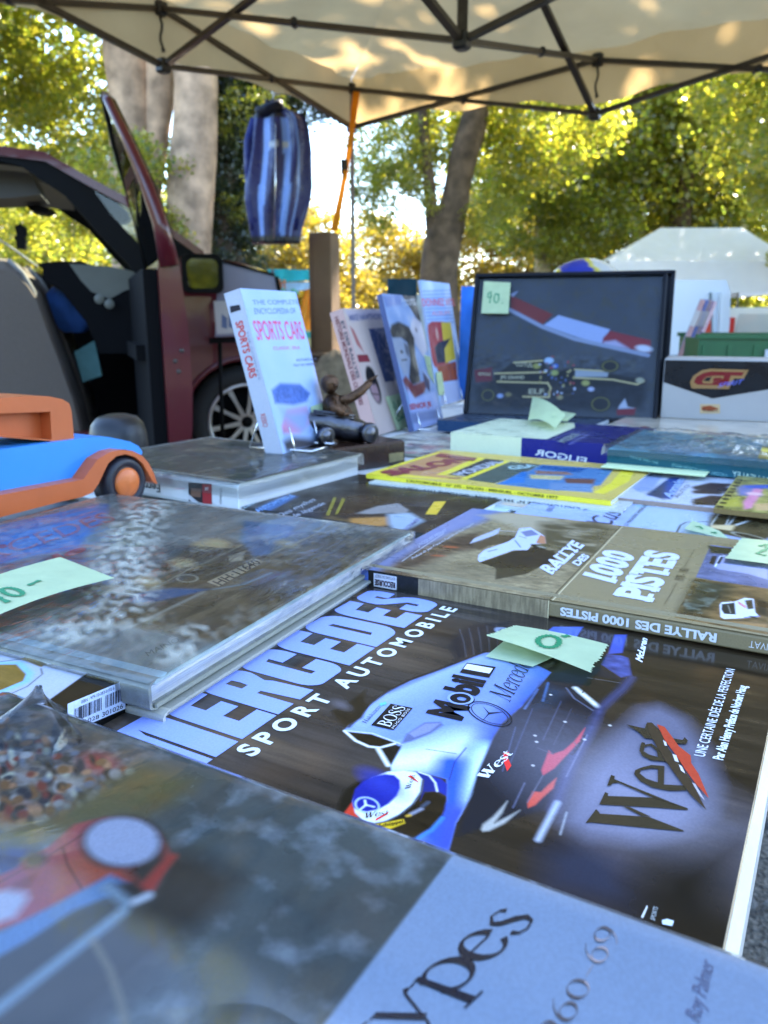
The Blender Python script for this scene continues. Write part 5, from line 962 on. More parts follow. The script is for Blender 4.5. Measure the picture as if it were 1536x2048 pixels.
# ================ books standing up
WB=lin((246,247,250))
class Stand:
    def __init__(s,name,label,cat,BL,z,theta,lean,Wm,Hm,th,group=None):
        t,b=R(theta),R(lean); o=onz(BL[0],BL[1],z); e=Vector((math.cos(t),math.sin(t),0)); n0=Vector((math.sin(t),-math.cos(t),0)); up=-n0*math.sin(b)+Vector((0,0,1))*math.cos(b); n=e.cross(up)
        s.o,s.e,s.up,s.n=o,e,up,n; s.W,s.H,s.th=Wm,Hm,th
        s.t=bpy.data.objects.new(name,None); COL.objects.link(s.t); s.t.matrix_world=Matrix(((e.x,up.x,n.x,o.x),(e.y,up.y,n.y,o.y),(e.z,up.z,n.z,o.z),(0,0,0,1))); tag(s.t,label,cat,group); s.t.empty_display_size=.05; s.c=MB()
    def m(s,p):
        r=ray(*p); c=Vector((0,0,CAM_Z)); t=(s.o-c).dot(s.n)/r.dot(s.n); q=c+r*t-s.o; return (q.dot(s.e),q.dot(s.up))
    def mm(s,p): a=s.m(p); return (a[0]*1000,a[1]*1000)
    def world(s,p,lift=0.0): a=s.m(p); return s.o+s.e*a[0]+s.up*a[1]+s.n*lift
    def body(s,col,spine,mat_=None,hard=True):
        m=mat_ or M_UP; b=.002 if hard else .0006
        s.c.box((0,0,-b),(s.W,s.H,-.0002),m,col); s.c.box((0,0,-s.th),(s.W,s.H,-s.th+b),m,col); s.c.box((-.0005,0,-s.th+.0002),(.0015,s.H,-.0003),m,spine)
        g=MB(); g.box((.0015,.002,-s.th+b),(s.W-.003,s.H-.003,-b),M_PAGES); g.build('page_block',s.t)
    def pic(s,st): return Pic(s.W*1000,s.H*1000,st,s.mm)
    def lay(s,p,m=None):
        p.a=contrast(p.a,1.22); X,Y=p.X/1000,p.Y/1000; s.c.grid(np.stack([X,Y,np.full(X.shape,.0001)],2),p.a,m or M_UP)
    def text(s,body,p0,p1,pt,col,z=1,px=True,**k):
        if px: p0,p1,pt=s.m(p0),s.m(p1),s.m(pt)
        letter(s.c,body,p0,p1,pt,.0003+z*1e-4,M_UP,col,**k)
    def shape(s,pts,col,z=0,px=True):
        if px: pts=[s.m(q) for q in pts]
        s.c.flat(pts,.0003+z*1e-4,M_UP,col)
    def TS(s,l=.0004): return Matrix(((0,0,-1,-.0005-l),(-1,0,0,s.H),(0,1,0,-s.th),(0,0,0,1)))
    def done(s): return s.c.build('cover',s.t)
def easel(label,st,x0,x1):       # chrome wire stand
    g=MB(); 
    for x in (x0,x1):
        f=lambda a,b,c: st.o+st.e*a+st.up*b+st.n*c
        base=lambda a,dn: Vector((f(a,0,0).x,f(a,0,0).y,st.o.z))+Vector((st.n.x,st.n.y,0)).normalized()*dn+Vector((0,0,.002))
        g.tube([f(x,.03,.006),f(x,.004,.006),f(x,-.003,.002),f(x,-.003,-st.th-.004),f(x,.03,-st.th-.004),f(x,.06,-st.th-.004)],.0014,M_WIRE,n=6); g.tube([base(x,.03),base(x,-.06)],.0014,M_WIRE,n=6); g.tube([f(x,.055,-st.th-.004),base(x,-.06)],.0014,M_WIRE,n=6)
    a=lambda x:Vector((f(x,0,0).x,f(x,0,0).y,st.o.z+.002)); g.tube([a(x0)+Vector((st.n.x,st.n.y,0))*.03,a(x1)+Vector((st.n.x,st.n.y,0))*.03],.0014,M_WIRE,n=6)
    o=g.build('book_easel',None); return tag(o,label,'book stand',group='wire book stands')
q4=Z(400,450,3.0); k4=Z(620,560,4.8)
B=Stand('hardback_book','upright white book with big red title and a blue sports car drawing','book',(566,908),CAM_Z-.1595,67,14.8,.135,.203,.024)
B.body(PC(186,206,250),PC(196,200,214)); p=B.pic(.8); p.fill(PC(178,204,250)); p.poly(q4((600,400),(640,420),(840,1180),(740,1290),(690,800)),PC(224,196,206),soft=12); p.poly(q4((780,900),(840,1180),(830,1220),(760,1150)),PC(250,160,120),soft=9)  # orange sun glow on the right edge is painted into the cover
p.poly(q4((430,990),(480,950),(600,955),(660,1010),(640,1060),(560,1080),(450,1070)),PC(90,124,206),soft=2.5); p.mottle(.4,4,4,220,mask=p.mask(q4((430,980),(640,980),(660,1060),(450,1070)),2)); p.poly(q4((490,1210),(520,1110),(640,1090),(670,1180),(600,1250),(500,1250)),PC(214,150,190),soft=3); p.poly(q4((470,1090),(640,1080),(680,1120),(660,1260),(620,1280),(500,1180)),PC(150,170,220),soft=5,al=.5); p.poly(q4((500,1300),(560,1270),(700,1290),(690,1340),(520,1360)),PC(84,80,90),soft=5)
B.lay(p); GR=PC(116,136,196)
B.text('THE COMPLETE',q4((318,478))[0],q4((590,475))[0],q4((310,450))[0],GR); B.text('ENCYCLOPEDIA OF',q4((328,535))[0],q4((575,530))[0],q4((322,500))[0],GR); B.text('SPORTS CARS',q4((343,690))[0],q4((630,684))[0],q4((312,575))[0],PC(226,96,140),bold=.01); B.text('CLASSIC ERA',q4((440,750))[0],q4((600,745))[0],q4((436,730))[0],PC(216,120,160)); B.text('PICTURES AND',q4((580,820))[0],q4((700,810))[0],q4((576,805))[0],PC(90,90,110)); B.text('TEXT BY EXPERTS',q4((560,850))[0],q4((700,840))[0],q4((556,836))[0],PC(90,90,110))
letter(B.c,'SPORTS CARS',(.036,.006),(.105,.006),(.036,.016),0,M_PRINT,PC(214,64,60),T=B.TS(),bold=.02); letter(B.c,'REBO',(.150,.007),(.166,.007),(.150,.014),0,M_PRINT,PC(206,90,90),T=B.TS()); letter(B.c,'THE COMPLETE',(.05,.0175),(.11,.0175),(.05,.0200),0,M_PRINT,PC(130,140,170),T=B.TS()); B.c.flat([(.016,.004),(.024,.003),(.024,.018),(.018,.018)],0,M_PRINT,PC(40,44,60),T=B.TS())
B.done(); easel('wire stand under the upright white sports car book',B,.02,.085)
note('green note on the lower corner of the upright sports car book',q4((690,1270),(810,1240),(760,1060),(655,1090)),0,plane=B.world,strokes=([(.35,.3),(.42,.7),(.5,.35),(.58,.7)],),w=.0018,lift=(.001,.004,.001,.001))
B=Stand('hardback_book','upright pale pink book with an oval portrait and picture strip','book',k4((660,1490))[0],CAM_Z-.193,65.2,17.7,.154,.223,.026)
B.body(PC(206,176,170),PC(206,168,160)); p=B.pic(1.0); p.fill(PC(210,186,176)); p.poly(k4((330,290),(690,290),(720,340),(400,400)),PC(196,180,190),soft=3)
p.poly(k4((560,470),(730,455),(870,960),(720,980)),PC(70,84,128),soft=1.2); p.mottle(.9,9,9,230,mask=p.mask(k4((560,470),(730,455),(870,960),(720,980))),tint=PC(180,170,176)); p.poly(k4((450,720),(550,715),(580,785),(470,790)),PC(160,60,70),soft=1); p.poly(k4((380,440),(420,480),(520,700),(450,620)),PC(190,110,104),soft=2)
p.ell(k4((610,1010))[0],21,34,PC(44,42,46),rot=8,soft=2); p.ell(k4((620,1060))[0],14,22,PC(176,140,144),rot=8,soft=3); p.ell(k4((590,920))[0],15,16,PC(40,38,40),rot=8,soft=3); p.line(k4((590,1090),(660,1100)),2,PC(70,50,54),soft=1.5)
B.lay(p); B.text('MIKE HAWTHORN',k4((380,390))[0],k4((700,375))[0],k4((370,335))[0],PC(110,110,140),bold=.03)
letter(B.c,'HISTOIRE MONDIALE DES COURSES',(.01,.007),(.165,.007),(.01,.014),0,M_PRINT,PC(120,60,66),T=B.TS(),bold=.03); letter(B.c,'ET DES RALLYES',(.02,.0165),(.12,.0165),(.02,.022),0,M_PRINT,PC(70,80,90),T=B.TS(),bold=.03)
B.done(); PINK=B
note('green note hanging on the pink book beside the statuette',k4((820,1450),(955,1410),(870,1085),(715,1125)),0,plane=B.world,strokes=([(.25,.62),(.32,.82),(.42,.66),(.3,.6)],[(.55,.62),(.62,.84),(.68,.62)],[(.15,.3),(.35,.42),(.5,.3),(.7,.42),(.85,.32)],[(.2,.25),(.8,.33)]),w=.0026,lift=(.003,.002,.001,.001))
B=Stand('magazine','upright magazine with a black and white face of a dark haired driver','magazine',k4((1000,1455))[0],CAM_Z-.193,67.5,14.8,.168,.246,.010)
B.body(PC(150,166,210),PC(90,100,140),hard=False); p=B.pic(1.0); p.fill(PC(140,166,214)); p.mottle(.15,40,40,250)
p.poly(k4((870,130),(1020,125),(1090,420),(1040,400),(980,300)),PC(60,58,70),soft=2); p.poly(k4((690,150),(870,135),(880,240),(730,260)),PC(120,140,196),soft=3)
p.poly(k4((990,350),(1080,420),(1140,640),(1090,740),(1000,600),(960,480)),PC(196,190,206),soft=4); p.ell(k4((1020,480))[0],4,4,PC(80,60,60),soft=3)
p.poly(k4((760,520),(780,430),(850,400),(950,450),(1000,560),(1010,720),(1040,850),(1060,980),(980,1010),(950,940),(960,760),(930,600),(880,560),(800,560)),PC(40,44,56),soft=3)
p.poly(k4((790,560),(870,560),(940,620),(960,760),(950,900),(900,920),(860,820),(810,680)),PC(150,160,184),soft=4); p.ell(k4((880,690))[0],6,3,PC(50,52,60),soft=2); p.line(k4((880,770),(930,765)),2.5,PC(70,70,84),soft=1.5); p.poly(k4((900,600),(950,640),(950,740),(920,700)),PC(100,106,124),soft=3)
p.poly(k4((890,960),(920,920),(990,1010),(1070,980),(1130,960),(1100,1080),(1000,1140),(940,1080)),PC(130,44,60),soft=2.5); p.poly(k4((1080,880),(1150,960),(1150,1080),(1100,1010)),PC(60,60,110),soft=3); p.poly(k4((930,1020),(1010,1140),(1200,1060),(1280,1390),(1010,1450)),PC(170,184,232),soft=3); p.poly(k4((960,1280),(1240,1240),(1260,1320),(980,1380)),PC(130,144,190),soft=3)
B.lay(p); B.text('SENIOR JR',k4((960,1245))[0],k4((1170,1212))[0],k4((950,1195))[0],PC(176,40,50),bold=.03); B.text('MEMORIES',k4((880,215))[0],k4((1010,205))[0],k4((876,190))[0],PC(180,186,200)); B.text('LIMITED',k4((900,255))[0],k4((1020,240))[0],k4((896,228))[0],PC(180,186,200))
B.done(); easel('wire stand under the upright driver portrait magazine',B,.02,.13)
note('narrow green note behind the driver portrait magazine edge',k4((1130,900),(1190,1000),(1150,740),(1090,720)),0,plane=B.world,strokes=([(.4,.5),(.6,.6)],),w=.002)
B=Stand('childrens_book','upright pale blue annual with a red and yellow cartoon panel','book',k4((1240,1215))[0],CAM_Z-.190,66.6,10.1,.198,.280,.006)
B.body(PC(160,186,236),PC(170,180,206),hard=False); p=B.pic(1.2); p.fill(PC(160,190,240)); p.mottle(.06,30,30,260)
for k in range(10): p.line(k4((1050,110+34*k),(1420,95+34*k)),2,PC(120,144,204),soft=1.5)
p.poly(k4((1130,430),(1170,400),(1280,400),(1330,800),(1200,840),(1140,700)),PC(176,60,70),soft=1.5); p.poly(k4((1260,405),(1350,405),(1400,760),(1300,800)),PC(206,180,60),soft=1.5); p.poly(k4((1195,650),(1230,600),(1350,560),(1290,660),(1300,790),(1220,800)),PC(50,56,80),soft=1.5); p.ell(k4((1220,520))[0],7,14,PC(206,170,160),soft=2); p.poly(k4((1210,830),(1400,780),(1420,960),(1270,980)),PC(170,84,50),soft=2); p.mottle(1,10,10,261,mask=p.mask(k4((1210,830),(1400,780),(1420,960),(1270,980)),2),tint=PC(60,80,110)); p.poly(k4((1270,1000),(1420,970),(1440,1160),(1250,1200)),PC(170,180,216),soft=3)
B.lay(p); B.text('DONNEZ VITE',k4((1080,250))[0],k4((1390,245))[0],k4((1070,180))[0],PC(206,90,110),bold=.01); B.text('ALBUM',k4((1170,340))[0],k4((1340,335))[0],k4((1166,300))[0],PC(210,140,160)); B.done(); easel('wire stand under the upright cartoon annual',B,.03,.15)
note('tall narrow green note on the cartoon annual',k4((1225,1110),(1280,1105),(1255,880),(1200,890)),0,plane=B.world,lift=(.002,.003,.001,.001))
# books behind: cream book, dark green and navy book
for nm,lb,bl,z_,th_,W_,H_,t_,c_,c2 in (('hardback_book','cream boxed book standing behind the cartoon annual',(800,760),CAM_Z-.19,-8,.15,.27,.04,(196,196,190),(150,150,150)),('hardback_book','dark green and navy book with grey spine standing at the very back',(772,770),CAM_Z-.19,-8,.085,.31,.03,(30,66,80),(150,150,160)),('folder','bright blue folder standing beside the framed picture',(915,800),CAM_Z-.19,-12,.06,.27,.02,(60,130,230),(200,200,200)),('hardback_book','black topped binder lying behind the upright magazines',(700,720),CAM_Z-.19,-5,.13,.15,.04,(30,28,30),(40,40,40))):
    B=Stand(nm,lb,'book' if 'book' in nm else nm,bl,z_,th_,6,W_,H_,t_); B.body(PC(*c_),PC(*c2)); p=B.pic(4); p.fill(PC(*c_)); p.mottle(.35,30,50,int(bl[0])); B.lay(p); B.done()
# ================ toy car (orange and blue plastic)
M_OR=mat('orange_plastic',C(190,92,44),0.38,noise=.06,scale=30,bump=.03,bscale=200); M_BLU=mat('blue_plastic',C(52,138,216),0.32,noise=.04,scale=20); M_TYRE=mat('toy_rubber',(.012,.011,.018),.5); M_TOP=mat('worn_blue_plastic',C(120,140,165),.35,noise=.15,scale=14)
t0=onz(250,1019,TZ); t0=Vector((t0.x*.95,t0.y*.95,CAM_Z+(TZ-CAM_Z)*.95)); tA=R(60); te1=Vector((math.cos(tA),math.sin(tA),0)); te2=Vector((-math.sin(tA),math.cos(tA),0))
TM=Matrix(((te1.x,0,-te2.x,t0.x),(te1.y,0,-te2.y,t0.y),(0,1,0,t0.z),(0,0,0,1)))      # local: x along, y up, z towards the viewer
kz=Z(0,760,4.8)
def tp(off,*q):
    out=[]
    for p in kz(*q):
        r=ray(*p); c=Vector((0,0,CAM_Z)); o=t0-te2*off; t=(o-c).dot(te2)/r.dot(te2); w=c+r*t-t0; out.append((w.dot(te1),w.z))
    return out
toy=thing('toy_car','orange and sky blue plastic toy car with open cabin window','toy car',(0,0,0))
g=MB(); bd=tp(-.010,(-900,760),(0,668),(480,600),(900,548),(1030,545),(1150,570),(1250,592),(1330,635),(1368,690),(1360,720),(1290,690),(1200,665),(1060,672),(930,740),(850,850),(810,945),(0,1090),(-900,1250)); g.prism(bd,-.085,-.010,M_BLU,T=TM); g.build('body',toy)
g=MB(); fd=tp(.006,(-900,1420),(-900,1260),(0,1105),(800,955),(860,870),(940,760),(1060,690),(1160,668),(1270,680),(1370,730),(1430,800),(1480,900),(1512,1000),(1470,980),(1420,890),(1370,800),(1300,740),(1210,712),(1120,730),(1040,800),(990,900),(950,990),(890,1080),(800,1120),(600,1165),(0,1320))
g.prism(fd,-.030,.006,M_OR,T=TM); g.build('fender',toy)
g=MB(); sb=tp(-.008,(-900,1250),(0,1092),(812,945),(820,965),(0,1112),(-900,1275)); g.prism(sb,-.02,-.006,M_TYRE,T=TM); g.build('sill_strip',toy)
g=MB(); co=tp(-.016,(-500,240),(0,172),(300,152),(480,158),(600,185),(665,225),(688,300),(712,560),(690,570),(510,588),(0,548),(-500,520)); ho=tp(-.016,(-400,345),(0,322),(482,305),(500,580),(0,545),(-400,515))
ho2=tp(-.016,(-400,345),(0,322),(482,305),(498,572),(0,538),(-400,505))
for poly_,z0_,z1_ in ((co,-.075,-.030),): g.prism(poly_,z0_,z1_,M_OR,T=TM)
hh=ho2; g.flat(co,-.016,M_OR,(.5,.5,.5),T=TM,holes=[hh])
for L_ in (co,hh):
    n_=len(L_)
    for i in range(n_):
        a,b=L_[i],L_[(i+1)%n_]; g.add([TM@Vector((a[0],a[1],-.016)),TM@Vector((b[0],b[1],-.016)),TM@Vector((b[0],b[1],-.030)),TM@Vector((a[0],a[1],-.030))],[[0,1,2,3]],M_OR)
g.build('cabin',toy)
wc=tp(.002,(1215,985))[0]
for dx in (0,-.165):
    Tw=TM@Matrix.Translation((wc[0]+dx,wc[1],-.012)); w=MB(); rr_=.0268
    w.lathe([(.0,.016),(.012,.016),(.0145,.0152),(.0165,.0125),(.0175,.0155),(.0215,.0165),(rr_-.002,.0145),(rr_,.010),(rr_,-.004),(.02,-.006),(0,-.006)],M_TYRE,T=Tw,n=40); wo=w.build('wheel',toy)
    h=MB(); h.lathe([(.0,.0195),(.008,.0190),(.013,.0175),(.0152,.0160),(.0152,.013)],mat('hub_orange',C(206,104,44),.4,noise=.12,scale=60) if dx==0 else M_OR,T=Tw,n=36); h.build('hubcap',wo)
    w=MB(); w.lathe([(rr_-.006,.008),(rr_,.004),(rr_,-.010),(rr_-.006,-.013),(0,-.013)],M_TYRE,T=TM@Matrix.Translation((wc[0]+dx,wc[1],-.085)),n=32); w.build('wheel',toy)
g=MB(); g.box((-.22,-.10,TZ+.0003),(.02,.012,t0.z-.0003),M_PRINT,(.25,.27,.3),bev=.001,T=Matrix(((te1.x,te2.x,0,t0.x),(te1.y,te2.y,0,t0.y),(0,0,1,0),(0,0,0,1)))@Matrix.Scale(-1,4,(0,1,0))@Matrix.Translation((0,0,0))); tag(g.build('flat_box',None),'low grey box on which the plastic toy car is parked','box')
# black rounded cap behind the toy
cp=onz(252,905,TZ); g=MB(); prof=[(.0,.052),(.02,.051),(.036,.046),(.046,.036),(.051,.02),(.052,.0)]
g.lathe(prof,M_BLACK,n=36,T=Matrix.Translation((cp.x-.03,cp.y+.06,TZ))@Matrix.Scale(0.85,4,(1,0,0))); tag(g.build('bowl_cap',None),'glossy black domed cap behind the toy car bonnet','cap')
# ================ statuette: driver in a speedster on a wooden base
M_PEW=mat('pewter',(.10,.10,.115),.3,1.0,noise=.25,scale=40,bump=.2,bscale=120); M_BRZ=mat('bronze',(.10,.052,.028),.38,.8,noise=.4,scale=60,bump=.4,bscale=180); M_WOOD=mat('dark_wood',(.035,.016,.010),.25,noise=.4,scale=30,coat=.3)
sp=onz(655,952,TZ); sq=onz(812,928,TZ); sx=(sq-sp); SL=sx.length; sx.normalize(); sy=Vector((-sx.y,sx.x,0)); ST=Matrix(((sx.x,sy.x,0,sp.x),(sx.y,sy.y,0,sp.y),(0,0,1,TZ),(0,0,0,1)))
sta=thing('statuette','small bronze and pewter statuette of a driver waving from a vintage racing car','statuette',(0,0,0))
g=MB(); g.box((-.012,0,0),(SL,.095,.034),M_WOOD,bev=.003,T=ST); ba=g.build('base',sta)
g=MB(); g.box((SL-.032,-.0015,.006),(SL-.006,.001,.018),mat('brass_plate',(.45,.36,.18),.35,.8,noise=.2,scale=90),T=ST); g.build('plaque',ba)
g=MB(); P3=lambda x,y,z:ST@Vector((x,y,z))
g.tube([P3(-.012,.06,.070),P3(.0,.056,.068),P3(.008,.054,.066),P3(.03,.048,.062),P3(.055,.040,.055),P3(.075,.032,.049),P3(.085,.028,.046)],[.010,.012,.0135,.019,.021,.018,.015],M_PEW,n=20,flatk=.9)
for k in range(5): g.tube([P3(.008+.0,.05-.010*math.cos(k*.6),.0805-.003*k),P3(.062,.033-.012*math.cos(k*.6),.071-.004*k)],.0016,M_PEW,n=6)
g.tube([P3(-.02,.061,.071),P3(-.008,.058,.0695)],[.0125,.0125],M_PEW,n=20); car_=g.build('racing_car',sta)
for (x,y,r_) in ((.078,.010,.014),(.088,.052,.012),(.018,.028,.013),(.024,.08,.012)):
    g=MB(); Tw=Matrix.Translation(P3(x,y,.034+r_))@Matrix(((sx.x,0,sy.x,0),(sx.y,0,sy.y,0),(0,1,0,0),(0,0,0,1)))
    g.lathe([(0,-.006),(r_*.55,-.006),(r_*.6,-.004),(r_*.8,-.0065),(r_,-.003),(r_,.003),(r_*.8,.0065),(0,.006)],M_PEW,n=26,T=Tw); g.build('wheel',car_)
g=MB(); g.tube([P3(.05,.05,.062),P3(.052,.052,.078),P3(.05,.055,.092),P3(.048,.057,.099)],[.014,.0165,.014,.006],M_BRZ,n=14)
g.lathe([(0,-.0135),(.006,-.012),(.011,-.006),(.0125,.001),(.0115,.007),(.007,.0115),(0,.013)],M_BRZ,n=20,T=Matrix.Translation(P3(.046,.055,.112)))
g.tube([P3(.047,.045,.112),P3(.0475,.040,.110)],[.003,.0018],M_BRZ,n=8)                                  # nose
g.tube([P3(.054,.045,.090),P3(.068,.040,.092),P3(.084,.034,.102),P3(.096,.030,.114)],[.0075,.007,.006,.0045],M_BRZ,n=10)
for k in range(4): g.tube([P3(.095,.0315-.001*k,.113+.0005*k),P3(.101+.001*k,.030-.0022*k,.120+.001*k)],[.0016,.001],M_BRZ,n=6)
g.tube([P3(.095,.031,.113),P3(.093,.026,.119)],[.0017,.001],M_BRZ,n=6)
g.tube([P3(.042,.046,.090),P3(.036,.034,.082),P3(.046,.026,.074)],[.0075,.007,.005],M_BRZ,n=10); g.tube([P3(.046,.026,.074),P3(.054,.024,.074)],[.004,.003],M_BRZ,n=8)
g.build('driver',sta)
g=MB(); Tw=Matrix.Translation(P3(.062,.032,.078))@Matrix.Rotation(1.0,4,'Y'); g.lathe([(.0105+.0012*math.cos(a),.0012*math.sin(a)) for a in [2*PI*i/8 for i in range(9)]],M_BRZ,n=24,T=Tw); g.build('steering_wheel',sta)
g=MB(); g.lathe([(.012,.0),(.014,.004),(.010,.014),(.006,.024),(.008,.026),(0,.027)],M_BRZ,n=18,T=Matrix.Translation(P3(.085,.08,.034))); g.build('trophy',sta)
# ================ framed picture (two frames, one behind the other)
M_FR=mat('black_frame',(.006,.006,.009),.4,spec=.15); M_GL=glassmat('picture_glass',(.97,.97,.97),.02,1.22)
def frame(label,BL,th_,lean,Wf,Hf,z,pict=True):
    F_=Stand('picture_frame',label,'picture frame',BL,z,th_,lean,Wf,Hf,.022)
    g=MB(); b=.0075
    for lo,hi in (((0,0,-.022),(Wf,b,0)),((0,Hf-b,-.022),(Wf,Hf,0)),((0,b,-.022),(b,Hf-b,0)),((Wf-b,b,-.022),(Wf,Hf-b,0))): g.box(lo,hi,M_FR,bev=.0015)
    g.build('frame',F_.t)
    g=MB(); g.box((b,b,-.0215),(Wf-b,Hf-b,-.012),M_FR); g.build('backing',F_.t)
    return F_
F_=frame('black picture frame holding a photograph of a black and gold racing car on a kerb',(925,833),-17.5,18,.346,.276,CAM_Z-.176)
zf=Z(930,540,3.657); p=F_.pic(.8); p.fill(PC(62,68,80)); p.mottle(.25,60,50,300); p.mottle(.9,10,8,301,tint=PC(72,70,56))
p.poly(zf((330,170),(640,310),(560,385),(330,290)),PC(120,44,42),soft=2); p.poly(zf((320,160),(380,140),(345,180)),PC(150,160,200),soft=2); p.poly(zf((680,315),(1060,420),(1000,540),(570,390)),PC(158,176,226),soft=1.5); p.poly(zf((1010,480),(1060,430),(1360,500),(1360,590),(1000,530)),PC(134,40,50),soft=2); p.poly(zf((1020,510),(1100,500),(1200,560),(1000,540)),PC(170,170,210),soft=3)
p.line(zf((320,275),(560,400),(800,490),(1340,610)),7,PC(140,152,186),soft=1.5); p.ell(zf((1310,560))[0],14,6,PC(200,210,236),rot=-8,soft=2)
p.poly(zf((60,830),(200,760),(600,720),(1300,760),(1340,830),(1300,1010),(80,1010)),PC(28,31,40),soft=8); p.mottle(.8,12,7,302,mask=p.mask(zf((60,600),(1300,620),(1340,1010),(60,1010)),6)); p.mottle(1.2,7,5,303,mask=p.mask(zf((80,560),(300,600),(800,600),(800,950),(100,1000)),6)*.6,tint=PC(84,74,60))
bk_=PC(14,13,15); p.poly(zf((210,760),(350,660),(560,640),(620,760),(640,930),(420,930),(220,830)),bk_,soft=2); p.poly(zf((640,740),(800,700),(1300,790),(1320,830),(1000,840),(720,840)),bk_,soft=2)
go=PC(206,192,140)
for q in (((210,745),(590,735)),((230,805),(600,815)),((350,665),(560,650)),((800,715),(1060,730)),((790,775),(1080,790),(1260,825),(1310,800))): p.line(zf(*q),2.6,go,soft=1)
p.poly(zf((805,720),(1050,735),(1040,770),(800,770)),PC(150,160,176),soft=1.5); p.line(zf((600,815),(622,850),(610,920),(420,915)),3,go,soft=1); p.poly(zf((440,880),(480,850),(590,845),(590,905),(430,910)),PC(48,44,38),soft=1.5)
for c,rx,ry in (((990,970),19,15),((1060,690),17,12),((160,905),15,13)): p.ell(zf(c)[0],rx,ry,PC(24,24,28),soft=1.5); p.ell(zf(c)[0],rx-4,ry-3,PC(110,108,50),soft=1,ring=1.6)
for c,r_,cc in (((880,815),5,(160,160,90)),((520,690),5,(150,150,80)),((610,650),6,(160,190,230)),((655,690),4,(60,110,210)),((650,740),5,(150,160,90)),((690,920),4,(150,140,100)),((250,910),4,(150,170,220)),((920,860),4,(170,180,220)),((310,900),4,(130,120,80)),((1280,795),5,(160,160,140))): p.ell(zf(c)[0],r_*1.4,r_,PC(*cc),soft=1.5)
for i in range(40):
    c=(540+260*rng.random(),620+300*rng.random()); p.ell(zf(c)[0],1+2*rng.random(),1+2*rng.random(),[PC(180,190,220),PC(150,60,70),PC(160,150,100),PC(70,90,140)][i%4],soft=1)
p.poly(zf((60,720),(190,700),(190,800),(70,810)),PC(104,34,46),soft=2); p.poly(zf((1110,1010),(1250,1000),(1240,1050),(1110,1050)),PC(120,30,44),soft=2); p.poly(zf((1130,980),(1170,930),(1190,990),(1240,1000),(1120,1005)),PC(170,180,206),soft=1.5)
g=MB(); X,Y=p.X/1000,p.Y/1000; sel=(slice(9,-9),slice(9,-9));  g.grid(np.stack([X,Y,np.full(X.shape,-.0118)],2)[sel],p.a[sel],M_UP)
for tx,a,b_,c in (('LOTUS',(370,690),(490,700),(365,660)),('JPS GRAND',(250,785),(430,785),(250,762)),('ELF',(460,895),(575,895),(460,860)),('PETROLS',(90,760),(180,760),(90,740))):
    letter(g,tx,F_.m(zf(a)[0]),F_.m(zf(b_)[0]),F_.m(zf(c)[0]),-.0112,M_PRINT,PC(170,166,140),bold=.03)
g.build('photograph',F_.t); g=MB(); g.box((.007,.007,-.0080),(.339,.269,-.0055),M_GL); g.build('glass',F_.t)
note('square green note reading 90. on the glass of the picture',zf((120,320),(318,322),(335,95),(140,85)),0,plane=F_.world,strokes=([(.2,.62),(.3,.68),(.32,.5),(.2,.5),(.2,.62)],[(.32,.6),(.28,.32)],oval(.52,.48,.09,.14),[(.45,.62),(.62,.60)],[(.74,.33),(.78,.34)]),w=.0022,lift=(.001,.001,.001,.001))
F2=frame('second black frame standing just behind the racing photograph',(952,828),-17.5,18,.346,.280,CAM_Z-.176); F2.t.location=F2.o+Vector((.016,.050,.002)); 
# ================ model car box, lettered GT
gb=Stand('toy_car_box','white and black model car box with a red and gold GT emblem','box',(1320,836),CAM_Z-.168,-21,0,.178,.103,.12)
g=MB(); M_BOX=mat('grey_card',C(160,155,152),.5,noise=.05,scale=14); g.box((0,0,-.12),(.178,.103,0),M_BOX,bev=.0015); g.build('carton',gb.t)
gz=Z(1280,560,6.0); G=MB(); NB=PC(14,16,26)
pf=lambda *q:[gb.m(x) for x in gz(*q)]
W_,H_=.178,.122
G.flat([(.001,.0625),(.082,.037),(.177,.057),(.177,.1005),(.001,.1005)],.0004,M_PRINT,NB)
GO=PC(150,112,70,1.1); RDk=PC(122,26,32)
def gtp(pts,z,c): G.flat(pf(*pts),z,M_PRINT,c)
gtp(((620,1300),(600,1230),(640,1150),(740,1085),(840,1065),(1305,1078),(1245,1185),(1130,1180),(1065,1308)),.0007,GO)
gtp(((690,1255),(645,1225),(680,1160),(760,1115),(850,1098),(1250,1105),(1220,1150),(1090,1145),(1050,1265)),.0009,RDk)
gtp(((745,1215),(790,1165),(880,1150),(1010,1150),(990,1190),(880,1185),(870,1215),(930,1215),(920,1245),(760,1240)),.0011,GO)
gtp(((760,1210),(800,1170),(860,1165),(830,1215)),.0013,NB); gtp(((880,1175),(985,1170),(960,1250),(860,1250),(880,1220),(920,1215)),.0013,RDk)
letter(G,'SPIRIT',pf((930,1290))[0],pf((1240,1240))[0],pf((940,1240))[0],.0015,M_PRINT,PC(110,120,220),shear=.3)
gtp(((720,1490),(960,1490),(960,1600),(720,1600)),.0007,PC(200,170,130)); gtp(((740,1520),(840,1505),(950,1545),(840,1570),(740,1560)),.0009,PC(150,70,40)); letter(G,'Resin',pf((760,1580))[0],pf((930,1580))[0],pf((760,1540))[0],.0011,M_PRINT,PC(90,40,30))
G.build('printed_panel',gb.t)
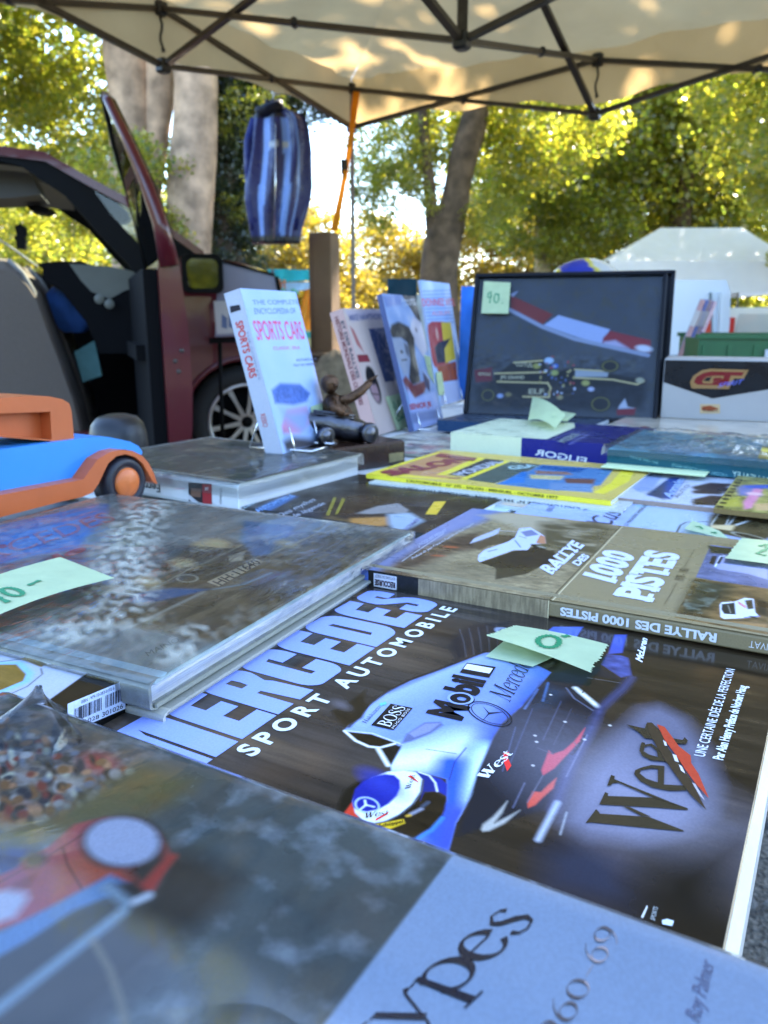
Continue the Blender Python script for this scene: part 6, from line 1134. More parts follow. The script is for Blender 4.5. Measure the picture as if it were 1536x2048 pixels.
# ================ second display table with crate, comics, bag, helmet
tb2=thing('trestle_table','second table standing behind the framed picture and the toy car box','table',(0,0,0))
g=MB(); T2=Matrix.Translation((1.55,2.75,0))@Matrix.Rotation(R(-20),4,'Z'); g.box((-1.15,-.4,.68),(1.3,.45,.72),M_TABLE,bev=.006,T=T2); g.build('tabletop',tb2)
for x in (-1.05,1.2):
    for y in (-.3,.35): g=MB(); g.tube([T2@Vector((x,y,0)),T2@Vector((x,y,.68))],.014,M_STEEL); g.build('leg',tb2)
M_GRN=mat('green_crate_plastic',C(26,84,44),.45,noise=.1,scale=20)
cr=thing('plastic_crate','dark green folding crate behind the toy car box','crate',(0,0,0)); c0_=at(1395,712,2.35); TCr=Matrix.Translation((c0_.x,c0_.y,.72))@Matrix.Rotation(R(-12),4,'Z'); g=MB(); hC=c0_.z-.72+.05
g.box((0,0,0),(.58,.38,.012),M_GRN,T=TCr)
for lo,hi in (((0,0,.012),(.58,.014,hC)),((0,.366,.012),(.58,.38,hC)),((0,.014,.012),(.014,.366,hC)),((.566,.014,.012),(.58,.366,hC))): g.box(lo,hi,M_GRN,T=TCr)
for i in range(8): g.box((.01+.07*i,-.006,.02),(.024+.07*i,0.002,hC-.02),M_GRN,T=TCr)
g.box((-.008,-.010,hC),(.588,.02,hC+.012),M_GRN,T=TCr); g.box((-.008,.36,hC),(.588,.39,hC+.012),M_GRN,T=TCr); g.build('crate_body',cr)
g=MB(); g.box((.18,-.012,hC-.06),(.30,-.007,hC-.03),mat('crate_label',(.5,.5,.52),.5),T=TCr); g.build('crate_label',cr)
for i,(px_,c_) in enumerate(((1338,(196,150,150)),(1352,(110,126,190)),(1366,(180,150,150)),(1378,(150,130,170)))):
    b_=at(px_,735,2.62); g=MB(); Tm=Matrix.Translation((b_.x,2.62+.03*i,.72))@Matrix.Rotation(R(-25),4,'Z')@Matrix.Rotation(R(17),4,'Y'); g.box((-.006,0,0),(.008,.20,.285),M_PRINT,PC(*c_),T=Tm); g.box((-.008,-.001,.0),(-.006,.201,.286),M_PRINT,PC(170,170,190),T=Tm); g.box((-.007,-.0022,.20),(.009,-.001,.25),M_PRINT,PC(200,190,190),T=Tm)
    tag(g.build('comic_album',None),['pale pink album leaning at the left end of the row behind the toy box','blue album second in the leaning row behind the toy box','rose album third in the leaning row behind the toy box','mauve album last in the leaning row behind the toy box'][i],'comic book',group='albums leaning behind the toy box')
b_=at(1358,716,2.2); g=MB(); 
def bag(a,b):
    u=2*PI*a; v=PI*b; k=1+.12*math.sin(5*u+3*v)
    return Vector((b_.x+.075*k*math.cos(u)*math.sin(v),b_.y+.05*k*math.sin(u)*math.sin(v),.722+.042*k-.042*math.cos(v)*k))
g.sheet(bag,28,14,clothmat('teal_film',(.25,.6,.48),.35,(.3,.7,.55),noise=.3,scale=14)); tag(g.build('plastic_bag',None),'crumpled teal plastic bag on the second table left of the crate','bag')
hc=at(1170,556,3.05); g=MB(); cols=[];vs=[];fs=[]; nu,nv=40,20
for j in range(nv+1):
    for i in range(nu):
        u=2*PI*i/nu; v=PI*.62*j/nv; x,y,z=math.sin(v)*math.cos(u),math.sin(v)*math.sin(u),math.cos(v); vs.append((hc.x+.145*x,hc.y+.12*y,hc.z-.045+.115*z))
        cols.append(PC(226,210,60) if abs((x*.8+z*.3)-.25)<.05 or abs((x*.8+z*.3)+.42)<.05 else PC(50,64,170) if -.42<x*.8+z*.3<.25 else PC(206,206,206))
for j in range(nv):
    for i in range(nu): fs.append([j*nu+i,j*nu+(i+1)%nu,(j+1)*nu+(i+1)%nu,(j+1)*nu+i])
hl=thing('helmet','white helmet with a blue and yellow band above the framed picture','helmet',(0,0,0)); g.add(vs,fs,M_LAM,cols=cols,smooth=True); g.build('shell',hl)
g=MB(); g.tube([(hc.x+.135*math.cos(a),hc.y+.112*math.sin(a),hc.z-.085) for a in [2*PI*i/30 for i in range(31)]],.008,M_BLACK,n=6); g.build('rim',hl)
cbx=thing('cardboard_carton','plain brown carton carrying the helmet','carton',(hc.x,hc.y,.72)); g=MB(); M_CARD=mat('cardboard',(.15,.088,.042),.8,noise=.12,scale=8,bump=.1,bscale=40); g.box((-.2,-.16,0),(.2,.16,hc.z-.72-.093),M_CARD,bev=.003); g.build('carton_body',cbx); g=MB(); g.box((-.201,-.03,hc.z-.72-.0935),(.201,.03,hc.z-.72-.0925),mat('parcel_tape',(.35,.22,.1),.3)); g.build('tape',cbx)
# ================ tall cardboard box, sack, strap
pb=at(652,704,4.85); pt=at(652,466,4.85); TP_=Matrix.Translation((pb.x,4.85,0))@Matrix.Rotation(R(-22),4,'Z')
cb2=thing('tall_cardboard_box','tall narrow brown cardboard box standing on a crate by the tent pole','cardboard box',(0,0,0)); g=MB(); g.box((-.075,-.05,pb.z),(.065,.07,pt.z),M_CARD,bev=.002,T=TP_); g.build('box_body',cb2)
g=MB(); g.box((-.076,-.0515,pb.z+.02),(-.05,-.0495,pt.z-.02),mat('kraft_edge',(.12,.07,.035),.8),T=TP_); g.build('flap',cb2)
cb3=thing('wooden_crate','brown slatted crate under the tall cardboard box','crate',(0,0,0)); M_SL=mat('crate_wood',(.20,.13,.075),.7,noise=.35,scale=10); g=MB(); g.box((-.17,-.14,.02),(.17,.16,pb.z-.016),mat('crate_inside',(.06,.04,.025),.9),T=TP_)
for k in range(6): g.box((-.19,-.165,.03+k*(pb.z-.06)/6),(.19,-.143,.03+(k+.8)*(pb.z-.06)/6),M_SL,T=TP_); g.box((-.192,-.142,.03+k*(pb.z-.06)/6),(-.171,.18,.03+(k+.8)*(pb.z-.06)/6),M_SL,T=TP_); g.box((.171,-.142,.03+k*(pb.z-.06)/6),(.192,.18,.03+(k+.8)*(pb.z-.06)/6),M_SL,T=TP_)
g.box((-.19,-.14,pb.z-.015),(.19,.18,pb.z-.001),M_SL,T=TP_); g.build('crate_body',cb3)
sk=at(668,800,3.6); g=MB()
def sack(a,b):
    u=2*PI*a; k=1+.10*math.sin(4*u+5*b)+.06*math.sin(9*u-7*b); r=.17*(math.sin(PI*min(b*.93+.07,1))**.45)*k
    return Vector((sk.x+r*math.cos(u)*1.0,3.75+r*math.sin(u)*.8,.02+b*.78))
g.sheet(sack,36,22,mat('burlap',(.16,.12,.075),.95,noise=.35,scale=26,bump=.6,bscale=50)); tag(g.build('burlap_sack',None),'lumpy brown sack standing behind the upright books','sack')
# ================ ground
M_GND,_n,_l,_p=newmat('gravel_ground'); _p.inputs['Roughness'].default_value=.95
_tc=_n.new('ShaderNodeTexCoord'); _a=_n.new('ShaderNodeTexNoise'); _a.inputs['Scale'].default_value=95; _a.inputs['Detail'].default_value=6; _l.new(_tc.outputs['Object'],_a.inputs['Vector'])
_v=_n.new('ShaderNodeTexVoronoi'); _v.inputs['Scale'].default_value=120; _l.new(_tc.outputs['Object'],_v.inputs['Vector'])
_r=_n.new('ShaderNodeValToRGB'); _r.color_ramp.elements[0].position=.32; _r.color_ramp.elements[0].color=(.035,.034,.034,1); _r.color_ramp.elements[1].position=.72; _r.color_ramp.elements[1].color=(.26,.25,.23,1); _l.new(_a.outputs[0],_r.inputs[0])
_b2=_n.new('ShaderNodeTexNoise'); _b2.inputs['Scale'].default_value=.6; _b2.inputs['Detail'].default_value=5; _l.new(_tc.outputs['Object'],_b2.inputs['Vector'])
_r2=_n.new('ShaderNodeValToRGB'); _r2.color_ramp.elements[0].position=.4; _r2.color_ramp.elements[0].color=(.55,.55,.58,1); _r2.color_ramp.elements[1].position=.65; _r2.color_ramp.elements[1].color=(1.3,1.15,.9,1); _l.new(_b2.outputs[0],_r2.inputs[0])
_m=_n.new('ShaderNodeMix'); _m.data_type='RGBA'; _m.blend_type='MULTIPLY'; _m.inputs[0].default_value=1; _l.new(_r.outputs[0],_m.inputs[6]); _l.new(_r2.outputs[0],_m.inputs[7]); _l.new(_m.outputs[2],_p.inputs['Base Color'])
_bp=_n.new('ShaderNodeBump'); _bp.inputs['Strength'].default_value=.9; _bp.inputs['Distance'].default_value=.012; _l.new(_v.outputs[0],_bp.inputs['Height']); _l.new(_bp.outputs[0],_p.inputs['Normal'])
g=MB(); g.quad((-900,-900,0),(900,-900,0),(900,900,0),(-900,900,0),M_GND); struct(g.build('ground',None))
g=MB(); gv=np.random.default_rng(3)
for i in range(1500):
    x,y=.05+1.3*gv.random(),-.2+2.4*gv.random(); s_=.004+.009*gv.random(); a=gv.random()*6.28; vs=[]
    for k in range(5): vs.append((x+s_*math.cos(a+k*1.257)*(.7+.5*gv.random()),y+s_*math.sin(a+k*1.257)*(.7+.5*gv.random()),0.0))
    vs2=[(x+(v[0]-x)*.6,y+(v[1]-y)*.6,s_*.8) for v in vs]; g.add(vs+vs2,[[5,6,7,8,9]]+[[k,(k+1)%5,5+(k+1)%5,5+k] for k in range(5)],M_PAPER,[(.06,.06,.06),(.16,.15,.14),(.3,.29,.27),(.1,.1,.1)][i%4])
tag(g.build('gravel',None),'loose grey gravel on the ground beside the table','gravel',kind='stuff')
# ================ pop-up tent over the table
uu=Vector((math.cos(4.1509),math.sin(4.1509),0)); vv=Vector((-uu.y,uu.x,0)); K0=Vector((-.194,5.197,0)); HS=1.5
def node(x,y,i,j): q=K0+uu*HS*i+vv*HS*j; w=at(x,y,q.y); return Vector((q.x,q.y,w.z))
Ku=node(713,178,0,0); Kl=node(708,255,0,0); Lu=node(330,17,1,0); Ll=node(320,132,1,0); Ru=node(1200,120,0,1); Rl=node(1190,228,0,1); Cl=node(915,82,1,1)
ze=(Lu.z+Ru.z+Ku.z)/3; zl=(Ll.z+Rl.z)/2
def nd(i,j,z): q=K0+uu*HS*i+vv*HS*j; return Vector((q.x,q.y,z))
N={}
for i in range(3):
    for j in range(3): N[(i,j)]=(nd(i,j,ze),nd(i,j,zl))
N[(0,0)]=(Ku,Kl); N[(1,0)]=(Lu,Ll); N[(0,1)]=(Ru,Rl); N[(1,1)]=(Vector((Cl.x,Cl.y,Cl.z+.62)),Cl)
for c in ((2,0),(0,2),(2,2)): N[c]=(nd(*c,ze-.03),nd(*c,zl-.1))
tent=thing('popup_tent','beige market canopy on dark scissor struts over the table','tent',(0,0,0))
M_BAR=mat('grey_brown_steel',(.055,.046,.038),.42,.5,noise=.2,scale=30)
def xbar(a,b,c,d,nm='strut'):
    for p_,q_ in ((a,b),(c,d)):
        g=MB(); g.bar(p_,q_,.030,.020,M_BAR); g.build(nm,tent)
    m_=(a+b)/2; g=MB(); g.tube([m_+Vector((0,-.025,0)),m_+Vector((0,.025,0))],.016,M_BLACK,n=8); g.build('pivot_bolt',tent)
for a,b in (((0,0),(1,0)),((1,0),(2,0)),((0,0),(0,1)),((0,1),(0,2)),((2,0),(2,1)),((2,1),(2,2)),((0,2),(1,2)),((1,2),(2,2)),((1,0),(1,1)),((0,1),(1,1)),((2,1),(1,1)),((1,2),(1,1))):
    xbar(N[a][0],N[b][1],N[a][1],N[b][0])
for k,(u_,l_) in N.items():
    for i_,w_ in enumerate((u_,l_)):
        if k==(1,1) and i_==0: pass
        g=MB(); g.box((-.028,-.028,-.03),(.028,.028,.03),M_BLACK,bev=.008,T=Matrix.Translation(w_)@Matrix.Rotation(4.15,4,'Z')); g.build('joint',tent)
g=MB(); g.bar(N[(1,1)][1],N[(1,1)][0],.036,.036,M_BAR); g.build('centre_mast',tent)
for c in ((0,0),(0,2),(2,0),(2,2)):
    g=MB(); g.bar((N[c][0].x,N[c][0].y,0),N[c][0],.030 if c!=(0,0) else .024,.030 if c!=(0,0) else .024,mat('pole_steel',(.16,.16,.165),.4,.6,noise=.1)); g.build('leg',tent)
for w_ in (Lu,Ru):       # hanging straps at the middle joints
    g=MB(); pts=[w_+Vector((.0,.0,-.02))]+[w_+Vector((.006*math.sin(k*1.3),0,-.04-.022*k)) for k in range(7)]; g.tube(pts,[.006]*7+[.010],M_BLACK,n=6); g.build('strap_end',tent)
M_CAN=clothmat('beige_canopy',(.43,.365,.285),.45,(.56,.39,.185),noise=.10,scale=2.2,bump=.9,bscale=3.4)
peak=N[(1,1)][0]+Vector((0,0,.10)); corners_=[(0,0),(0,2),(2,2),(2,0)]
def fab(i):
    A,B_=N[corners_[i]][0],N[corners_[(i+1)%4]][0]; md=N[((corners_[i][0]+corners_[(i+1)%4][0])//2,(corners_[i][1]+corners_[(i+1)%4][1])//2)][0]
    def f(s,t):
        e=A*(1-2*s)+md*2*s if s<.5 else md*(2-2*s)+B_*(2*s-1)
        e=e+Vector((0,0,.045+.02*math.sin(4*PI*s)**2)); q=e*(1-t)+peak*t
        w=.035*math.sin(PI*t)*(math.sin(2*PI*s)**2)+.010*math.sin(37*s+11*t)*(1-t)*math.sin(PI*min(1,t*3))+.006*math.sin(60*s-5*t)*(1-t)**4
        w+=.012*math.sin(46*math.atan2(t+.02,s+.02))*math.exp(-6*(s+t))+.012*math.sin(46*math.atan2(t+.02,1.02-s))*math.exp(-6*(1-s+t))
        return q-Vector((0,0,w))
    return f,A,B_,md
g=MB()
for i in range(4):
    f,A,B_,md=fab(i); g.sheet(f,60,36,M_CAN)
    def val(s,t,f=f,A=A,B_=B_,i=i):
        e=f(s,0); d=(B_-A).normalized(); o_=Vector((d.y,-d.x,0)); cen=N[(1,1)][0]; o_=o_ if (e-cen).dot(o_)>0 else -o_
        drop=.25-.035*abs(math.sin(2*PI*s))
        return e+o_*(.010+.012*math.sin(31*s))*t+Vector((0,0,-drop*t))
    g.sheet(val,60,6,M_CAN)
g.build('canopy',tent)
# orange tie-down strap
M_STRAP=clothmat('orange_webbing',(.62,.22,.02),.25,(.7,.25,.02),noise=.1,scale=60)
a_=Ku+Vector((.03,-.03,-.02)); b_=at(668,462,4.80); g=MB(); 
def strap(s,t):
    q=a_*(1-t)+b_*t; w=.042*(1-.25*math.sin(PI*t)); return q+Vector(((s-.5)*w,.004*math.sin(9*t),0))+Vector((.012*math.sin(PI*t),0,0))
g.sheet(strap,3,24,M_STRAP); m_=a_*.45+b_*.55; g.box((-.02,-.012,-.04),(.02,.008,.04),M_BLACK,T=Matrix.Translation(m_)); tag(g.build('ratchet_strap',None),'orange webbing strap tied from the tent corner to the cardboard box','strap')
# ================ blue track jacket on a hanger
JY=4.72; jk=thing('jacket','shiny navy track jacket with pale blue stripes hanging from the tent frame','jacket',(0,0,0))
prof=[(200,546,15),(212,547,17),(221,550,30),(228,555,44),(238,558,50),(262,560,54),(300,562,57),(340,560,60),(375,558,63),(400,556,62),(430,554,56),(455,552,50),(475,552,47),(488,553,45)]
JN=lin((11,26,98)); JL=lin((112,150,224)); g=MB(); vs=[];cols=[];fs=[]; nu=96
for j in range(49):
    yy=200+288*j/48; k=next(i for i in range(len(prof)-1) if prof[i+1][0]>=yy-1e-6); p0_,p1_=prof[k],prof[k+1]; t=(yy-p0_[0])/(p1_[0]-p0_[0]); cx_=p0_[1]+(p1_[1]-p0_[1])*t; hw=p0_[2]+(p1_[2]-p0_[2])*t
    c=at(cx_,yy,JY); hw=hw*JY/F*1.0
    for i in range(nu):
        u=2*PI*i/nu; fold=1+.10*math.sin(5*u+.02*yy)*min(1,(yy-200)/90)+.05*math.sin(11*u-.03*yy); d=.34
        x=hw*math.cos(u); y=-hw*d*math.sin(u)*fold-.02*math.sin(9*x/hw+.01*yy)*(1 if math.sin(u)>0 else -1)*.6
        vs.append((c.x+x,JY+y,c.z)); px_=cx_+x*F/JY; n_=(px_-cx_)/(hw*F/JY)
        col=JN
        if -.50-.10*(yy-230)/250<n_<-.28-.14*(yy-230)/250 and yy>232: col=JL
        if .10+.10*(yy-240)/240<n_<.34+.08*(yy-240)/240 and yy>240: col=JL
        if .56<n_<.61 and yy>225: col=JL
        if -.16<n_<-.08: col=lin((10,18,58))
        if yy<238 and n_<.2: col=lin((6,9,28))
        if 286<yy<300 and (-.34<n_<.0 or .12<n_<.30): col=lin((170,180,195))
        if yy>474: col=lin((8,11,28))
        cols.append(col)
for j in range(48):
    for i in range(nu): fs.append([j*nu+i,j*nu+(i+1)%nu,(j+1)*nu+(i+1)%nu,(j+1)*nu+i])
fs.append(list(range(48*nu,49*nu)))
g.add(vs,fs,printmat('nylon_print',.34,spec=.6,bump=.5,bscale=16),cols=cols,smooth=True); g.build('body',jk)
g=MB(); 
for sx_ in (-1,1):
    a=at(549+sx_*40,240,JY); m2=at(549+sx_*50,330,JY); e_=at(549+sx_*42,460,JY)
    g.tube([a,(a+m2)/2+Vector((sx_*.015,-.01,0)),m2,(m2+e_)/2,e_],[.030,.036,.038,.036,.028],M_MATT,lin((11,26,96)),n=14,flatk=.8)
sl_=g.build('sleeve',jk)
g=MB(); cn=at(540,214,JY); g.tube([Vector((cn.x+.062*math.cos(t),JY+.045*math.sin(t)-.01,cn.z-.012+.022*math.cos(t-.6))) for t in [2*PI*i/24 for i in range(25)]],.016,M_MATT,lin((7,10,30)),n=8,flatk=2.0); g.build('collar',jk)
g=MB(); zt0=at(551,246,JY-.075); zb0=at(548,478,JY-.065); g.tube([zt0,zt0*.5+zb0*.5+Vector((.006,-.012,0)),zb0],.0035,M_WIRE,n=6); g.build('zip',jk)
g=MB(); h0=at(546,204,JY); h1=at(552,184,JY); g.tube([h0,h0+Vector((.004,0,.03)),h1+Vector((.01,0,.015)),h1+Vector((-.01,0,.035)),h1+Vector((-.02,0,.01))],.004,mat('white_wire',(.75,.75,.72),.4),n=8); g.lathe([(0,-.02),(.02,-.015),(.028,0),(.02,.016),(0,.02)],mat('pale_cloth',(.75,.72,.66),.8),n=14,T=Matrix.Translation(h1)); g.build('hanger',jk)
# ================ dark red people carrier with its front door open
CO=onz(497,847,0.33); 
r_=ray(497,847); d_=4.65; CO=Vector((r_.x/r_.y*d_,d_,0)); HUBZ=CAM_Z+r_.z/r_.y*d_
al=R(16); cf=Vector((math.cos(al),math.sin(al),0)); cl=Vector((-math.sin(al),math.cos(al),0))
def sp_(p,off=0.0):       # photo pixel -> (forward, up) on the car's near side, off metres further in
    r=ray(*p); c=Vector((0,0,CAM_Z)); o=CO+cl*off; t=(o-c).dot(cl)/r.dot(cl); w=c+r*t-o; return (w.dot(cf),w.z)
def CM(off): o=CO+cl*off; return Matrix(((cf.x,0,-cl.x,o.x),(cf.y,0,-cl.y,o.y),(0,1,0,0),(0,0,0,1)))      # x forward, y up, z towards us
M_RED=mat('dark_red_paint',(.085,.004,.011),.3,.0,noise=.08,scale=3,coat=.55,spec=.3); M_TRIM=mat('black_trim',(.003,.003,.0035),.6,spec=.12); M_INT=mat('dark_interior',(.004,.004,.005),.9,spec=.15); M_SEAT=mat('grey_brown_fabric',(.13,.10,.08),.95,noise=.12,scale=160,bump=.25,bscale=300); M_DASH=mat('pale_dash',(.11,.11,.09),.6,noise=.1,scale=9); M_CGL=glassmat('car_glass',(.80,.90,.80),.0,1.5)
z8=Z(0,300,3.339); Wd=1.62
car=thing('parked_car','dark red people carrier with its front door swung open','car',(0,0,0))
S8=lambda *q:[sp_(p) for p in z8(*q)]
roof=[(-1.9,1.70),(-1.5,1.73)]
up=S8((0,-10),(300,30),(600,200),(900,360),(1130,525),(1360,690),(1420,735)); lo_=S8((1180,745),(985,700),(940,870),(850,760),(640,540),(430,300),(260,190),(150,110),(0,75))
qt=S8((600,235),(900,390),(975,560),(975,640),(940,640),(740,430))
fq_=S8((1135,575),(1250,680),(1215,720),(1150,690))
for off,mm_ in ((0.0,1),(Wd,-1)):
    T_=CM(off+(.0 if mm_>0 else .0)); g=MB()
    ring_=[(-2.6,up[0][1]+.02)]+up+lo_+[(-2.6,lo_[-1][1]+.02)]
    g.flat(ring_,.0 if mm_>0 else -.02,M_TRIM,(.02,.02,.02),T=T_,holes=[qt]); g.flat(ring_,-.05 if mm_>0 else -.07,M_TRIM,(.02,.02,.02),T=T_,holes=[qt])
    for L_ in (ring_,qt):
        for i in range(len(L_)):
            a,b=L_[i],L_[(i+1)%len(L_)]; z1=.0 if mm_>0 else -.02; g.add([T_@Vector((a[0],a[1],z1)),T_@Vector((b[0],b[1],z1)),T_@Vector((b[0],b[1],z1-.05)),T_@Vector((a[0],a[1],z1-.05))],[[0,1,2,3]],M_TRIM)
    g.build('roof_pillar',car)
    if mm_>0:
        g=MB(); tr_=[(-2.6,up[0][1]+.045)]+[(a,b+.012) for a,b in up[:-1]]+[(a,b-.035) for a,b in up[:-1][::-1]]+[(-2.6,up[0][1]-.01)]; g.prism(tr_,.001,.012,M_RED,T=T_); g.build('roof_edge',car)
    g=MB(); g.flat([(a,b) for a,b in qt],-.03,M_CGL,(.5,.5,.5),T=T_); g.build('quarter_window',car)
# roof skin and windscreen across the car
def across(path,nm,m_,z_off=0.0,n=10,bow=.03,y0=.0,y1=Wd):
    L_=len(path); g=MB()
    def f(a,b):
        x=a*(L_-1); i=min(int(x),L_-2); t=x-i; q=(path[i][0]*(1-t)+path[i+1][0]*t,path[i][1]*(1-t)+path[i+1][1]*t); w=CO+cf*q[0]+cl*(y0+(y1-y0)*b); k=math.sin(PI*b)*bow
        return Vector((w.x,w.y,q[1]+z_off+k))+cf*k*.8
    g.sheet(f,(L_-1)*3,n,m_); return g.build(nm,car)
i0=1
across([(-2.6,up[0][1]+.03)]+up[:2],'roof',M_RED); across([(-2.6,up[0][1]-.045)]+[(a,b-.075) for a,b in up[:2]],'headliner',mat('headliner',(.22,.215,.20),.9))
across([(a,b-.03) for a,b in up[1:]],'windscreen',M_CGL,bow=.05)
# nose: fender, bonnet, far side, floor
hub=(0.0,HUBZ); ra=.375
arch=[(hub[0]+ra*math.cos(R(a)),hub[1]+ra*math.sin(R(a))) for a in range(0,181,12)]
bon=[sp_((400,512)),sp_((440,522)),sp_((500,534)),sp_((550,553)),]
bx,bz=bon[-1]; bon+= [sp_((572,596)),sp_((600,660)),sp_((640,730)),(sp_((650,760))[0],.35)]
hx=sp_((290,560))[0]
fen=[(hx,bon[0][1]-.02)]+bon+[(ra+.02,.30)]+arch+[(-ra-.02,.22),(hx,.22)]
for off in (0.0,Wd):
    g=MB(); g.prism(fen,-.04 if off==0 else -.0,.0 if off==0 else .04,M_RED,T=CM(off)); g.build('front_fender',car)
    g=MB(); g.tube([CM(off)@Vector((a[0]*1.0,a[1],-.005)) for a in [(hub[0]+(ra+.005)*math.cos(R(t)),hub[1]+(ra+.005)*math.sin(R(t))) for t in range(-5,186,10)]],.018,M_RED,n=8); g.build('wheel_arch',car)
across(bon[:7],'bonnet',mat('bonnet_paint',(.06,.004,.008),.15,.0,coat=1.0),bow=.06); across([bon[5],bon[6],bon[7]],'front_bumper',M_RED,bow=.03)
g=MB(); g.prism([(-2.6,.2),(-ra-.05,.2),(-ra-.05,.32),(-2.6,.32)],-.1,0,M_RED,T=CM(0)); g.build('door_sill',car)
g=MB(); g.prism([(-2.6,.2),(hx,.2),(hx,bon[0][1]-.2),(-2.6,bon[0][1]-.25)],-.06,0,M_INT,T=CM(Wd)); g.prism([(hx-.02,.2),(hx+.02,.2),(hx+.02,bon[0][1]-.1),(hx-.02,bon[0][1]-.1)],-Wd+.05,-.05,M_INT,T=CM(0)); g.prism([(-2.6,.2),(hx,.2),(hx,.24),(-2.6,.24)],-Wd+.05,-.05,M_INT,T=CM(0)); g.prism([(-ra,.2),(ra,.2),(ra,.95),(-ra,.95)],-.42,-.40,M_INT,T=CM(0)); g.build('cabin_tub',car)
g=MB(); g.prism(S8((940,700),(990,660),(1060,760),(1060,1336),(940,1336)),-.09,-.045,M_INT,T=CM(0)); g.build('hinge_pillar',car)
# dashboard, wheel, sun visor, belts, phone holder
IN=lambda off,*q:[sp_(p,off) for p in z8(*q)]
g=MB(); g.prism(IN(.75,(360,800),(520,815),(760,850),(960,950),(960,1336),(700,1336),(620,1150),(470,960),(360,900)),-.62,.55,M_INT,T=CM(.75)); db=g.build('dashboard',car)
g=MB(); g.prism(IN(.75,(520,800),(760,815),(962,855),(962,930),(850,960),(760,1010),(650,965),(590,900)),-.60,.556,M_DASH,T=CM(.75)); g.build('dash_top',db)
g=MB(); q=IN(.75,(520,800))[0]; 
for a,b in (((760,1040),(800,1060)),((700,1010),(760,980))):
    u=IN(.72,a)[0]; g.lathe([(0,.004),(.022,.003),(.027,0)],mat('vent_rim',(.12,.12,.10),.5),n=20,T=CM(.72)@Matrix.Translation((u[0],u[1],.57)))
g.build('air_vent',db)
bq=IN(1.0,(270,770),(400,752),(540,755),(660,790),(800,825),(600,870),(480,890),(350,860)); g=MB(); g.prism(bq,-.16,.16,M_TRIM,T=CM(1.0)); g.build('instrument_hood',db)
sw=IN(1.05,(330,900))[0]; g=MB(); Tw=CM(1.05)@Matrix.Translation((sw[0]-.04,sw[1]-.06,0))@Matrix.Rotation(R(90),4,'Y')@Matrix.Rotation(R(-25),4,'X'); g.lathe([(.185+.014*math.cos(a),.014*math.sin(a)) for a in [2*PI*i/10 for i in range(11)]],M_TRIM,n=40,T=Tw); g.build('steering_wheel',car)
g=MB(); g.prism(IN(.5,(-60,130),(150,130),(250,220),(300,330),(150,350),(-60,360)),-.20,.20,mat('visor_grey',(.10,.10,.105),.8),T=CM(.5)); g.build('sun_visor',car)
g=MB(); g.prism(IN(.5,(170,370),(250,360),(355,395),(300,418),(200,400)),-.1,.1,M_INT,T=CM(.62)); g.build('mirror_inside',car)
g=MB(); g.prism(IN(.6,(100,510),(140,495),(180,520),(180,570),(165,590),(178,600),(175,665),(115,660),(112,610),(95,590),(115,570)),-.03,.03,M_TRIM,T=CM(.6)); g.build('phone_holder',car)
g=MB(); a=[CM(.15)@Vector((*q,0)) for q in IN(.15,(-60,570),(0,600),(130,690),(250,780))]; g.tube(a,.022,mat('belt_grey',(.2,.2,.21),.7),n=8,flatk=.25); g.build('seat_belt',car)
# seats
k8=Z(0,400,3.0)
for off in (.32,1.08):
    so_=lambda *q:[sp_(p,.32) for p in k8(*q)]
    prof_=so_((-420,330),(60,360),(130,400),(200,470),(260,560),(330,760),(420,1000),(500,1230),(540,1400),(560,1500),(-300,1500))
    se=MB(); T_=CM(off); 
    n_=len(prof_); lay=[(-.25,.86),(-.22,.95),(-.1,1.0),(.1,1.0),(.22,.95),(.25,.86)]; cxs=sum(p[0] for p in prof_)/n_; czs=sum(p[1] for p in prof_)/n_; vs=[];fs=[]
    for z_,k in lay: vs+= [T_@Vector((cxs+(p[0]-cxs)*k,czs+(p[1]-czs)*k,z_)) for p in prof_]
    for j in range(len(lay)-1):
        for i in range(n_): fs.append([j*n_+i,j*n_+(i+1)%n_,(j+1)*n_+(i+1)%n_,(j+1)*n_+i])
    fs.append(list(range(n_))[::-1]); fs.append([(len(lay)-1)*n_+i for i in range(n_)]); se.add(vs,fs,M_SEAT,smooth=False); so2=se.build('seat',car)
    g=MB(); g.tube([T_@Vector((*p,.225)) for p in so_((90,375),(170,450),(235,560),(300,760),(380,1010),(450,1240),(490,1420))],.012,mat('seat_piping',(.2,.19,.18),.8),n=8); g.build('piping',so2)
    cu_=sp_((330,868),.32); g=MB(); g.lathe([(0,.10),(.12,.098),(.20,.08),(.24,.03),(.235,-.05),(0,-.06)],M_SEAT,n=28,T=Matrix.Translation(CO+cf*(cu_[0]-.02)+cl*off+Vector((0,0,cu_[1]-.085)))@Matrix.Scale(1.25,4,tuple(cf))); g.build('cushion',so2)
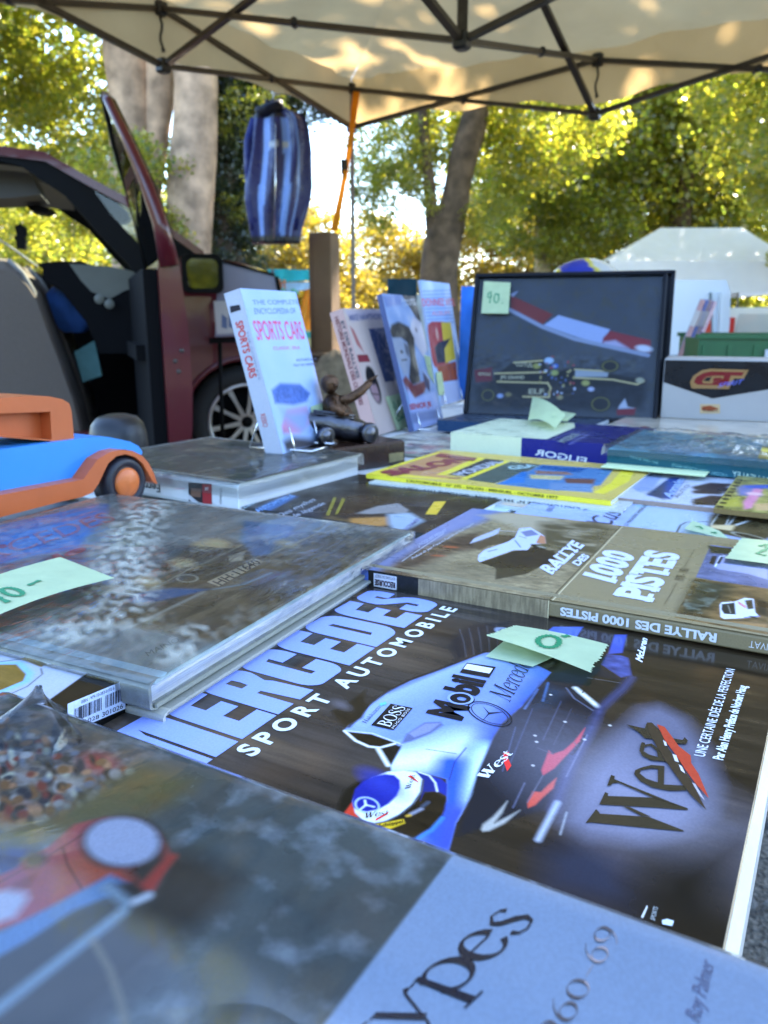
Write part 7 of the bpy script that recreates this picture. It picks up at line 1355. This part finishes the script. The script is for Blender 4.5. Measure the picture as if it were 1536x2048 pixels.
# open door
Hq=CO+cf*hx; rE_=ray(342,720); 
tt=np.linspace(2.4,4.3,400); best=min(tt,key=lambda y:abs((Vector((rE_.x/rE_.y*y,y,0))-Hq).length-1.06)); Ed=Vector((rE_.x/rE_.y*best,best,0)); dq=(Ed-Hq).normalized(); dn=Vector((dq.y,-dq.x,0)); dn=dn if dn.x>0 else -dn      # dn: outer side, to the right
DL=(Ed-Hq).length; belt=bon[0][1]-.10
lean=lambda z:-.19*max(0,(z-belt)/.62)**1.35
def DP(q,z,w): return Hq+dq*q+dn*(w+lean(z))+Vector((0,0,z))
door=bpy.data.objects.new('door',None); COL.objects.link(door); door.parent=car
topz=CAM_Z+ray(205,195).z/ray(205,195).y*(best+.10)
def slabq(g,pts,w0,w1,m_):      # pts: (q,z) closed outline
    n_=len(pts); vs=[DP(q,z,w0) for q,z in pts]+[DP(q,z,w1) for q,z in pts]; tri=tessellate_polygon([[Vector((q,z,0)) for q,z in pts]])
    g.add(vs,[list(t) for t in tri]+[[c+n_,b+n_,a+n_] for a,b,c in tri]+[[i,(i+1)%n_,(i+1)%n_+n_,i+n_] for i in range(n_)],m_)
g=MB(); zs=[.30,.45,.62,.78,.92,belt-.02,belt]
wo=[.05,.075,.085,.085,.08,.06,.035]
for i in range(len(zs)-1):
    for (qa,qb) in ((0.02,DL),):
        vs=[DP(qa,zs[i],wo[i]),DP(qb,zs[i],wo[i]),DP(qb,zs[i+1],wo[i+1]),DP(qa,zs[i+1],wo[i+1]),DP(qa,zs[i],-.03),DP(qb,zs[i],-.03),DP(qb,zs[i+1],-.03),DP(qa,zs[i+1],-.03)]
        g.add(vs,[[0,1,2,3],[5,4,7,6],[1,5,6,2],[4,0,3,7]],M_RED)
g.build('door_shell',door)
g=MB(); slabq(g,[(.05,.32),(DL-.05,.32),(DL-.05,belt-.03),(.05,belt-.03)],-.09,-.031,M_INT); slabq(g,[(.2,.75),(DL-.2,.75),(DL-.2,.82),(.2,.82)],-.13,-.091,M_INT); g.build('door_card',door)
def rail(path,w,nm,m_,r=.022,rk=None):
    g=MB(); g.tube([DP(q,z,w) for q,z in path],rk or r,m_,n=8); return g.build(nm,door)
zt=topz; rp=[(DL-.01,belt-.02),(DL-.005,belt+.15),(DL-.02,belt+.32),(DL-.06,belt+.48),(DL-.10,zt-.03),(DL-.14,zt)]
rail(rp,.02,'window_frame',M_RED,rk=[.045,.034,.028,.024,.020,.014]); rail([(q-.012,z) for q,z in rp],.035,'window_seal',M_TRIM,rk=[.030,.026,.022,.018,.016,.010]); rail([(DL-.14,zt),(.55,zt-.12),(.25,belt+.30),(.02,belt+.02)],.02,'window_frame',M_TRIM,r=.018)
g=MB(); slabq(g,[(DL-.03,belt),(DL-.07,belt+.42),(DL-.14,zt-.04),(.5,zt-.16),(.08,belt+.02)],.012,.016,M_CGL); g.build('window_glass',door)
g=MB(); 
for z_,q_ in ((.80,.03),(.71,.0),(.755,-.02)): g.lathe([(0,.008),(.008,.006),(.010,0)],M_STEEL,n=14,T=Matrix.Translation(DP(DL+.002,z_,.03+q_*.6))@(-dq).to_track_quat('Z','Y').to_matrix().to_4x4().inverted() if False else Matrix.Translation(DP(DL+.001,z_,.03+q_*.6))@dq.to_track_quat('Z','Y').to_matrix().to_4x4())
g.build('latch',door)
mc=at(405,547,Hq.y-.22); mir=bpy.data.objects.new('door_mirror',None); COL.objects.link(mir); mir.parent=door
g=MB(); MT=Matrix.Translation(mc)@Matrix.Rotation(R(12),4,'Z'); hs=.098; 
def rrect(a,b,n=5,r=.035): return [(sx*(a-r)+r*math.cos(R(t)),sy*(b-r)+r*math.sin(R(t))) for sx,sy,t0 in ((1,1,0),(-1,1,90),(-1,-1,180),(1,-1,270)) for t in [t0+90*i/n for i in range(n+1)]]
TX=MT@Matrix.Rotation(R(90),4,'X'); lay=[(0.0,1.0),(-.02,1.02),(-.07,.9),(-.10,.6)]; vs=[];fs=[]; rr0=rrect(.104,.098); n_=len(rr0)
for z_,k in lay: vs+= [TX@Vector((x*k,y*k,z_)) for x,y in rr0]
for j in range(3):
    for i in range(n_): fs.append([j*n_+i,j*n_+(i+1)%n_,(j+1)*n_+(i+1)%n_,(j+1)*n_+i])
fs.append([3*n_+i for i in range(n_)]); ins=[TX@Vector((x*.76,y*.76,-.004)) for x,y in rr0]; k0=len(vs); vs+=ins; fs+= [[i,(i+1)%n_,k0+(i+1)%n_,k0+i] for i in range(n_)]
g.add(vs,fs,M_TRIM); g.tube([TX@Vector((-.08,-.06,-.05)),DP(.18,belt-.02,.05)],.03,M_TRIM,n=10); g.build('mirror_housing',mir)
g=MB(); g.flat(rrect(.079,.074),-.006,mat('mirror_glass',(.07,.075,.08),.05,1.0),T=TX); g.build('mirror_glass',mir)
# front wheels
M_RUB=mat('tyre_rubber',(.014,.014,.015),.75,bump=.2,bscale=40); M_ALU=mat('alloy',(.50,.50,.52),.3,.9)
def wheel(off):
    T_=CM(off)@Matrix.Translation((hub[0],hub[1],-.02)); rt=HUBZ if HUBZ<.36 else .345; rt=.33
    g=MB(); g.lathe([(rt-.10,-.18),(rt-.02,-.20),(rt,-.17),(rt,-.03),(rt-.02,.0),(rt-.10,.0),(rt-.105,-.02)],M_RUB,n=48,T=T_); w=g.build('wheel',car)
    rr1=rt-.10; g=MB(); g.lathe([(rr1+.004,-.002),(rr1-.004,.006),(rr1-.018,.004),(rr1-.022,-.03),(rr1-.03,-.12)],M_ALU,n=48,T=T_); g.lathe([(0,-.11),(rr1-.03,-.115)],M_INT,n=32,T=T_)
    for k in range(10):
        a=2*PI*k/10+.16; ca,sa=math.cos(a),math.sin(a); pts=[]
        for rad,hw,z_ in ((.035,.014,-.01),(rr1*.55,.010,-.004),(rr1-.012,.016,.0)):
            pts.append([T_@Vector((rad*ca-h*sa,rad*sa+h*ca,z_)) for h in (-hw,hw)]+[T_@Vector((rad*ca+h*sa*-1,rad*sa+h*ca,z_-.03)) for h in (hw,-hw)])
        vs=[p for q in pts for p in q]; fs=[]
        for j in range(2):
            for i in range(4): fs.append([j*4+i,j*4+(i+1)%4,(j+1)*4+(i+1)%4,(j+1)*4+i])
        g.add(vs,fs,M_ALU)
    g.lathe([(0,.004),(.022,.002),(.03,-.012),(.03,-.05)],M_TRIM,n=24,T=T_); g.build('rim',w)
wheel(.03); 
# things lying in the car
M_CAP=mat('blue_cloth',(.03,.10,.34),.85,noise=.1,scale=20,bump=.4,bscale=14)
cq=IN(.55,(490,1030))[0]; g=MB(); o_=CO+cf*cq[0]+cl*.55
def cloth(a,b):
    u=2*PI*a; r=.02+.13*math.sin(PI*min(1,b*.8+.12))*(1+.16*math.sin(3*u+4*b)+.08*math.sin(7*u)); return Vector((o_.x+r*math.cos(u)*1.15,o_.y+r*math.sin(u),cq[1]+.135-.30*b))
g.sheet(cloth,40,18,M_CAP); 
br=IN(.50,(480,985),(640,990),(655,1030),(600,1060),(500,1090)); g.prism(br,-.06,.06,M_CAP,T=CM(.5)); tag(g.build('blue_cap',None),'blue cloth cap with a brim on the car seat','cap')
g=MB(); tq=k8((450,910),(570,840),(615,1050),(500,1090)); pts=[sp_(p,.45) for p in tq]; g.prism(pts,-.05,.05,mat('teal_cloth',(.10,.22,.22),.9,noise=.15,scale=12,bump=.4,bscale=16),T=CM(.45)); tag(g.build('teal_bag',None),'teal cloth bag hanging beside the car seat','bag')
# white sign board in front of the car
g=MB(); w0,w1,w2,w3=[at(x,y,4.4) for x,y in ((430,674),(572,668),(550,553),(436,522))]
g.add([w0,w1,w2,w3]+[w+Vector((0,.02,0)) for w in (w0,w1,w2,w3)],[[0,1,2,3],[7,6,5,4],[0,4,5,1],[1,5,6,2],[2,6,7,3],[3,7,4,0]],M_MATT,PC(150,152,176)); 
for i in range(5):
    a=w0*(.9-.1*i)+w1*(.1+.1*i)-Vector((0,.003,0)); g.add([a+Vector((0,0,.05)),a+Vector((.03,0,.04)),a+Vector((.032,0,.10)),a+Vector((.004,0,.12))],[[0,1,2,3]],M_MATT,PC(110,130,176))
ez=MB(); sg_=thing('sign_board','white board with blue marks on a dark easel before the red car','sign',(0,0,0)); g.add([w0-Vector((-.01,.0025,-.015)),w1-Vector((.03,.0025,-.015)),w1+Vector((-.04,-.0025,.17)),w0+Vector((.002,-.0025,.19))],[[0,1,2,3]],M_MATT,PC(214,216,222)); bo=g.build('board',sg_); ez.bar(w1+Vector((.008,0,0)),w2+Vector((.008,0,0)),.02,.02,M_TRIM); ez.bar(w3+Vector((0,0,.006)),w2+Vector((0,0,.006)),.014,.014,M_TRIM); ez.tube([w0+Vector((.02,.02,0)),Vector((w0.x,4.45,0))],.012,M_TRIM); ez.tube([w1+Vector((-.02,.02,0)),Vector((w1.x,4.45,0))],.012,M_TRIM); ez.bar(w0+Vector((-.03,.0,-.02)),w1+Vector((.03,0,-.02)),.03,.03,M_TRIM); ez.build('easel',sg_)
# ================ trees
def leafmat(name,ramp,trans,gloss=.07,tr=.5):
    m,n,l,p=newmat(name); n.remove(p); out=n['Material Output']; g=n.new('ShaderNodeNewGeometry'); r=n.new('ShaderNodeValToRGB')
    while len(r.color_ramp.elements)<len(ramp): r.color_ramp.elements.new(.5)
    for i,(e,c) in enumerate(zip(r.color_ramp.elements,ramp)): e.position=i/(len(ramp)-1); e.color=(*c,1)
    l.new(g.outputs['Random Per Island'],r.inputs[0]); d=n.new('ShaderNodeBsdfDiffuse'); t=n.new('ShaderNodeBsdfTranslucent'); gl=n.new('ShaderNodeBsdfGlossy'); gl.inputs['Roughness'].default_value=.35
    l.new(r.outputs[0],d.inputs[0]); mu=n.new('ShaderNodeMix'); mu.data_type='RGBA'; mu.blend_type='MULTIPLY'; mu.inputs[0].default_value=1; l.new(r.outputs[0],mu.inputs[6]); mu.inputs[7].default_value=(*trans,1); l.new(mu.outputs[2],t.inputs[0])
    m1=n.new('ShaderNodeMixShader'); m1.inputs[0].default_value=tr; l.new(d.outputs[0],m1.inputs[1]); l.new(t.outputs[0],m1.inputs[2]); m2=n.new('ShaderNodeMixShader'); m2.inputs[0].default_value=gloss; l.new(m1.outputs[0],m2.inputs[1]); l.new(gl.outputs[0],m2.inputs[2]); l.new(m2.outputs[0],out.inputs[0])
    return m
M_LEAF=leafmat('plane_leaves',[(.055,.075,.010),(.09,.105,.013),(.14,.135,.015),(.20,.165,.018),(.10,.11,.012)],(4.0,4.2,3.2),tr=.62)
M_LEAFD=leafmat('ivy_leaves',[(.012,.022,.006),(.03,.045,.010),(.05,.06,.012)],(1.6,1.9,1.0))
M_LEAFY=leafmat('yellow_leaves',[(.12,.11,.018),(.20,.16,.022),(.26,.19,.03)],(2.6,2.5,1.6))
def bark(name,c): return mat(name,c,.9,noise=.5,scale=5,bump=1.0,bscale=16)
M_BARK=bark('plane_bark',(.42,.27,.17)); M_BARKD=bark('dark_bark',(.13,.085,.055)); M_BARKP=bark('pale_bark',(.5,.40,.24))
_cache={}
def crown_mesh(key,rad,n,size,m,seed,clumps=34,squash=.8,hollow=.35):
    if key in _cache: return _cache[key]
    r=np.random.default_rng(seed); cs=r.normal(size=(clumps,3)); cs/=np.linalg.norm(cs,axis=1)[:,None]; cs*= (hollow+(1-hollow)*r.random((clumps,1))**.6); cr=.22+.22*r.random(clumps)
    w=cr**2; k=r.choice(clumps,n,p=w/w.sum()); d=r.normal(size=(n,3)); d/=np.linalg.norm(d,axis=1)[:,None]; pos=(cs[k]+d*(cr[k][:,None]*r.random((n,1))**.45))*np.array([1,1,squash])*rad
    nn=r.normal(size=(n,3))+np.array([0,0,.7]); nn/=np.linalg.norm(nn,axis=1)[:,None]; t=np.cross(nn,r.normal(size=(n,3))); t/=np.linalg.norm(t,axis=1)[:,None]; b=np.cross(nn,t); s=size*(.6+.8*r.random((n,1)))
    V=np.stack([pos-t*s*.5,pos-b*s*.42+t*s*.1+nn*s*.08,pos+t*s*.55,pos+b*s*.42+t*s*.1+nn*s*.08],1).reshape(-1,3).astype(np.float32)
    me=bpy.data.meshes.new('crown'); me.vertices.add(len(V)); me.vertices.foreach_set('co',V.ravel()); me.loops.add(n*4); me.loops.foreach_set('vertex_index',np.arange(n*4,dtype=np.int32)); me.polygons.add(n); me.polygons.foreach_set('loop_start',np.arange(0,n*4,4,dtype=np.int32)); me.polygons.foreach_set('loop_total',np.full(n,4,np.int32)); me.update(calc_edges=True); me.materials.append(m)
    _cache[key]=me; return me
def tree(name,label,base,trunk,crowns,bk,group=None,cat='tree'):
    """trunk: list of limbs (list of (x,y,z) rel. base, list of radii); crowns: (mesh, loc rel. base, scale, rot)"""
    t=thing(name,label,cat,base,0,group); 
    if trunk:
        g=MB()
        for path,rad in trunk:
            P_=[Vector(p) for p in path]; fine=[];rf=[]
            for i in range(len(P_)-1):
                for k in range(5):
                    q=P_[i]*(1-k/5)+P_[i+1]*(k/5); rr2=rad[i]*(1-k/5)+rad[i+1]*k/5; fine.append(q+Vector((math.sin(q.z*2.1+i)*.06*rad[0],math.cos(q.z*1.7)*.06*rad[0],0))); rf.append(rr2*(1+.06*math.sin(q.z*3.3)))
            fine.append(P_[-1]); rf.append(rad[-1]); g.tube(fine,rf,bk,n=16)
        g.build('trunk',t)
    for me,loc,sc,rz in crowns:
        o=bpy.data.objects.new('crown',me); COL.objects.link(o); o.parent=t; o.location=loc; o.scale=(sc,)*3 if not hasattr(sc,'__len__') else sc; o.rotation_euler=(0,0,rz)
    return t
CrA=crown_mesh('a',1.0,6500,.058,M_LEAF,1,clumps=34); CrB=crown_mesh('b',1.0,7000,.056,M_LEAF,2,clumps=38); CrD=crown_mesh('d',1.0,9000,.065,M_LEAFD,3,clumps=50,hollow=.1); CrY=crown_mesh('y',1.0,7000,.06,M_LEAFY,4,clumps=30)
CrS=crown_mesh('s',1.0,2600,.080,M_LEAF,6,clumps=20); CrG=crown_mesh('g',1.0,850,.085,M_LEAF,9,clumps=26); CrF=crown_mesh('f',1.0,11000,.040,M_LEAF,8,clumps=60)
def gp(x,Y): q=at(x,700,Y); return (q.x,Y,0)
def rel(x,y,Y,b): q=at(x,y,Y); return (q.x-b[0],q.y-b[1],q.z)
# the two trunks behind the car
b=gp(385,9.0); k=.0057*9/1.58/5.13
tree('plane_tree','broad pale plane trunk directly left of the ivy column',b,[([(.0,0,0),rel(383,520,9,b),rel(385,300,9,b),rel(392,140,9,b),rel(405,-60,9,b),rel(430,-420,9,b)],[.30,.245,.235,.24,.22,.18]),([rel(400,30,9,b),rel(300,-220,9,b),rel(100,-600,9,b)],[.15,.12,.06])],
     [(CrA,(-.6,.8,6.6),2.6,.5),(CrB,(1.6,.5,7.0),2.4,1.5),(CrS,rel(262,360,8.6,b),.55,1.),(CrS,rel(300,470,8.7,b),.42,2.)],M_BARK)
b=gp(262,9.8)
tree('plane_tree','darker plane trunk behind the open car door',b,[([(.0,0,0),rel(268,500,9.8,b),rel(262,300,9.8,b),rel(255,120,9.8,b),rel(240,-120,9.8,b),rel(220,-500,9.8,b)],[.30,.245,.25,.25,.22,.17]),([rel(300,420,9.8,b),rel(318,200,9.8,b),rel(322,60,9.8,b),rel(330,-200,9.8,b)],[.10,.17,.17,.12])],
     [(CrB,(-1.2,.8,6.4),2.5,.2),(CrA,(-2.6,0,5.2),1.9,1.1)],M_BARK)
# bright foliage at upper left
b=gp(-60,13.5)
tree('plane_tree','sunlit yellow green tree at the left above the car roof',b,[([(0,0,0),(.1,0,3),(.3,0,6)],[.3,.25,.15])],[(CrB,rel(60,70,13.5,b),1.75,0),(CrA,rel(150,210,12.2,b),.95,1),(CrB,rel(-40,260,13,b),1.2,2),(CrS,rel(250,330,11.5,b),.75,.3),(CrA,rel(170,380,12.5,b),.8,2.2),(CrB,rel(80,420,15,b),1.3,.9),(CrS,rel(40,160,12,b),.8,.4)],M_BARKD)
# ivy-clad column
b=gp(465,9.6)
tree('ivy_clad_trunk','dark ivy covered trunk between the pale trunk and the hanging jacket',b,[([(0,0,0),(0,0,3),(.1,.1,5.2)],[.20,.16,.10])],[(CrD,rel(465,z_,9.6,b),(.34+.05*math.sin(z_),.36,.55),z_) for z_ in (150,215,290,365,440,520,600)]+[(CrD,rel(520,150,9.8,b),(.6,.5,.45),1),(CrS,rel(505,230,9.3,b),.40,2.),(CrS,rel(500,420,9.4,b),.33,1.),(CrD,rel(600,180,10.5,b),(.8,.5,.55),1)],M_BARKD)
# right hand tree
b=gp(878,16)
tree('plane_tree','leaning dark trunked tree to the right of the tent pole',b,[([(0,0,0),rel(880,545,16,b),rel(888,470,16,b),rel(915,380,16,b),rel(940,270,16,b),rel(965,150,16,b),rel(990,0,16,b)],[.40,.37,.33,.27,.25,.22,.16]),([rel(880,500,16,b),rel(862,420,16,b),rel(852,300,16,b),rel(845,200,16,b)],[.22,.13,.10,.07])],
     [(CrA,rel(1010,270,18,b),1.6,0),(CrB,rel(800,300,16.6,b),.95,1),(CrS,rel(790,400,15.4,b),.7,2),(CrA,rel(1100,200,16,b),1.7,2),(CrB,rel(880,190,17.6,b),1.3,.4),(CrS,rel(985,440,15.6,b),.55,.7),(CrS,rel(850,330,17.5,b),.7,.2),(CrS,rel(760,360,15.4,b),.60,1.7),(CrB,(1.2,.5,8.5),3.2,1.2)],M_BARKD)
b=gp(1085,21)
tree('pale_trunk_tree','slim pale trunk among bright leaves behind the picture frame',b,[([(0,0,0),rel(1086,540,21,b),rel(1080,400,21,b),rel(1070,250,21,b)],[.22,.20,.15,.10])],[(CrB,rel(1050,440,20,b),1.25,0),(CrA,rel(1150,400,20.5,b),1.6,1),(CrB,rel(1110,290,21,b),2.0,2),(CrA,rel(1020,360,21.5,b),1.4,.6),(CrS,rel(1180,480,20,b),1.1,0)],M_BARKP)
b=gp(1330,22)
tree('plane_tree','big leafy tree above the white tent',b,[([(0,0,0),(.1,0,3),(.2,0,6)],[.35,.3,.2])],[(CrF,rel(1300,320,23,b),3.2,0),(CrA,rel(1450,270,22,b),2.6,1),(CrB,rel(1230,240,23,b),2.6,2),(CrF,rel(1520,400,24,b),2.8,.5),(CrA,rel(1350,150,23,b),2.9,.7),(CrB,rel(1240,420,23,b),1.9,.2),(CrA,rel(1400,420,25,b),2.3,.3)],M_BARKD)
b=gp(1620,14)
tree('plane_tree','leafy tree at the far right edge',b,[([(0,0,0),(0,0,3),(0,0,7)],[.35,.3,.2])],[(CrB,rel(1610,230,14,b),1.8,0),(CrA,rel(1640,420,14.5,b),1.2,1),(CrB,(.2,0,7),3.2,1)],M_BARKD)
# shade trees that stand towards the sun, right of the tent
for i,(x,y,z_,r_) in enumerate(((6.5,8.2,8.2,3.0),(8.6,10.6,9.8,3.4),(5.0,9.5,9.6,2.6),(9.6,7.2,8.0,3.0),(4.0,5.4,6.6,1.9))):
    if i<4: shade=tree('plane_tree',['tall plane tree shading the market from the right','tall plane tree further right shading the market','high crowned plane tree behind the right tent corner','plane tree outside the view at the right'][i],(x,y,0),[([(0,0,0),(.1,0,z_*.5),(0,.1,z_)],[.32,.26,.14])],[(CrG,(0,0,z_),r_,i*.8),(CrG,(-.9,-.5,z_-1.0),r_*.8,i*1.7)]+([(CrB,(-1.3,-1.3,-.5+z_),1.7,0)] if i==0 else []),M_BARKD)  # first tree carries an extra dense crown, added to shade the front book
tree('plane_tree','plane tree beyond the view that shades the white tent',(10.9,21,0),[([(0,0,0),(.1,0,4),(0,.1,8)],[.32,.26,.14])],[(CrG,(0,0,7.4),3.4,.3),(CrG,(-.6,-.3,6.6),3.0,1.3),(CrA,(.4,.3,7.6),2.4,.3)],M_BARKD)
# far foliage
far=[(CrY,560,515,24,1.9),(CrY,740,540,30,2.2),(CrY,660,560,26,1.6),(CrY,980,520,30,2.6),(CrY,1010,470,32,2.3),(CrB,520,420,28,1.6),(CrY,600,590,24,1.5),(CrA,380,480,26,2.6),(CrY,230,520,22,2.0),(CrA,120,500,20,2.0),(CrY,40,560,22,2.2),(CrA,-60,450,20,2.5),(CrY,830,570,28,1.8),(CrY,1150,520,26,2.2),(CrA,1500,560,24,2.5),(CrB,1280,520,28,3.0),(CrY,320,560,30,2.4)]
fr=thing('far_foliage','yellow green far hedge and trees beyond the market','far foliage',(0,0,0)); fr['kind']='stuff'
for me,x,y,Y,s in far:
    o=bpy.data.objects.new('foliage',me); COL.objects.link(o); o.parent=fr; q=at(x,y,Y); o.location=q; o.scale=(s*1.15,s,s*.95); o.rotation_euler=(0,0,x*.1)
wood=thing('wood_and_added_foliage','soft pale wood closing the view far off, with unseen foliage added behind the camera','wood',(0,0,0)); wood['kind']='stuff'
for i in range(26):
    o=bpy.data.objects.new('foliage',CrY if i%3 else CrA); COL.objects.link(o); o.parent=wood; a=-1.0+2.0*i/25; o.location=(math.sin(a)*70,math.cos(a)*70,1.2+1.2*math.sin(i*2.1)); o.scale=(5.5,4,3.4+math.sin(i*1.3)); o.rotation_euler=(0,0,i)
for i in range(9):
    o=bpy.data.objects.new('foliage',CrA if i%2 else CrB); COL.objects.link(o); o.parent=wood; a=PI+(-1.5+3.0*i/8); o.location=(math.sin(a)*17,math.cos(a)*17,1.8+.5*math.sin(i*2.1)); o.scale=(4.2,4.2,2.5); o.rotation_euler=(0,0,i)  # unseen foliage added behind the camera to block low sky in reflections
# ================ second tent, vans, stall
M_WCAN=clothmat('white_canopy',(.84,.84,.86),.35,(.82,.82,.84),noise=.05,scale=2,bump=.5,bscale=2.4)
wt_=thing('market_tent','white pop up tent with a pyramid roof beyond the table','tent',(0,0,0)); TY=15.5
e0=at(1216,524,TY); e1_=at(1590,520,TY); ez=(e0.z+e1_.z)/2; rz_=at(1400,452,TY).z; r0=at(1325,455,TY+1.3); r1_=at(1490,452,TY+1.3); g=MB()
A_=Vector((e0.x,TY,ez)); B2=Vector((e1_.x,TY,ez)); C2=Vector((e1_.x+.3,TY+3,ez)); D2=Vector((e0.x+.3,TY+3,ez)); R0=Vector((r0.x,TY+1.4,rz_+.12)); R1=Vector((r1_.x,TY+1.4,rz_+.12))
for q in ((A_,B2,R1,R0),(B2,C2,R1,R1),(C2,D2,R0,R1),(D2,A_,R0,R0)):
    g.sheet(lambda s,t,q=q:(q[0]*(1-s)+q[1]*s)*(1-t)+(q[3]*(1-s)+q[2]*s)*t-Vector((0,0,.10*math.sin(PI*t)*math.sin(PI*s))),16,12,M_WCAN)
vz=at(1400,586,TY).z
for a,b in ((A_,B2),(B2,C2),(C2,D2),(D2,A_)): g.sheet(lambda s,t,a=a,b=b:(a*(1-s)+b*s)+Vector((0,0,(vz-ez)*t))+Vector((0,-.03*math.sin(20*s)*t,0)),24,4,M_WCAN)
g.build('canopy',wt_)
for q in (A_,B2,C2,D2): g=MB(); g.bar((q.x,q.y,0),q,.04,.04,M_STEEL); g.build('leg',wt_)
M_VAN=mat('white_van_paint',(.62,.66,.70),.25,coat=.6); M_DGL=mat('dark_window',(.02,.025,.03),.05,coat=1.0)
def van(name,label,x0,x1,ytop,ybot,Y,dep,m_,lx,ly,win=True):
    v=thing(name,label,'van' if 'van' in name else 'car',(0,0,0)); a=at(x0,ytop,Y); b=at(x1,ybot,Y); g=MB(); w=b.x-a.x; zt_=a.z
    pr=[(0,.35),(w,.35),(w,zt_*.62),(w*.97,zt_*.9),(w*.9,zt_),(w*.1,zt_),(w*.03,zt_*.9),(0,zt_*.62)]
    T_=Matrix(((1,0,0,a.x),(0,0,1,Y),(0,1,0,0),(0,0,0,1))); g.prism(pr,0,dep,m_,T=T_); g.build('body',v)
    if win: g=MB(); g.flat([(w*.14,zt_*.66),(w*.86,zt_*.66),(w*.82,zt_*.92),(w*.18,zt_*.92)],-.01,M_DGL if win!=2 else mat('pale_window',(.45,.46,.42),.08,coat=1.),(.5,.5,.5),T=T_); g.build('rear_window',v)
    g=MB(); t_=at(lx,ly,Y); g.box((t_.x-.07,Y-.03,t_.z-.2),(t_.x+.07,Y+.02,t_.z+.2),mat('tail_lamp',(.55,.02,.02),.2,coat=1.)); g.build('tail_lamp',v)
    g=MB(); g.box((a.x-.02,Y-.06,.30),(b.x+.02,Y+.1,.48),M_TRIM); g.build('bumper',v)
    for wx in (w*.12,w*.88): g=MB(); g.lathe([(0,.1),(.2,.1),(.31,.08),(.33,.02),(.33,-.1),(0,-.1)],M_RUB,n=28,T=Matrix.Translation((a.x+wx,Y+.7,.33))@Matrix.Rotation(R(90),4,'Y')); g.build('wheel',v)
    return v
v1=van('parked_van','pale blue white van seen between the picture frame and the white car',1318,1452,560,720,10.5,4.4,M_VAN,1410,662,win=False)
g=MB(); q0=at(1421,585,10.48); q1=at(1424,700,10.48); g.bar(q0,q1,.03,.02,mat('door_gap',(.12,.16,.17),.6)); g.build('door_seam',v1); g=MB(); q0=at(1440,585,10.47); q1=at(1436,690,10.47); g.bar(q0,q1,.16,.03,M_VAN); g.build('door_post',v1)
van('parked_car','sunlit white hatchback above the green crate',1444,1640,615,720,11.5,3.8,mat('cream_paint',(.68,.66,.58),.25,coat=.6),1456,664,win=2)
ms=thing('market_stall','far stall with a teal valance and orange cloth left of the cardboard box','stall',(0,0,0)); SY=8.5
def cq_(pts,nm,c,tr=.35): g=MB(); v=[at(x,y,SY) for x,y in pts]; g.sheet(lambda s,t:(v[0]*(1-s)+v[1]*s)*(1-t)+(v[3]*(1-s)+v[2]*s)*t+Vector((0,.05*math.sin(13*s)*t,0)),12,6,clothmat(nm,c,tr,c,noise=.1)); return g.build(nm,ms)
cq_([(540,565),(640,560),(640,540),(536,538)],'valance',(.04,.36,.36)); cq_([(545,590),(640,575),(640,562),(543,567)],'lower_valance',(.35,.5,.6)); cq_([(575,720),(632,720),(632,585),(612,575)],'orange_cloth',(.75,.30,.04)); cq_([(552,580),(575,585),(572,560),(550,556)],'orange_flag',(.75,.28,.1)); cq_([(548,590),(600,588),(592,578),(552,576)],'green_cloth',(.2,.5,.3))
for x in (545,636): g=MB(); a=at(x,540,SY); g.bar((a.x,SY+.02,0),a,.03,.03,M_STEEL); g.build('pole',ms)
g=MB(); a=at(622,672,SY-.6); g.box((a.x-.11,a.y,.55),(a.x+.11,a.y+.2,a.z+.05),M_MATT,PC(210,190,120)); g.box((a.x-.105,a.y-.004,a.z-.02),(a.x+.105,a.y,a.z+.04),M_MATT,PC(70,160,140)); tag(g.build('stall_carton',None),'yellow and green carton below the far stall','carton')
